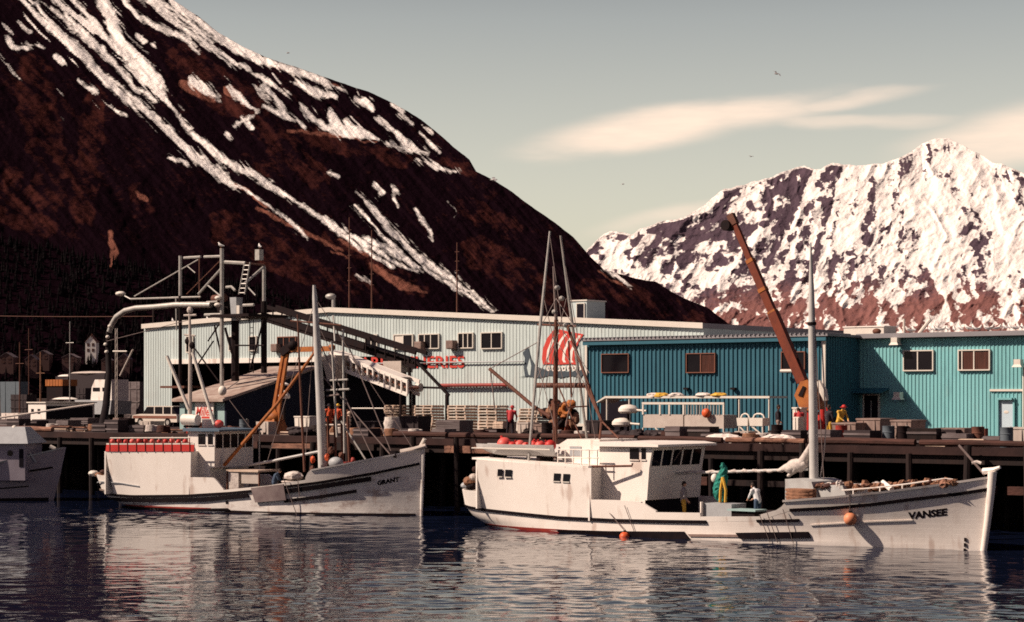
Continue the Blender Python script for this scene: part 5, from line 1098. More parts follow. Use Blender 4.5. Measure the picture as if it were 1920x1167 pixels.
# loose things on and about the right-hand boat
def on_boat(o, h):
    o.matrix_world = h.M @ o.matrix_world; return o
def fender(px, py, r, m, label, name='fender_buoy', neck=True, h=V, dy=.0, line=None):
    t, z = h.at(px, py); p = h.M @ h.pos(t, z, -1, r*.85)
    e = thing(name, label, 'buoy', p); g = MB(); g.ell(p, (r, r, r), 18, 12); g.build('float', m, e, True)
    g = MB(); g.tube(p+Vector((0, 0, r*.9)), p+Vector((0, 0, r*1.28)), r*.3, r*.2, 8); g.build('neck', M_BLACKP, e, True)
    q = h.M @ h.pos(t, z+(line or 1.0), -1, .07); g = MB(); g.tube(p+Vector((0, 0, r*1.2)), q, .018, None, 5); g.build('lanyard', M_WIRE, e)
fender(1598, 973, .26, M_PEACH, 'faded orange round fender hanging on the bow of the large boat', line=1.0); fender(1176, 1007, .23, M_ORANGE, 'red-orange round fender floating against the side of the large boat', line=1.0)
def skiff():
    a, c = V.L(906, 850, -1.75), V.L(1052, 850, -1.75); Ls = c.x-a.x; zk = V.L(980, 868, -2.9).z+.24; zt = V.L(980, 839, -2.5).z+.12
    t = thing('skiff', 'grey aluminium skiff on chocks on the white aft house roof', 'skiff', V.M @ Vector((a.x, -1.75, zk)), yv)
    n = 16; g = MB(); vs_ = []
    for i in range(n+1):
        f = i/n; b = .78*(1-max(0, (.35-f)/.35)**2*.45) * (1 if f < .75 else 1-((f-.75)/.25)**2*.25); x = f*Ls; H = zt-zk
        lift = .32*max(0, (.3-f)/.3)**1.5
        for y, z in ((0, lift), (b*.72, .08+lift), (b*.95, H*.62), (b, H), (b-.05, H), (b*.7, .16+lift), (0, .1+lift)): vs_.append((x+(.0 if i else -.12*z), -y, z))
        for y, z in ((b*.7, .16+lift), (b-.05, H), (b, H), (b*.95, H*.62), (b*.72, .08+lift)): vs_.append((x+(.0 if i else -.12*z), y, z))
    k = 12; fs_ = [(k*i+j, k*i+k+j, k*i+k+(j+1) % k, k*i+(j+1) % k) for i in range(n) for j in range(k)]+[tuple(range(k)), tuple(range(k*n+k-1, k*n-1, -1))]
    g.add(vs_, fs_); g.build('shell', M_SKIFF, t, True, True)
    g = MB(); g.tube((0, -.80, .36), (Ls, -.80, .36), .03, None, 6); g.build('rub_rail', M_TRIM, t, local=True)
    for f in (.3, .7): g = MB(); g.box((f*Ls-.15, -.68, .38), (f*Ls+.15, .68, .44)); g.build('thwart', M_SKIFF, t, local=True)
    for f in (.2, .8): g = MB(); g.box((f*Ls-.1, -.5, -.25), (f*Ls+.1, .5, .12)); g.build('chock', M_DARKST, t, local=True)
    rnd = random.Random(8)
    names = ['large', 'small', 'pale topped', 'half hidden', 'pink', 'glossy', 'faded', 'rightmost']
    for i, px in enumerate((946, 961, 975, 986, 1003, 1013, 1022, 1032)):
        r = (.36, .22, .27, .2, .27, .25, .2, .27)[i]; p = V.M @ V.L(px, 834+(.36-r)*20, -1.7-.25*(i % 2))
        e = thing('float_buoy', f'{names[i]} red plastic buoy, {("first","second","third","fourth","fifth","sixth","seventh","last")[i]} from the left in the grey skiff', 'buoy', p, group='red buoys heaped in the skiff')
        g = MB(); g.ell(p, (r, r, r*.95), 14, 9); g.build('float', M_PINKB if i % 3 != 1 else M_RED, e, True)
        g = MB(); q = Vector((rnd.uniform(-.5, .5), rnd.uniform(-.6, 0), .6)).normalized(); g.tube(p+q*r*.9, p+q*r*1.25, r*.22, r*.16, 7); g.build('eye', M_RED, e, True)
skiff()
def net():
    p = V.L(1354, 905, -.6); t = thing('green_net', 'green net hoisted from the furled boom over the working deck', 'net', V.M @ p)
    g = MB(); prof = [(1354, 868, 3), (1356, 880, 6), (1352, 895, 11), (1350, 915, 14), (1353, 930, 12), (1360, 945, 7)]
    g.path([V.M @ V.L(x, y, -.6) for x, y, _ in prof], [w/45 for *_, w in prof], 14)
    pf = []; rn = random.Random(5)
    for (x0_, y0_, w0_), (x1_, y1_, w1_) in zip(prof[:-1], prof[1:]): pf += [(x0_+(x1_-x0_)*k/4, y0_+(y1_-y0_)*k/4, w0_+(w1_-w0_)*k/4) for k in range(4)]
    g = MB(); g.path([V.M @ V.L(x, y, -.6) for x, y, _ in pf], [w/45 for *_, w in pf], 16); g.v = [(x+.05*math.sin(9*i*.7)+rn.uniform(-.03, .03), y+rn.uniform(-.04, .04), z) if True else 0 for i, (x, y, z) in enumerate(g.v)]
    b_ = g.build('bunt', M_GREEN, t)
    for px in (1351, 1361): g = MB(); g.path([V.M @ V.L(1355, 895, -.95), V.M @ V.L(px, 920, -1.0), V.M @ V.L(px-1, 942, -.95)], .06, 6); g.build('lashing', M_YELB, t, True)
    p = V.M @ V.L(1340, 897, -.7); e = thing('white_float', 'white float hanging left of the green net', 'buoy', p); g = MB(); g.ell(p, (.16, .16, .2), 10, 8); g.build('float', M_TUBW, e, True); g = MB(); g.tube(p+Vector((0, 0, .15)), V.M @ V.L(1341, 887, -.1), .015, None, 5); g.build('lanyard', M_WIRE, e)
net()

# ---------------------------------------------------------------- smaller white boat, mid-left
yg = math.radians(10.5); stemG = GZ(795, 968, 0); LG = 19.4
orgG = Vector((stemG.x-LG*math.cos(yg), stemG.y-LG*math.sin(yg), 0))
G = Hull(orgG, yg, [(-1.2, 5.0), (-.4, 2.6), (0, 1.3), (.5, -.2), (1.0, -.95), (1.7, -.9), (3.4, -.5)], [(-1.2, LG-.3), (0, LG-.15), (1.5, LG-.1), (3.4, LG-.05)], 2.6, 2.5, zref=2.6, aft=.13, full_fwd=.58, wl_fwd=.52)
gt = thing('halibut_boat', 'white fishing boat with red-edged aft house and scuffed bow, alongside at left', 'boat', orgG, yg)
def build_grant():
    h = G; T = lambda px, py: h.at(px, py)[0]
    dz, a, c = h.curve([(166, 925), (250, 931), (350, 930), (430, 925), (520, 916), (600, 906), (700, 889), (790, 870)])
    h.shell(dz, gt, M_SCUFF)
    h.strip(lambda t: -.04, lambda t: .17-.05*t, 0.02, .985, gt, M_DARKST, 'boot_top', .012, .05)
    h.strip(lambda t: .16, lambda t: .24, 0.05, .40, gt, M_REDBOOT, 'waterline_stripe', .016, .05)
    def side(pts, t0, t1, m=M_WHITE2, name='bulwark', sides=(-1, 1), off=.004):
        z, *_ = h.curve(pts); h.strip(dz, z, t0, t1, gt, m, name, off, .12, 40, sides)
    tA, tB, tC, tD = T(200, 900), T(352, 900), T(415, 914), T(573, 900)
    side([(168, 892), (180, 890), (200, 893)], 0, tA)
    side([(352, 895), (398, 896), (404, 900), (410, 906), (417, 916), (420, 918)], tB, tC+.005)
    side([(420, 919), (500, 911), (573, 900)], tC+.005, tD)
    side([(573, 896), (576, 887), (582, 882), (592, 880), (650, 870), (720, 857), (793, 843)], tD, 1.0, M_WHITE)
    h.guard([(583, 882), (650, 870), (720, 857), (793, 843)], .08, gt, M_WHITE2, 'cap_rail', .05)
    ltube(gt, 'stem', M_SCUFF, [(LG-.3, 0, -.8), (LG-.15, 0, 0), (LG-.1, 0, 1.5), (LG-.05, 0, 3.4)], [.07, .08, .09, .1], 8)
    lbox(gt, 'bow_chock', M_BLACKP, (LG-1.5, -.85, 2.95), (LG-1.15, -.62, 3.3)); ltube(gt, 'anchor', M_BINW, [(LG-1.1, -.45, 3.2), (LG-.5, -.2, 3.35), (LG+.15, -.05, 3.55)], [.16, .13, .12], 8); ltube(gt, 'bow_roller', M_TRIM, [(LG-.2, 0, 3.5), (LG+.05, 0, 3.9)], .1, 7)
    # aft house flush with the side
    zt, *_ = h.curve([(204, 847), (280, 847), (352, 847)]); h.strip(dz, zt, tA, tB, gt, M_WHITE2, 'aft_house_side', 0, .1)
    xA, xB = h.xs(tA, 2), h.xs(tB, 2); zA = zt(tA); zB = zt(tB); bA, bB = h.hb(tA, 2.6)-.05, h.hb(tB, 2.6)-.05
    g = MB(); g.prism([(xA, -bA, .8), (xA, bA, .8), (xA, bA, zA), (xA, -bA, zA)], (.08, 0, 0)); g.build('aft_bulkhead', M_WHITE2, gt, local=True)
    g = MB(); g.prism([(xB, -bB, .6), (xB, bB, .6), (xB, bB, zB), (xB, -bB, zB)], (-.08, 0, 0)); g.build('front_bulkhead', M_WHITE2, gt, local=True)
    n = 20; g = MB(); vs_ = []
    for i in range(n+1):
        t = tA+(tB-tA)*i/n; z = zt(t)-.04; y = h.hb(t, 2.6)-.1; x = h.xs(t, 2); vs_ += [(x, -y, z), (x, y, z), (x, y, z+.03), (x, -y, z+.03)]
    g.add(vs_, [(4*i+k, 4*i+4+k, 4*i+4+(k+1) % 4, 4*i+(k+1) % 4) for i in range(n) for k in range(4)]+[(0, 1, 2, 3), (4*n+3, 4*n+2, 4*n+1, 4*n)]); g.build('house_roof', M_GREYP, gt, local=True)
    tR = T(365, 843)
    h.strip(lambda t: zt(t)+.005, lambda t: zt(t)+.36, tA, tR, gt, M_RED, 'red_weather_board', .03, .05); h.strip(lambda t: zt(t)+.37, lambda t: zt(t)+.44, tA, tR, gt, M_TRIM, 'rail_strip', .035, .06)
    tP = [tA+(tR-tA)*(i+.5)/10 for i in range(10)]
    for t in tP: p = h.pos(t, zt(t)+.2, -1, .05); lbox(gt, 'rail_post', M_REDBOOT, (p.x-.016, p.y-.015, zt(t)), (p.x+.016, p.y+.03, zt(t)+.7))
    ltube(gt, 'top_wire', M_TRIM, [h.pos(t, zt(t)+.72, -1, .02) for t in tP], .035, 6)
    deck_plate(h, gt, lambda t: 1.0, .02, tA, M_DECKB, inset=.14); deck_plate(h, gt, lambda t: .7, tB, tD, M_DECKB, inset=.14); deck_plate(h, gt, lambda t: dz(t)-.05, tD, .985, M_DECKB, 'fore_deck', .14)
    for px, py, r, m in ((176, 888, .28, M_TRIM), (186, 891, .24, M_ROPE), (194, 885, .2, M_LOG)): p = h.L(px, py, -.9); g = MB(); g.ell((p.x, -.9, p.z), (r, r, r*.6), 10, 6, .1); g.build('stern_gear', m, gt, local=True)
    # wheelhouse
    yN = -1.75; a_, b_ = h.L(367, 860, yN), h.L(402, 860, yN); zr = h.L(384, 809, yN).z; zb = h.L(384, 877, yN).z
    x0, x1 = a_.x-.5, b_.x; wd = 3.5
    g = MB(); g.prism([(x, yN, z) for x, z in ((x0, .7), (x1-.3, .7), (x1-.3, zb-.02), (x1, zb), (x1+.02, zr), (x0, zr))], (0, wd, 0)); g.build('wheelhouse', M_WHITE2, gt, local=True)
    g = MB(); g.prism([(x, yN-.2, z) for x, z in ((x0-.2, zr), (x1+.45, zr), (x1+.45, zr+.1), (x0-.2, zr+.16))], (0, wd+.4, 0)); g.build('wheelhouse_roof', M_BLUEROOF, gt, local=True)
    for px0, px1 in ((372, 385), (390, 399)):
        p, q = h.L(px0, 814, yN), h.L(px1, 834, yN); w = lbox(gt, 'side_window', M_GLASS, (p.x, yN-.02, q.z), (q.x, yN+.02, p.z)); lbox(w, 'sill', M_WHITE, (p.x-.03, yN-.05, q.z-.05), (q.x+.03, yN-.002, q.z))
    for i in range(5):
        ya = yN+.1+i*.68; lbox(gt, 'front_window', M_GLASS, (x1-.02, ya, zr-.88), (x1+.035, ya+.56, zr-.16))
    p = h.L(470, 840, 0); ltube(gt, 'deck_post', M_TRIM, [(x1+.2, yN+wd+.3, .7), (x1+.2, yN+wd+.3, zr)], .04, 6)
    # wheelhouse top gear: rolled raft, mast, white poles
    q = h.L(372, 789, -.6); ltube(gt, 'raft_canister', M_TUBW, [h.L(344, 787, -.8), h.L(371, 788, -.8)], .3, 14); ltube(gt, 'raft_cradle', M_DARKST, [h.L(345, 800, -.8), h.L(372, 800, -.8)], .06, 6)
    g = MB(); p = h.L(410, 795, -.4); g.ell((p.x, -.4, p.z), (.3, .25, .22)); g.build('radar_dome', M_PINKB, gt, True, True)
    lbox(gt, 'top_locker', M_WHITE2, h.L(381, 808, -.6), h.L(404, 786, .6)); 
    ltube(gt, 'signal_mast', M_BINW, [h.L(356, 810, 0), h.L(357, 650, 0), h.L(355, 575, 0)], [.11, .1, .05], 8); ltube(gt, 'mast_spreader', M_BINW, [h.L(345, 592, 0), h.L(368, 591, 0)], .06, 6); ltube(gt, 'mast_spreader', M_BINW, [h.L(346, 628, 0), h.L(366, 630, 0)], .05, 6)
    for px, py in ((356, 582), (352, 640), (360, 648)): g = MB(); g.ell(h.L(px, py, 0), (.18, .15, .2), 8, 6); g.build('masthead_lamp', M_BINW if py < 600 else M_DARKST, gt, local=True)
    ltube(gt, 'white_pole', M_TRIM, [h.L(313, 668, -1), h.L(354, 768, -1)], .09, 8); ltube(gt, 'white_pole', M_TRIM, [h.L(361, 661, -.6), h.L(402, 796, -.6)], .09, 8)
    # main mast, boom, derricks, rig
    base, top = h.L(607, 870, 0), h.L(589, 535, 0)
    ltube(gt, 'mast', M_MAST, [Vector((base.x, 0, .9)), base.lerp(top, .35), base.lerp(top, .7), base.lerp(top, .93), top], [.24, .23, .19, .13, .08], 12)
    ltube(gt, 'boom', M_MAST, [h.L(408, 883, -.4), h.L(500, 867, -.2), h.L(598, 847, 0)], [.07, .08, .07], 8)
    ltube(gt, 'yellow_derrick', M_YEL, [h.L(420, 873, -1.2), h.L(520, 757, -.6), h.L(598, 650, 0)], [.1, .09, .07], 7)
    ltube(gt, 'samson_post', M_RUST, [h.L(571, 885, -1.2), h.L(562, 700, -1.2), h.L(558, 590, -1.2)], [.07, .06, .045], 7)
    ltube(gt, 'spreader', M_RUST, [h.L(545, 602, 0), h.L(640, 610, 0)], .045, 6)
    for a_, b_, r in (((625, 592), (628, 640), .045), ((622, 640), (632, 820), .06), ((643, 618), (646, 850), .06), ((612, 714), (652, 712), .05), ((612, 743), (636, 740), .04), ((612, 732), (655, 730), .05), ((640, 790), (700, 885), .045), ((600, 700), (740, 862), .035), ((598, 640), (700, 860), .03), ((650, 640), (742, 868), .03)):
        ltube(gt, 'rig_strut', M_STEEL if r > .04 else M_WIRE, [h.L(*a_, .3), h.L(*b_, -.3)], r, 6)
    for a_, b_ in (((592, 560), (500, 870)), ((592, 560), (571, 880)), ((355, 600), (200, 640)), ((430, 750), (475, 810)), ((592, 600), (640, 700)), ((592, 560), (780, 850))): ltube(gt, 'rig_wire', M_WIRE, [h.L(*a_, 0), h.L(*b_, 0)], .018, 5)
    # deck gear between the houses
    g = MB(); a_, b_ = h.L(426, 912, -1.5), h.L(486, 912, -1.5); z1 = h.L(450, 885, -1.5).z
    lbox(gt, 'bait_shed_roof', M_PALLET, (a_.x, -1.6, z1), (b_.x, .2, z1+.1)); lbox(gt, 'bait_shed_panel', M_BINW, (a_.x+.9, -1.5, z1-.6), (b_.x, -1.45, z1)); lbox(gt, 'bait_shed_bag', M_SAIL, (a_.x+.15, -1.55, .75), (a_.x+.75, -1.1, z1-.05))
    for x in (a_.x, b_.x): ltube(gt, 'shed_post', M_RUST, [(x, -1.5, .7), (x, -1.5, z1)], .05, 6)
    p = h.L(545, 895, -1.5); g = MB(); g.lathe((p.x, -1.5, .8), [(.38, 0), (.45, .8), (.5, .85), (.45, .9)]); g.build('bait_barrel', M_BINW, gt, True, True); g = MB(); g.ell((p.x+.1, -1.4, 1.95), (.55, .4, .25), 10, 6, .15); g.build('bait_heap', M_SAIL, gt, local=True)
    g = MB(); p = h.L(612, 873, -1.2); g.lathe((p.x, -1.2, dz(.7)+.1), [(.25, 0), (.3, .3), (.18, .5)]); g.build('winch_head', M_BINW, gt, True, True)
    g = MB(); p = h.L(630, 868, -1.0); g.ell((p.x, -1.0, p.z), (.42, .3, .3), 12, 8); g.build('line_drum', M_GREYP, gt, True, True)
    for px, py, m in ((586, 862, M_ORANGE), (613, 858, M_ORANGE), (621, 845, M_RUST), (640, 855, M_RUST), (662, 865, M_REDBOOT), (585, 880, M_RUST)): p = h.L(px, py, -.6); g = MB(); g.ell((p.x, -.6, p.z), (.13, .13, .2), 9, 6, .2); g.build('deck_gear', m, gt, local=True)
    g = MB(); a_, b_ = h.L(640, 868, .3), h.L(672, 862, .3); lbox(gt, 'fish_hatch', M_REDBOOT, (a_.x, -.4, 2.0), (b_.x, .8, a_.z+.05))
    for px in (617, 630, 643, 655): ltube(gt, 'stacked_pole', M_RUST, [h.L(px, 870, .6), h.L(px-3, 780, .6)], .07, 6)
    # guards, patch plate, name
    blk = M_BLACKP
    h.guard([(167, 925), (250, 931), (350, 930), (430, 925), (472, 921)], .13, gt, blk, 'guard_rail', .07); h.guard([(205, 936), (300, 938), (380, 937), (465, 929)], .2, gt, blk, 'fender_strake', .09)
    h.guard([(533, 913), (600, 905), (700, 888), (786, 870)], .12, gt, blk, 'guard_rail', .07); h.guard([(533, 922), (600, 913), (697, 898)], .22, gt, blk, 'fender_strake', .09); h.guard([(534, 940), (600, 932), (669, 921)], .15, gt, blk, 'fender_strake', .08)
    h.guard([(300, 957), (430, 955)], .10, gt, blk, 'lower_strake', .06); h.guard([(170, 905), (190, 903), (225, 906), (260, 912)], .04, gt, M_GREYP, 'knuckle_line', .03)
    zlo, *_ = h.curve([(474, 943), (534, 938)]); zhi, *_ = h.curve([(474, 915), (534, 908)]); h.strip(zlo, zhi, T(474, 930), T(534, 925), gt, mat('dull_steel_plate', (.27, .21, .20), .5, (.17, .12, .12), 2, .8), 'steel_patch', .13, .08, 8, (-1,))
    h.letters('GRANT', (706, 902), (748, 894), 9, M_BLACKP, gt, .06)
    for px, y0, y1 in ((536, 895, 965), (562, 898, 932)): t = T(px, 930); ltube(gt, 'hanging_line', M_WIRE, [h.pos(t, h.at(px, y0)[1], -1, .12), h.pos(t, h.at(px, y1)[1], -1, .1)], .02, 5)
    t, z = h.at(425, 942); p = h.pos(t, z, -1, 0); lbox(gt, 'scupper', M_BLACKP, (p.x-.08, p.y-.02, p.z-.08), (p.x+.08, p.y+.02, p.z+.08))
build_grant()
def grant_buoys():
    rnd = random.Random(4); words = ['leftmost', 'second', 'third', 'fourth', 'fifth', 'sixth', 'seventh', 'eighth', 'ninth', 'tenth', 'eleventh', 'rightmost']
    for i in range(12):
        px = 211+i*12.4; r = rnd.uniform(.13, .18); p = G.M @ G.L(px, 829+rnd.uniform(-1, 1), -2.2+.25*(i % 2))
        s_ = words[i]+(' from the left' if 0 < i < 11 else ''); e = thing('longline_buoy', f'red buoy, {s_} along the red-edged aft house roof', 'buoy', p, group='red buoys along the aft house roof')
        g = MB(); g.ell(p, (r, r, r*1.1), 12, 8); g.build('float', M_RED if i % 3 else M_PINKB, e, True); g = MB(); g.tube(p+Vector((0, 0, r)), p+Vector((.03, 0, r*1.5)), r*.25, r*.18, 6); g.build('eye', M_TRIM if i % 2 else M_BLACKP, e)
grant_buoys()
# ---------------------------------------------------------------- boat cut by the left edge
yl = math.radians(33); stemL = GZ(104, 938, 0); LL = 15.0
orgL = Vector((stemL.x-LL*math.cos(yl), stemL.y-LL*math.sin(yl), 0))
K = Hull(orgL, yl, [(-1, 1.5), (0, .5), (1, 0), (3, 0)], [(-1, LL-.5), (0, LL-.1), (1.5, LL+.3), (3.4, LL+.7)], 2.4, 2.2, zref=2.4, aft=.12, full_fwd=.45, wl_fwd=.35)
def left_boat():
    h = K; t = thing('seine_boat', 'pale fishing boat in shade cut off by the left edge', 'boat', orgL, yl)
    m = mat('shaded_white_paint', (.30, .26, .30), .6, (.24, .2, .24), 1.5, grime=(.2, .14, .14), gamt=.4)  # white paint darkened and purpled to carry the hull's shade
    top = lambda s: 1.35+1.75*max(0, (s-.35)/.65)**1.7
    h.shell(top, t, m)
    h.strip(lambda s: -.04, lambda s: .15, .02, .98, t, M_DARKST, 'boot_top', .012, .05)
    h.strip(lambda s: top(s)*.62+.02, lambda s: top(s)*.62+.13, .03, .97, t, M_BLACKP, 'guard_rail', .06, .08); h.strip(lambda s: top(s)*.30, lambda s: top(s)*.30+.07, .03, .9, t, M_BLACKP, 'lower_guard', .05, .07)
    h.strip(lambda s: top(s)-.05, lambda s: top(s)+.04, .0, .99, t, M_GREYP, 'cap_rail', .05, .16)
    deck_plate(h, t, lambda s: top(s)-.5, .02, .96, M_DECKB, inset=.15)
    yN = -1.5; a_, b_ = h.L(-130, 880, yN), h.L(47, 880, yN); zr = h.L(20, 832, yN).z; zb = 1.2
    g = MB(); g.box((a_.x, yN, zb), (b_.x, yN+3, zr)); g.build('wheelhouse', m, t, local=True)
    g = MB(); pk = h.L(34, 803, 0); g.prism([(a_.x, yN-.25, zr), (b_.x+.25, yN-.25, zr), (b_.x+.2, yN-.25, zr+.1), (b_.x-.2, 0, zr+.75), (a_.x, 0, zr+.75)], (0, 0, .01)); 
    g = MB(); vs_ = [(a_.x, yN-.25, zr), (b_.x+.25, yN-.25, zr), (b_.x+.25, -yN+.25, zr), (a_.x, -yN+.25, zr), (a_.x, -.5, zr+.95), (b_.x-.35, -.5, zr+.95), (b_.x-.35, .5, zr+.95), (a_.x, .5, zr+.95)]
    g.add(vs_, [(0,3,2,1),(4,5,6,7),(0,1,5,4),(1,2,6,5),(2,3,7,6),(3,0,4,7)]); g.build('canvas_roof', M_GREYP, t, local=True)
    p = h.L(19, 850, yN); g = MB(); g.tube((p.x, yN-.03, p.z), (p.x, yN+.02, p.z), .17, None, 14); g.build('porthole', M_GLASS, t, local=True)
    p, q = h.L(36, 842, yN), h.L(44, 876, yN); lbox(t, 'door', M_DKIN, (p.x, yN-.02, q.z), (q.x, yN+.02, p.z))
    ltube(t, 'mast', M_BINW, [(a_.x+2.2, 0, zr), (a_.x+2.2, 0, 9.5)], [.13, .07], 8); ltube(t, 'crosstree', M_BINW, [(a_.x+1.4, 0, 7.2), (a_.x+3.0, 0, 7.2)], .05, 6)
    ltube(t, 'anchor', M_TRIM, [h.L(94, 838, 0), h.L(104, 842, 0)], [.14, .1], 7); g = MB(); p = h.L(27, 806, -.4); g.ell(p, (.2, .2, .26), 9, 7); g.build('roof_lamp', M_TRIM, t, True, True)
    ltube(t, 'brace', M_GREYP, [h.L(56, 850, -1), h.L(68, 868, -1)], .06, 6)
    ltube(t, 'spreader', M_BINW, [(a_.x+2.2, 0, 4.6), (b_.x+3.8, -.6, 5.6)], .06, 6)
left_boat()

# ================================================================ THINGS ON THE WHARF
ORD = ['first', 'second', 'third', 'fourth', 'fifth', 'sixth', 'seventh', 'eighth', 'ninth', 'tenth', 'eleventh', 'twelfth', 'thirteenth', 'fourteenth', 'fifteenth', 'sixteenth', 'seventeenth', 'eighteenth', 'nineteenth', 'twentieth', 'twenty-first', 'twenty-second']
def tote(px0, px1, ytop, Y, dep, m, label, cat='tote', slats=0, lid=True, zb=DZ, tilt=0, name='fish_tote', group=None, rz=0):
    x0, x1 = XY(px0, Y), XY(px1, Y); w = x1-x0; zt = ZY((px0+px1)/2, ytop, Y); hgt = zt-zb
    t = thing(name, label, cat, (x0+w/2, Y+dep/2, zb), rz, group); a, d = w/2, dep/2
    g = MB()
    for x in (-a*.85, 0, a*.85): g.box((x-.07, -d, 0), (x+.07, d, .11))
    g.build('skids', m, t, local=True)
    g = MB(); g.add([(-a*.94, -d*.94, .11), (a*.94, -d*.94, .11), (a*.94, d*.94, .11), (-a*.94, d*.94, .11), (-a, -d, hgt), (a, -d, hgt), (a, d, hgt), (-a, d, hgt), (-a+.07, -d+.07, hgt), (a-.07, -d+.07, hgt), (a-.07, d-.07, hgt), (-a+.07, d-.07, hgt), (-a*.9, -d*.9, .2), (a*.9, -d*.9, .2), (a*.9, d*.9, .2), (-a*.9, d*.9, .2)],
        [(0,3,2,1),(0,1,5,4),(1,2,6,5),(2,3,7,6),(3,0,4,7),(4,5,9,8),(5,6,10,9),(6,7,11,10),(7,4,8,11),(8,9,13,12),(9,10,14,13),(10,11,15,14),(11,8,12,15),(12,13,14,15)]); g.build('bin', m, t, local=True)
    for s in (-.5, .5): g = MB(); g.box((s*a-.05, -d-.03, .14), (s*a+.05, -d+.02, hgt-.03)); g.build('rib', m, t, local=True)
    for i in range(slats): z = .2+(hgt-.25)*(i+.5)/slats; g = MB(); g.box((-a-.02, -d-.05, z-.045), (a+.02, -d-.031, z+.045)); g.build('slat', m, t, local=True)
    if lid: g = MB(); g.box((-a-.03, -d-.03, hgt+.002), (a+.03, d+.03, hgt+.08)); g.build('lid', m, t, local=True)
    return t
# ---- pallets
def pallets():
    w, d, h = 1.5, 1.25, .185
    def make():
        e = bpy.data.objects.new('pallet', None); COL.objects.link(e); parts = []
        def bd(name, a, b): g = MB(); g.box(a, b); o = g.build(name, M_PALLET, e, local=True)
        for i in range(5): y = -d/2+(i+.5)*d/5; bd('deck_board', (-w/2, y-.095, h-.065), (w/2, y+.095, h-.025))
        for x in (-w/2+.05, 0, w/2-.05): bd('stringer', (x-.05, -d/2, .03), (x+.05, d/2, h-.067))
        for y in (-d/2+.07, d/2-.07): bd('bottom_board', (-w/2, y-.07, 0), (w/2, y+.07, .028))
        return e
    proto = make(); first = True; rnd = random.Random(2)
    where = ['leftmost', 'second from left', 'middle', 'second from right', 'rightmost']
    for k, px in enumerate((720, 776, 838, 896, 972)):
        Y = 97.0; x = XY(px, Y)+w/2; n = (9, 9, 9, 9, 8)[k]
        for i in range(n):
            o = proto if first else copy_tree(proto); first = False
            o.location = (x+rnd.uniform(-.05, .05), Y+d/2+rnd.uniform(-.05, .05), DZ+.005+i*(h+.004)); o.rotation_euler = (0, 0, rnd.uniform(-.04, .04))
            lv = 'topmost' if i == n-1 else 'bottom' if i == 0 else ORD[i]
            tag(o, f'pale wood pallet, {lv} {"" if i in (0, n-1) else "from the bottom "}in the {where[k]} stack by the wall', 'pallet', 'pallet stacks in front of the pale wall')
pallets()
tote(818, 862, 788, 90, 1.3, M_GREYWOOD, 'grey slatted wooden bin in front of the pallets', 'bin', 5, False, name='slatted_bin')
tote(747, 784, 783, 88, 1.2, M_DARKTOTE, 'dark square bin with a pale rim left of the grey slatted bin', 'bin', 0, True, name='fish_bin')
tote(668, 702, 793, 88, 1.4, M_DARKTOTE, 'low dark bin behind the bow rail of the smaller boat', 'bin')
tote(925, 943, 791, 90, 1.3, M_PALLET, 'narrow pale crate left of the person in red', 'crate', 4, False, name='slatted_crate')
tote(970, 990, 795, 87, 1.0, M_BINW, 'pale grey tub right of the person in red')
tote(1000, 1020, 799, 87, 1.3, M_TOTE, 'brown-grey tub near the rear mast of the large boat')
tote(1042, 1070, 800, 92, 1.2, M_DARKTOTE, 'dark tub under the heap of orange gear', lid=False)
tote(1097, 1128, 791, 90, 1.3, M_DARKTOTE, 'dark box left of the white rounded covers')
tote(552, 580, 783, 86, .9, M_TUBW, 'white plastic tub with a rim behind the smaller boat mast', lid=True)
tote(480, 503, 791, 83, .7, M_BINW, 'grey tub left of the yellow crane base', lid=False)
tote(1560, 1604, 796, 84, 1.6, M_TOTE, 'brown-grey tote at the foot of the orange crane'); tote(1606, 1650, 788, 85, 1.6, M_TOTE, 'brown-grey tote with pale lid, left of the tallest tote', slats=0)
tote(1645, 1664, 799, 90, 1.1, M_TOTE, 'narrow brown-grey tote wedged behind two larger totes'); tote(1670, 1708, 791, 82.6, 1.5, M_TOTE, 'tallest brown-grey tote near the diagonal shadow on the teal wall', slats=2)
tote(1748, 1802, 803, 82.8, 1.5, M_TOTE, 'leaning brown-grey tote right of the white sheet', rz=.16, lid=False); tote(1882, 1925, 805, 83.5, 1.3, M_BINW, 'pale pinkish tote cut by the right edge below the door')
g = MB(); p = W(1733, 824, 84.5); g.add([(p.x-.55, 84.5, DZ+.02), (p.x+.35, 84.3, DZ+.02), (p.x+.4, 84.9, DZ+.55), (p.x-.2, 85.0, DZ+.62), (p.x-.5, 84.55, DZ+.08), (p.x+.3, 84.35, DZ+.08), (p.x+.35, 84.95, DZ+.61), (p.x-.2, 85.05, DZ+.68)], [(0,3,2,1),(4,5,6,7),(0,1,5,4),(1,2,6,5),(2,3,7,6),(3,0,4,7)]); tag(g.build('white_sheet', M_TUBW), 'white sheet propped on the wharf between two totes', 'sheet')
for px0, px1, y, lab in ((1818, 1878, 825, 'long rust-red timber lying on the wharf below the pale door'), (1822, 1850, 819, 'short rust-red timber resting on the long one')):
    g = MB(); a, c = W(px0, y, 86), W(px1, y, 86); g.bar((a.x, 86, DZ+.2 if y == 825 else DZ+.56), (c.x, 86, DZ+.2 if y == 825 else DZ+.56), .35, .36); tag(g.build('timber_baulk', mat('rust_red_timber', (.20, .06, .04), .8, (.1, .03, .025), 3)), lab, 'timber')
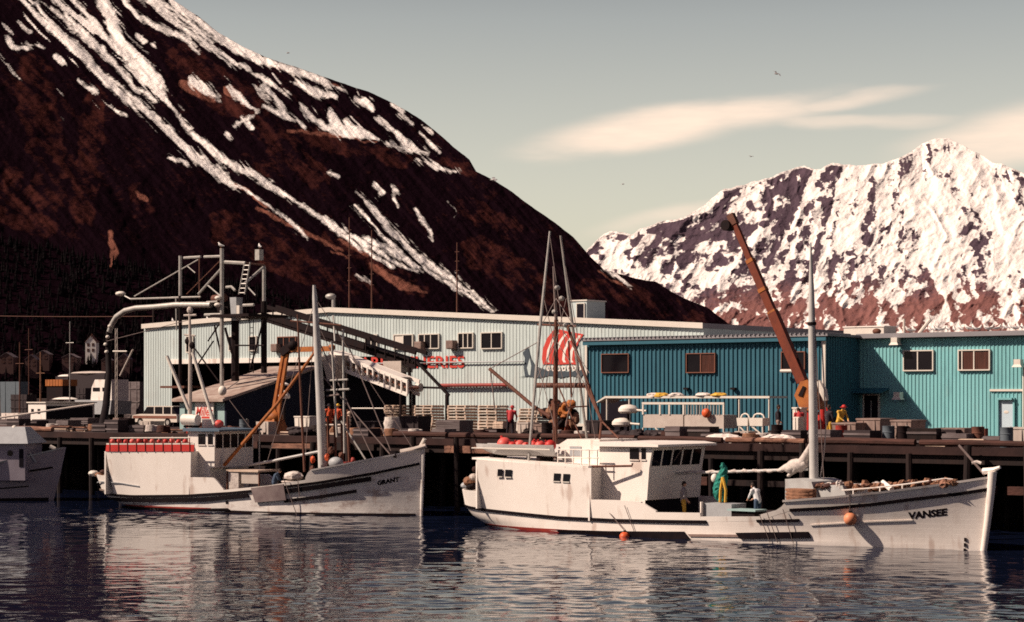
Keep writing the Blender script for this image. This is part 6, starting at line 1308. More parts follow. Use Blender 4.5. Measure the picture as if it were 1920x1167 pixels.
# ---- roofed stand, hopper
def stand():
    Y = 92.0
    t = thing('roofed_stand', 'long flat white roof on thin posts in front of the dark teal wing', 'shelter', (XY(1290, Y), Y, DZ))
    a, c = XY(1140, Y), XY(1448, Y); z = ZY(1290, 747, Y)
    g = MB(); g.box((a, Y-.3, z), (c, Y+1.6, z+.12)); g.build('roof', M_TRIM, t)
    e = W(1124, 756, Y); g = MB(); g.prism([(a, Y-.3, z+.12), (a, Y-.3, z), (e.x, Y-.3, e.z), (e.x, Y-.3, e.z+.06)], (0, 1.9, 0)); g.build('awning', M_TRIM, t)
    for px in (1142, 1184, 1390, 1446): x = XY(px, Y); g = MB(); g.tube((x, Y-.2, DZ), (x, Y-.2, z), .055, None, 6); g.build('post', M_TRIM, t)
    for i, (px, m) in enumerate(((1240, M_YELB), (1268, M_ICE), (1318, M_ICE), (1348, M_YELB), (1228, M_ICE))):
        p = XY(px, Y); b = MB(); b.ell((p, Y, z+.16), (.5, .4, .15), 9, 6, .15); o = b.build('bundle', m)
        tag(o, f'{("yellow","white","long white","right-hand yellow","leftmost white")[i]} bundle lying on the flat white roof', 'bundle', 'bundles on the stand roof')
    Y = 88.5
    t = thing('fish_hopper', 'long galvanised hopper on V-shaped legs with a barred rail on top', 'hopper', (XY(1280, Y), Y, DZ))
    a, m_, c = XY(1206, Y), XY(1282, Y), XY(1357, Y); zt, zb = ZY(1280, 778, Y), ZY(1280, 803, Y); zr = ZY(1280, 757, Y)
    for x0, x1 in ((a, m_-.04), (m_+.04, c)): g = MB(); g.box((x0, Y, zb), (x1, Y+1.3, zt)); g.build('panel', M_BINW, t)
    g = MB(); g.box((a-.05, Y-.06, zr-.05), (c+.05, Y+.02, zr+.07)); g.build('top_rail', M_TRIM, t)
    for x in (a, c, m_, a+1.1, a+1.7): g = MB(); g.box((x-.045, Y-.05, zt), (x+.045, Y+.02, zr-.052)); g.build('rail_post', M_TRIM, t)
    n = 13
    for i in range(n): x = m_+.12+(c-m_-.2)*i/n; g = MB(); g.box((x-.02, Y-.03, zt), (x+.02, Y, zr-.052)); g.build('bar', M_STEEL, t)
    for px in (1255, 1305):
        x = XY(px, Y); g = MB(); g.tube((x-.9, Y, zb), (x, Y, zb-.85), .05, None, 6); g.tube((x+.9, Y, zb), (x, Y, zb-.85), .05, None, 6); g.tube((x, Y, zb), (x, Y, DZ), .06, None, 6); g.build('leg', M_TRIM, t)
    for x in (a, c): g = MB(); g.tube((x, Y, zb), (x, Y, DZ), .05, None, 6); g.build('end_leg', M_TRIM, t)
    p = W(1324, 775, Y-.2); e = thing('red_float', 'red round float hung on the bars of the galvanised hopper', 'buoy', p); g = MB(); g.ell(p, (.25, .2, .25), 12, 8); g.build('float', M_ORANGE, e, True); g = MB(); g.tube(p, (p.x, Y-.05, zr), .02, None, 5); g.build('lanyard', M_WIRE, e)
    # two hooded drums
    for px, py, lab in ((1178, 769, 'upper white rounded cover beside the galvanised hopper'), (1166, 794, 'lower white rounded cover below the other one')):
        p = W(px, py, 90); e = thing('hooded_winch', lab, 'winch', (p.x, 90, DZ), group='white rounded covers')
        g = MB(); g.lathe((p.x, 90, p.z-.18), [(.45, 0), (.56, .1), (.55, .26), (.4, .42), (.12, .48)]); g.build('hood', M_TUBW, e, True); g = MB(); g.tube((p.x, 90, DZ), (p.x, 90, p.z-.15), .12 if py > 780 else .07); g.build('stand', M_DARKST, e); g = MB(); g.tube((p.x+.4, 90, p.z), (p.x+1.2, 90, p.z-.05), .06); g.build('shaft', M_TRIM, e)
    # handled tubs on a frame
    for px0, px1, lab in ((1381, 1402, 'left white tub with an arched handle on the steel frame'), (1404, 1430, 'right white tub with a square handle on the steel frame')):
        Y = 87; x0, x1 = XY(px0, Y), XY(px1, Y); zt, zb = ZY(1400, 784, Y), ZY(1400, 799, Y); e = thing('handled_tub', lab, 'tub', ((x0+x1)/2, Y, zb), group='handled tubs')
        g = MB(); g.frus(((x0+x1)/2, Y+.35, zb), (x1-x0)*.46, .32, (x1-x0)*.5, .36, zt-zb); g.build('tub', M_TUBW, e); zh = ZY(1400, 776, Y)
        g = MB(); g.path([(x0+.08, Y+.3, zt), (x0+.16, Y+.3, zh-.06), (x0+.3, Y+.3, zh), (x1-.3, Y+.3, zh), (x1-.16, Y+.3, zh-.06), (x1-.08, Y+.3, zt)], .04, 6); g.build('handle', M_TUBW, e, True)
        g = MB(); g.tube((x1-.05, Y+.1, zb), (x1-.05, Y+.1, DZ), .05, None, 6); g.tube((x0+.1, Y+.1, zb), (x1-.05, Y+.1, zb-.5), .045, None, 6); g.build('frame', M_TRIM, e)
    tote(1377, 1403, 809, 85.5, .9, M_BINW, 'grey box standing under the handled tubs', lid=False); tote(1444, 1470, 818, 84, .7, M_TUBW, 'low white tub left of the orange crane base', lid=False)
    for px0, px1, y, z in ((1486, 1502, 767, 1.2), ):
        tote(px0, px1, y, 86.5, .6, M_TUBW, 'white box raised beside the orange crane turret', lid=True)
    tote(1487, 1498, 782, 85.8, .5, M_TUBW, 'small white tub in front of the raised white box', lid=False)
    rnd = random.Random(6)
    for i, (px, w, lab) in enumerate(((1356, 1.1, 'left white heap of crushed ice on the wharf edge'), (1458, 1.0, 'right white heap of crushed ice on the wharf edge'), (1345, .9, 'ice heap farther back under the hopper'))):
        y = (81.2, 81.2, 84)[i]; x = XY(px, y); g = MB(); g.ell((x, y, DZ+.12), (w, .6, .32), 14, 8, .12); tag(g.build('ice_heap', M_ICE), lab, 'ice heap', 'ice heaps on the wharf')
stand()
def gear_heap():
    Y = 91; rnd = random.Random(12); p = W(1045, 800, Y)
    t = thing('gear_heap', 'tall heap of orange and yellow fishing gear behind the rear mast', 'gear', (p.x, Y, DZ))
    for i in range(46):
        px = rnd.uniform(1018, 1080); q = W(px, rnd.uniform(758, 812), Y+rnd.uniform(-.4, .6)); g = MB(); g.ell(q, (rnd.uniform(.12, .34), .25, rnd.uniform(.12, .42)), 8, 6, .2); g.build('coil', rnd.choice([M_YEL, M_ROPE, M_ORCR, M_DARKST, M_DARKST, M_RUST, M_ROPE]), t)
    q = W(1062, 767, Y-.7); g = MB(); n = 16
    g.path([(q.x+.27*math.cos(6.283*k/n), q.y, q.z+.27*math.sin(6.283*k/n)) for k in range(n+1)], .1, 8); e = g.build('ring_buoy', M_YEL, None, True); tag(e, 'orange ring hanging on the front of the gear heap', 'ring')
    Y = 83.2; p = W(620, 800, Y)
    t = thing('pot_gear_rack', 'rack of rusty pot gear with hanging floats behind the smaller boat', 'gear rack', (p.x, Y, DZ))
    for x in (607, 652): g = MB(); X_ = XY(x, Y); g.tube((X_, Y, DZ), (X_, Y, ZY(x, 768, Y)), .06, None, 6); g.build('post', M_RUST, t)
    g = MB(); g.tube(W(607, 797, Y), W(650, 797, Y), .05); g.build('rail', M_BINW, t); g = MB(); g.tube(W(660, 766, Y+8), W(720, 766, Y+8), .04); g.build('back_rail', M_TRIM, t)
    for i in range(22): q = W(rnd.uniform(608, 652), rnd.uniform(800, 818), Y+rnd.uniform(0, .8)); g = MB(); g.ell(q, (rnd.uniform(.12, .25), .25, rnd.uniform(.2, .4)), 8, 6, .2); g.build('pot', rnd.choice([M_RUST, M_DARKST, M_ROPE]), t)
    for i in range(6): q = W(655-i*.3, 775+i*7, Y); g = MB(); g.ell(q, (.13, .13, .12), 8, 6); g.build('float', M_PALLET, t)
    Y = 84; p = W(735, 805, Y); t = thing('rope_drum', 'pale coil of rope wound on a standing drum left of the dark square bin', 'rope drum', (p.x, Y, DZ))
    g = MB(); g.lathe((p.x, Y, DZ), [(.45, 0), (.5, .2), (.44, .5), (.5, .7), (.42, .95)]); g.build('coil', M_SAIL, t, True); g = MB(); g.lathe((p.x, Y, DZ+.955), [(.42, 0), (.42, .12)]); g.build('cap', M_TRIM, t)
gear_heap()
# ---- people
def person(P, rz, label, cols, pose=None, name='person', scale=1.0, hat=None):
    """joints in metres, x to the person's front, y to the left; remeshed into one skin"""
    J = dict(pel=(0, 0, .95), che=(0, 0, 1.32), nec=(0, 0, 1.5), hea=(.02, 0, 1.64), shl=(0, .19, 1.43), shr=(0, -.19, 1.43), ell=(.02, .26, 1.15), elr=(.02, -.26, 1.15), hal=(.14, .25, .92), har=(.14, -.25, .92),
             hil=(0, .1, .92), hir=(0, -.1, .92), knl=(.03, .11, .5), knr=(.03, -.11, .5), anl=(0, .11, .08), anr=(0, -.11, .08), tol=(.16, .13, .04), tor=(.16, -.13, .04))
    J.update(pose or {}); J = {k: Vector(v) for k, v in J.items()}
    b = MB(); seg = []
    def s(a, c, r0, r1, part): b.tube(J[a], J[c], r0, r1, 10); b.ell(J[a], (r0,)*3, 10, 6); b.ell(J[c], (r1,)*3, 10, 6); seg.append((J[a], J[c], part))
    s('pel', 'che', .15, .165, 'top'); s('che', 'nec', .15, .06, 'top'); s('nec', 'hea', .055, .06, 'skin'); s('shl', 'shr', .085, .085, 'top')
    d = (J['hea']-J['nec']).normalized(); hc = J['hea']+d*.03; b.ell(hc, (.095, .078, .12), 12, 8); seg.append((J['hea'], hc+d*.03, 'skin')); b.ell(hc+Vector((.09, 0, -.005)), (.025, .016, .022), 6, 5)
    for y in (.078, -.078): b.ell(hc+Vector((0, y, 0)), (.022, .012, .03), 6, 5)
    for S in 'lr':
        s('sh'+S, 'el'+S, .062, .048, 'top'); s('el'+S, 'ha'+S, .046, .033, 'fore'); s('hi'+S, 'kn'+S, .095, .066, 'legs'); s('kn'+S, 'an'+S, .064, .045, 'legs'); s('an'+S, 'to'+S, .05, .04, 'boot')
        f = (J['ha'+S]-J['el'+S]).normalized(); sd = f.cross(Vector((0, 0, 1))); sd = sd.normalized() if sd.length > .1 else Vector((0, 1, 0)); h0 = J['ha'+S]; b.ell(h0+f*.04, (.04, .032, .045), 8, 6)
        cu = f.cross(sd).normalized()
        for k, L_ in enumerate((.075, .085, .08, .06)): q = h0+f*.07+sd*(.028*(k-1.5)*.75); b.tube(q, q+f*L_*.6, .0105, .0105, 6); b.tube(q+f*L_*.6, q+f*L_*.9-cu*.025, .0105, .009, 6)
        q = h0+f*.02+sd*.035; b.tube(q, q+sd*.03+f*.045, .0125, .0105, 6); seg.append((h0, h0+f*.14, 'hand'))
    me = b.mesh('body', M_SKIN); o = bpy.data.objects.new(name, me); COL.objects.link(o)
    md = o.modifiers.new('r', 'REMESH'); md.mode = 'VOXEL'; md.voxel_size = .014; sm = o.modifiers.new('s', 'SMOOTH'); sm.iterations = 3; sm.factor = .5
    dg = bpy.context.evaluated_depsgraph_get(); m2 = bpy.data.meshes.new_from_object(o.evaluated_get(dg)); o.modifiers.clear(); o.data = m2
    m2.materials.clear(); keys = ['skin', 'top', 'fore', 'legs', 'boot', 'hand']; 
    for k in keys: m2.materials.append(cols.get(k, M_SKIN))
    n = len(m2.polygons); ce = np.empty(n*3); m2.polygons.foreach_get('center', ce); ce = ce.reshape(-1, 3); best = np.full(n, 9.); idx = np.zeros(n, int)
    for a, c, part in seg:
        a_, c_ = np.array(a), np.array(c); dd = c_-a_; t = np.clip(((ce-a_)@dd)/max(1e-6, dd@dd), 0, 1); ds = np.linalg.norm(ce-a_-t[:, None]*dd, axis=1)-{'top': .1, 'legs': .07, 'skin': .06}.get(part, .03); k = ds < best; best[k] = ds[k]; idx[k] = keys.index(part)
    m2.polygons.foreach_set('material_index', idx.astype(np.int32)); m2.polygons.foreach_set('use_smooth', np.ones(n, bool))
    o.location = P; o.rotation_euler = (0, 0, rz); o.scale = (scale,)*3; tag(o, label, 'person')
    h = MB(); hz = hc+d*.045-Vector((.02, 0, 0))
    if hat: h.ell(hz+d*.02, (.115, .1, .09), 12, 8); h.lathe(hz, [(.1, -.01), (.17, -.02), (.17, -.005), (.1, .01)], 12); h.build('hat', hat, o, True, True)
    else: h.ell(hz, (.1, .088, .1), 12, 8); h.ell(hz-Vector((.03, 0, .05)), (.075, .08, .09), 10, 7); h.build('hair', M_HAIR, o, True, True)
    return o
lean = dict(che=(.12, 0, 1.28), nec=(.2, 0, 1.42), hea=(.28, 0, 1.53), shl=(.16, .19, 1.36), shr=(.16, -.19, 1.36), ell=(.28, .24, 1.1), elr=(.28, -.24, 1.1), hal=(.45, .15, .98), har=(.45, -.15, .98))
P1 = V.M @ Vector((V.L(1282, 940, -.6).x, -.6, .55)); person(P1, yv+.5, 'person in grey shirt and yellow bib trousers on the large boat deck', {'top': M_GREYCL, 'fore': M_SKIN, 'legs': M_YELB, 'boot': M_DARKCL}, dict(elr=(.05, -.3, 1.15), har=(.22, -.22, .95)))
P2 = V.M @ Vector((V.L(1421, 940, -1.0).x, -1.0, .72)); person(P2, yv+math.pi-.2, 'person in white T-shirt bent over the cutting table on the large boat', {'top': M_WHITECL, 'fore': M_SKIN, 'legs': M_JEANS, 'boot': M_DARKCL}, lean)
Y = 81.8; person((XY(957, Y), Y, DZ), 1.9, 'person in red jacket and dark trousers standing at the wharf edge', {'top': M_REDCL, 'fore': M_REDCL, 'legs': M_DARKCL, 'boot': M_DARKCL}, dict(lean, knl=(.1, .18, .5), anl=(.1, .24, .08), tol=(.24, .26, .04)), hat=M_REDCL, scale=1.05)
Y = 84.6; person((XY(617, Y), Y, DZ), 2.6, 'worker in orange oilskins behind the gear rack', {'top': M_ORCL, 'fore': M_ORCL, 'legs': M_ORCL, 'boot': M_DARKCL}, dict(ell=(.1, .3, 1.2), hal=(.3, .2, 1.2)), hat=M_DARKCL); person((XY(634, Y+1.5), Y+1.5, DZ), -1.2, 'second worker with orange top right of the one in full oilskins', {'top': M_ORCL, 'fore': M_ORCL, 'legs': M_DARKCL, 'boot': M_DARKCL}, hat=M_YELB)
Y = 86.9; person((XY(1574, Y), Y, DZ), -.4, 'worker in yellow jacket and red cap behind the totes', {'top': M_YELB, 'fore': M_YELB, 'legs': M_YELB, 'boot': M_DARKCL}, lean, hat=M_RED, scale=1.08); Y = 84.2; person((XY(1554, Y), Y, DZ), 1.2, 'worker in yellow trousers right of the crane pedestal', {'top': M_DARKCL, 'fore': M_DARKCL, 'legs': M_YELB, 'boot': M_DARKCL}, scale=1.02)
Y = 90; person((XY(1459, Y), Y, DZ), .5, 'person in dark clothes near the right end of the stand roof', {'top': M_DARKCL, 'fore': M_DARKCL, 'legs': M_TOTE, 'boot': M_DARKCL})
Y = 86.2; person((XY(1500, Y), Y, DZ), 2.4, 'person with red top beside the white boxes at the crane', {'top': M_REDCL, 'fore': M_REDCL, 'legs': M_DARKCL, 'boot': M_DARKCL}, lean)
P3 = G.M @ Vector((G.L(514, 895, -1.3).x, -1.3, .7)); person(P3, yg+.4, 'person in blue on the working deck of the smaller boat', {'top': M_JEANS, 'fore': M_JEANS, 'legs': M_JEANS, 'boot': M_TRIM}, lean, scale=.95)
# ---- gulls
def gull_standing():
    e = bpy.data.objects.new('gull', None); COL.objects.link(e)
    g = MB(); g.path([(-.25, 0, .13), (-.13, 0, .16), (0, 0, .2), (.1, 0, .26), (.14, 0, .34), (.17, 0, .385), (.21, 0, .385)], [.012, .05, .085, .08, .052, .048, .02], 10); g.build('body', M_GULLW, e, True, True)
    for s in (-1, 1): g = MB(); g.path([(.07, s*.07, .24), (-.1, s*.075, .2), (-.3, s*.03, .14)], [.03, .042, .008], 7); g.build('wing', M_GULLG, e, True, True); g = MB(); g.tube((0, s*.03, 0), (0, s*.03, .14), .008, None, 5); g.build('leg', M_YEL, e, local=True)
    g = MB(); g.tube((.21, 0, .383), (.27, 0, .37), .013, .004, 6); g.build('beak', M_YEL, e, local=True); return e
def gulls():
    rnd = random.Random(9); proto = gull_standing(); first = True
    xs = [1704, 1713, 1743, 1751, 1758, 1768, 1777, 1789, 1801, 1815, 1826, 1835, 1850, 1858, 1871, 1884, 1893, 1901, 1909, 1917]
    for i, px in enumerate(xs):
        o = proto if first else copy_tree(proto); first = False; y = YT+rnd.uniform(-.25, .9)
        o.location = (XY(px, y), y, ZE+.222); o.rotation_euler = (0, 0, rnd.choice([2.4, 2.9, 3.4, .2, 2.2])); o.scale = (rnd.uniform(.95, 1.15),)*3
        tag(o, f'white gull, {ORD[i] if i < 19 else "last"} from the left in the row on the teal roof', 'gull', 'gulls lined up on the teal roof')
    for px, py, Yb, lab in ((414, 466, YU, 'white gull on top of the tallest tower post'), (487, 468, YU+3.5, 'white gull perched on the right tower beacon'), (324, 606, YW-.1, 'white gull at the left end of the pale warehouse roof'), (390, 603, YW-.1, 'white gull on the pale warehouse roof behind the tower')):
        o = copy_tree(proto); p = W(px, py, Yb); o.location = p; o.rotation_euler = (0, 0, rnd.uniform(2, 3.4)); tag(o, lab, 'gull', 'gulls on tower and pale roof')
    def fly(px, py, d, rz, roll, lab):
        p = EYE+ray(px, py)*d; e = thing('flying_gull', lab, 'gull', p, rz, 'gulls in flight'); e.rotation_euler = (roll, 0, rz)
        g = MB(); g.path([(-.28, 0, 0), (-.12, 0, .01), (.05, 0, .02), (.18, 0, .04), (.25, 0, .04)], [.015, .06, .08, .05, .015], 9); g.build('body', M_GULLW, e, True, True)
        for s in (-1, 1):
            g = MB(); a = [(.1, s*.05, .05), (.14, s*.35, .16), (.02, s*.68, .06)]; c = [(-.1, s*.05, .04), (-.06, s*.33, .14), (-.04, s*.68, .055)]
            g.add(a+c+[(x, y, z-.018) for x, y, z in a+c], [(0,1,4,3),(1,2,5,4),(6,9,10,7),(7,10,11,8),(0,6,7,1),(1,7,8,2),(2,8,11,5),(5,11,10,4),(4,10,9,3)]); g.build('wing', M_GULLG, e, local=True)
    fly(1456, 139, 190, TH+.5, .5, 'gull flying high above the long pale cloud'); fly(926, 338, 140, TH+.2, .3, 'gull flying in front of the dark ridge line'); fly(1168, 346, 330, TH, .2, 'small gull flying below the left tip of the cloud'); fly(1408, 294, 330, TH+.6, .2, 'small gull flying just above the snowy ridge'); fly(540, 100, 300, TH+.3, .2, 'small gull gliding over the brown mountain shoulder')
gulls()
# ---- yard at left
def station_wagon():
    Y = 99.0; x0, x1 = XY(248, Y), XY(352, Y); L_ = 4.9; x1 = x0+L_; w = 1.85
    t = thing('station_wagon', 'cream station wagon with brown side trim parked left of the shed', 'car', (x0, Y, DZ))
    prof = [(0, .35), (.02, .85), (.9, .95), (L_-.1, .95), (L_, .8), (L_, .35)]
    g = MB(); g.prism([(x0+x, Y, DZ+z) for x, z in prof], (0, w, 0)); g.build('body', M_CAR, t)
    cab = [(1.0, .952), (1.55, 1.48), (4.3, 1.48), (4.75, .952)]; g = MB(); g.prism([(x0+x, Y+.1, DZ+z) for x, z in cab], (0, w-.2, 0)); c = g.build('cabin', M_GLASS, t)
    g = MB(); g.box((x0+1.45, Y+.08, DZ+1.48), (x0+4.4, Y+w-.08, DZ+1.54)); g.build('roof', M_CAR, t)
    for x in (2.35, 3.3, 4.2): g = MB(); g.box((x0+x-.05, Y+.085, DZ+.96), (x0+x+.05, Y+.1, DZ+1.48)); g.build('pillar', M_CAR, t)
    g = MB(); g.box((x0+.1, Y-.02, DZ+.62), (x0+L_-.05, Y, DZ+.82)); g.build('side_trim', M_CARB, t); g = MB(); g.box((x0-.1, Y-.02, DZ+.38), (x0+.05, Y+w+.02, DZ+.52)); g.build('bumper', M_STEEL, t)
    for x in (.9, 3.9):
        for y in (Y-.02, Y+w-.2): g = MB(); g.tube((x0+x, y, DZ+.33), (x0+x, y+.22, DZ+.33), .33, None, 16); k = g.build('wheel', M_RUBBER, t, True); g = MB(); g.tube((x0+x, y-.01, DZ+.33), (x0+x, y+.23, DZ+.33), .17, None, 12); g.build('hub_cap', M_STEEL, k)
    for y in (.25, w-.25): g = MB(); g.tube((x0-.02, Y+y, DZ+.72), (x0+.05, Y+y, DZ+.72), .1, None, 10); g.build('headlight', M_TRIM, t)
station_wagon()
def yard():
    # office trailer
    Y = 106; x0, x1 = XY(53, Y), XY(86, Y); zt, zb = ZY(70, 756, Y), GZ0+.5; t = thing('office_trailer', 'white site trailer with two small windows at the left of the yard', 'trailer', (x0, Y, GZ0))
    g = MB(); g.box((x0, Y, zb), (x1, Y+5.2, zt)); g.build('body', M_WHITE2, t); g = MB(); g.box((x0-.1, Y-.12, zt), (x1+.1, Y+5.4, zt+.09)); g.build('roof', M_TRIM, t); g = MB(); g.box((x1, Y+.05, zb+.1), (x1+.02, Y+5, zt-.25)); g.build('shade_sheet', M_DKIN, t)  # dark sheet paints the shade on the trailer's unlit side
    for px in (61, 73): X_ = XY(px, Y); g = MB(); g.box((X_-.16, Y-.03, ZY(70, 776, Y)), (X_+.16, Y, ZY(70, 767, Y))); g.build('window', M_GLASS, t)
    for y in (1.2, 3.8): g = MB(); g.tube((x1-.1, Y+y, GZ0+.32), (x1+.1, Y+y, GZ0+.32), .32, None, 12); g.build('wheel', M_RUBBER, t)
    # white cabin cruiser on blocks
    Y = 118; a, c = XY(168, Y), XY(206, Y); t = thing('cabin_cruiser', 'white cabin cruiser propped on blocks behind the black hose', 'boat', (a, Y, GZ0)); w = c-a+1.5
    g = MB(); g.prism([(a-1.6, Y, GZ0+.9), (c, Y, GZ0+.9), (c+.2, Y, GZ0+2.1), (a-2.1, Y, GZ0+2.2)], (0, 2.4, 0)); g.build('hull', M_GREYP, t)
    z0, zt = ZY(186, 744, Y), ZY(186, 712, Y); g = MB(); g.prism([(a-.1, Y+.2, GZ0+2.15), (c, Y+.2, GZ0+2.15), (c, Y+.2, zt), (a+.5, Y+.2, zt), (a+.05, Y+.2, zt-.7)], (0, 2, 0)); g.build('cabin', M_WHITE2, t)
    for px0, px1 in ((171, 184), (189, 203)): g = MB(); g.box((XY(px0, Y), Y+.17, ZY(186, 734, Y)), (XY(px1, Y), Y+.2, ZY(186, 727, Y))); g.build('window', M_GLASS, t)
    for x in (a-.8, c-.6): g = MB(); g.box((x-.2, Y+.3, GZ0), (x+.2, Y+2, GZ0+.9)); g.build('block', M_CREO, t)
    # yellow container, tarped boats, pot stacks
    Y = 135; a, c = XY(85, Y), XY(117, Y); t = thing('yellow_container', 'yellow box container in the dark yard at left', 'container', (a, Y, GZ0)); z0, z1 = ZY(100, 724, Y), ZY(100, 712, Y)
    g = MB(); g.box((a, Y, z0), (c, Y+2, z1)); g.build('box', M_YEL, t); g = MB(); g.box((a+.1, Y+.1, GZ0), (c-.1, Y+1.9, z0)); g.build('base', M_DARKST, t)
    for i in range(6): x = a+(c-a)*(i+.5)/6; g = MB(); g.box((x-.04, Y-.03, z0), (x+.04, Y, z1)); g.build('rib', M_YEL, t)
    for px, py, w, lab in ((122, 749, 1.7, 'white tarpaulined boat behind the site trailer'), (126, 706, 1.3, 'pale tarpaulin above the yellow container'), (170, 700, 3.2, 'long pale tarpaulin roof left of the black hose')):
        Y = 125 if py > 720 else 140; p = W(px, py, Y); t = thing('tarped_boat', lab, 'boat', (p.x, Y, GZ0), group='tarpaulined boats in the yard')
        g = MB(); g.ell((p.x, Y, p.z), (w, .8, .22), 12, 6, .06); g.build('tarpaulin', M_TUBW if w < 3 else M_BINW, t, True); g = MB(); g.prism([(p.x-w*.9, Y-.6, GZ0+.3), (p.x+w*.7, Y-.6, GZ0+.3), (p.x+w*.95, Y-.6, p.z), (p.x-w*.95, Y-.6, p.z)], (0, 1.2, 0)); g.build('hull', M_DARKTOTE, t)
    rnd = random.Random(21)
    for i, (px0, px1, y, Yb, m, lab) in enumerate(((0, 38, 716, 130, M_GREYBLUE, 'slate blue shed wall at the far left edge'), (106, 128, 788, 92, M_GREYWOOD, 'grey crate near the wharf edge left of the hose'), (60, 104, 787, 93, M_DARKTOTE, 'long dark crate under the site trailer'), (132, 165, 784, 95, M_GREYWOOD, 'stacked grey crate right of the other near the hose'), (212, 222, 784, 93, M_TOTE, 'narrow brown crate right of the hose'), (262, 282, 790, 86, M_BINW, 'pale tub in front of the station wagon'), (2, 34, 775, 95, M_ICE, 'white heap of net bags behind the left boat'), (238, 262, 716, 122, M_GREYWOOD, 'pale crate stack beside the warehouse corner'), (145, 160, 728, 128, M_DARKTOTE, 'dark crate beside the white cabin cruiser'), (20, 50, 740, 118, M_DARKTOTE, 'dull crate behind the left boat masts'))):
        tote(px0, px1, y, Yb, 1.2, m, lab, 'crate' if 'crate' in lab else 'tub', 3 if 'crate' in lab else 0, False, zb=GZ0 if Yb > 102 else DZ, name='crate')
    for px, yt, yb, Yb, m, r, lab in ((37, 642, 760, 116, M_RUST, .08, 'bare pole with pale tip at far left'), (54, 616, 720, 124, M_RUST, .06, 'thin dark pole second from the left edge'), (76, 660, 738, 114, M_ROPE, .09, 'thick brown pole third from the left edge'), (131, 603, 745, 124, M_STEEL, .06, 'tall pale mast left of the small white house')):
        p = W(px, yb, Yb); t = thing('boat_mast', lab, 'mast', (p.x, Yb, GZ0), group='masts in the yard'); g = MB(); g.tube((p.x, Yb, GZ0), (p.x, Yb, ZY(px, yt, Yb)), r, r*.6, 6); g.build('pole', m, t); g = MB(); z = ZY(px, yt+40, Yb); g.tube((p.x-.6, Yb, z), (p.x+.6, Yb, z), .03, None, 5); g.build('spreader', m, t)
    Y = 108; t = thing('lattice_mast', 'pale lattice mast with crossbar right of the black hose', 'mast', (XY(218, Y), Y, GZ0)); z0, z1 = GZ0, ZY(218, 616, Y); x = XY(218, Y)
    for s in (-.12, .12): g = MB(); g.tube((x+s, Y, z0), (x+s, Y, z1), .035, None, 5); g.build('chord', M_BINW, t)
    for i in range(14): z = z0+(z1-z0)*i/14; g = MB(); g.tube((x-.12, Y, z), (x+.12, Y, z+(z1-z0)/14), .025, None, 5); g.build('lacing', M_BINW, t)
    g = MB(); g.tube(W(212, 659, Y), W(238, 659, Y), .06); g.build('crossbar', M_TRIM, t); g = MB(); g.tube(W(225, 705, Y), W(249, 656, Y), .07); g.build('jib', M_BINW, t)
    # overhead wire across the left of the photograph
    Y = 121; t = thing('utility_line', 'thin overhead wire strung across the yard at left', 'wire', W(-60, 592, Y)); g = MB(); g.path([W(-200+i*35, 590+.012*(-200+i*35)+3*math.sin(i*math.pi/14), Y) for i in range(15)], .028, 5); g.build('wire', M_RUST, t)
    for px in (-198, 288): x = XY(px, Y); g = MB(); g.tube((x, Y, GZ0), (x, Y, ZY(px, 580, Y)), .14, .1, 8); g.build('pole', M_CREO, t)
yard()
def houses():
    def house(px, py, wpx, hpx, wall, roof, lab, nwin=2, rows=2):
        d = float(depth_L(np.array([[px]]), np.array([[py]]))[0, 0])-14; s = d/FPX; p = EYE+ray(px, py)*d; w, h = wpx*s, hpx*s; D = w*1.3
        t = thing('hillside_house', lab, 'house', p, TH, 'houses on the far slope')
        g = MB(); hw = h*.66; g.box((-w/2, 0, -8), (w/2, D, hw)); g.prism([(-w/2, 0, hw), (w/2, 0, hw), (0, 0, h)], (0, D, 0)); g.build('wall', wall, t, local=True)
        g = MB(); e = .35
        for sgn in (-1, 1): g.add([(sgn*(w/2+e), -e, hw-.4), (0, -e, h+.12), (0, D+e, h+.12), (sgn*(w/2+e), D+e, hw-.4), (sgn*(w/2+e), -e, hw-.1), (0, -e, h+.45), (0, D+e, h+.45), (sgn*(w/2+e), D+e, hw-.1)], [(0,3,2,1),(4,5,6,7),(0,1,5,4),(1,2,6,5),(2,3,7,6),(3,0,4,7)])
        g.build('roof', roof, t, local=True)
        for r in range(rows):
            for k in range(nwin): x = -w/2+w*(k+.5+(k-.5)*-.1)/nwin; z = hw*(.18+.46*r); g = MB(); g.box((x-w*.11, -.12, z), (x+w*.11, .05, z+hw*.26)); g.build('window', M_GLASSB, t, local=True)
        g = MB(); g.box((-.5, D*.4, h*.85), (.5, D*.4+1, h*1.12)); g.build('chimney', M_RUST, t, local=True)
    house(170, 664, 20, 34, M_WHITE2, M_CARB, 'white gabled house with four windows alone on the dark slope')
    dk = mat('brown_house_wall', (.10, .05, .045), .8); rf = mat('dull_roof', (.16, .12, .13), .8)
    for px, py, w, h, lab in ((58, 690, 22, 24, 'dark house with pale roof below the forest at left'), (80, 676, 24, 18, 'low dark house with pale roof above the yellow container'), (130, 682, 28, 18, 'wide dark house left of the white gabled house'), (232, 690, 22, 26, 'dark house between the lattice mast and the warehouse'), (12, 684, 26, 22, 'dark house at the far left edge of the slope'), (200, 686, 20, 16, 'small dark house right of the white gabled house')): house(px, py, w, h, dk, rf, lab)
houses()

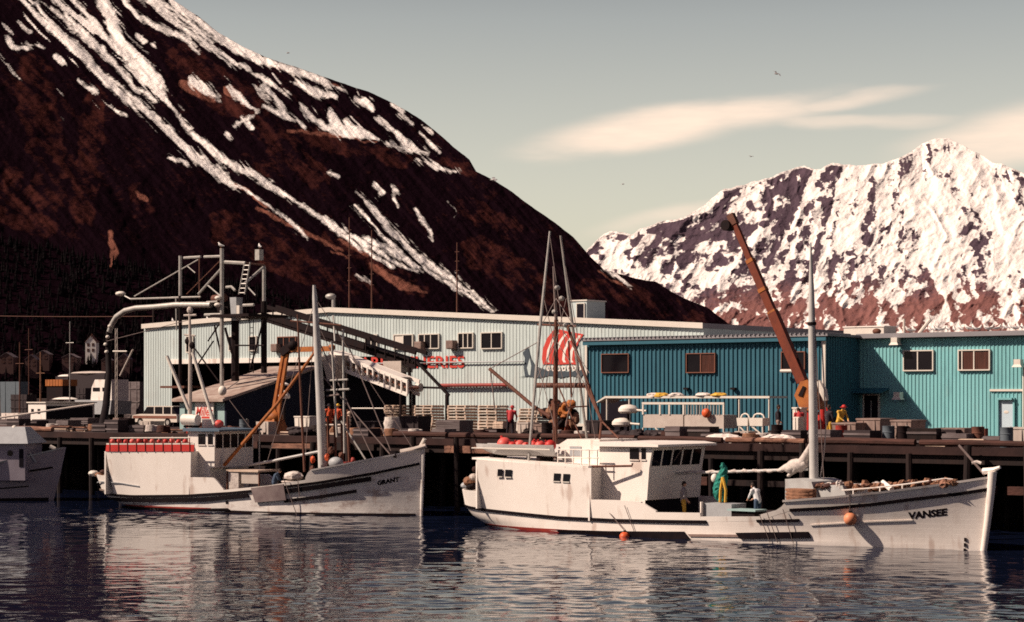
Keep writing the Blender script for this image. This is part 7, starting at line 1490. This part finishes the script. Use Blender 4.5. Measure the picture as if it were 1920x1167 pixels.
# ---- clutter crowding the wharf edge
def clutter():
    rnd = random.Random(31); n = 0; kinds = ['dark crate', 'heap of tarred net', 'coil of brown rope', 'stack of short planks', 'dark crate', 'rusty drum']
    cnt = {}; px = 20
    spots = []
    while px < 1900:
        spots.append(px); px += rnd.uniform(15, 30)
    spots = [q for q in spots if not (470 < q < 545 or 935 < q < 985) and not (800 < q < 935 and rnd.random() < .6)]
    for i, px in enumerate(spots):
        k = kinds[rnd.randrange(6)]; Y = rnd.uniform(81.2, 83.4); x = XY(px, Y); cnt[k] = cnt.get(k, 0)+1
        c = cnt[k]; lab = f'{k}, {ORD[c-1] if c <= 22 else str(c)+"th"} of its kind from the left along the wharf edge'
        if k == 'dark crate':
            w = rnd.uniform(.9, 1.5); h = rnd.uniform(.45, .8); t = thing('dark_crate', lab, 'crate', (x, Y, DZ), rnd.uniform(-.2, .2), 'clutter along the wharf edge'); g = MB(); g.box((-w/2, -.45, 0), (w/2, .45, h)); g.build('box', rnd.choice([M_DARKTOTE, M_GREYWOOD, M_CREO]), t, local=True)
            for z in (h*.25, h*.75): g = MB(); g.box((-w/2-.02, -.49, z-.05), (w/2+.02, -.452, z+.05)); g.build('batten', M_GREYWOOD, t, local=True)
        elif k == 'heap of tarred net':
            g = MB(); w = rnd.uniform(.7, 1.3)
            for j in range(9): g.ell((x+rnd.uniform(-w, w)*.7, Y+rnd.uniform(-.2, .3), DZ+.12+rnd.uniform(0, .25)), (rnd.uniform(.25, .5), .3, rnd.uniform(.12, .28)), 9, 6, .25)
            o = g.build('net_heap', rnd.choice([M_CREO, M_ROPE, M_DARKTOTE, M_RUST])); tag(o, lab, 'net heap', 'clutter along the wharf edge'); o['kind'] = 'thing'
        elif k == 'coil of brown rope':
            g = MB(); pts = []
            for j in range(90): t_ = j*.42; r = .42-.0008*j; pts.append((x+r*math.cos(t_), Y+r*math.sin(t_), DZ+.05+j*.0045))
            g.path(pts, .045, 6); tag(g.build('rope_coil', rnd.choice([M_ROPE, M_LOG, M_SAIL]), None, True), lab, 'rope coil', 'clutter along the wharf edge')
        elif k == 'stack of short planks':
            t = thing('plank_stack', lab, 'planks', (x, Y, DZ), rnd.uniform(-.3, .3), 'clutter along the wharf edge')
            for j in range(rnd.randint(3, 6)): w = rnd.uniform(.6, 1.1); g = MB(); g.box((-w, -.14+rnd.uniform(-.05, .05), .06*j+.003), (w, .14, .06*j+.055)); g.build('plank', rnd.choice([M_LOG, M_LOG2, M_PALLET, M_GREYWOOD]), t, local=True)
        else:
            t = thing('oil_drum', lab, 'drum', (x, Y, DZ), 0, 'clutter along the wharf edge'); g = MB(); g.lathe((0, 0, 0), [(.28, 0), (.29, .02), (.28, .28), (.3, .29), (.28, .31), (.28, .58), (.3, .59), (.28, .61), (.28, .86), (.29, .88)], 16); g.build('drum', rnd.choice([M_RUST, M_GREYBLUE, M_DARKST, M_REDBOOT]), t, True, True); g = MB(); g.lathe((.14, .1, .88), [(.04, 0), (.04, .03)], 8); g.build('bung', M_STEEL, t, local=True)
clutter()
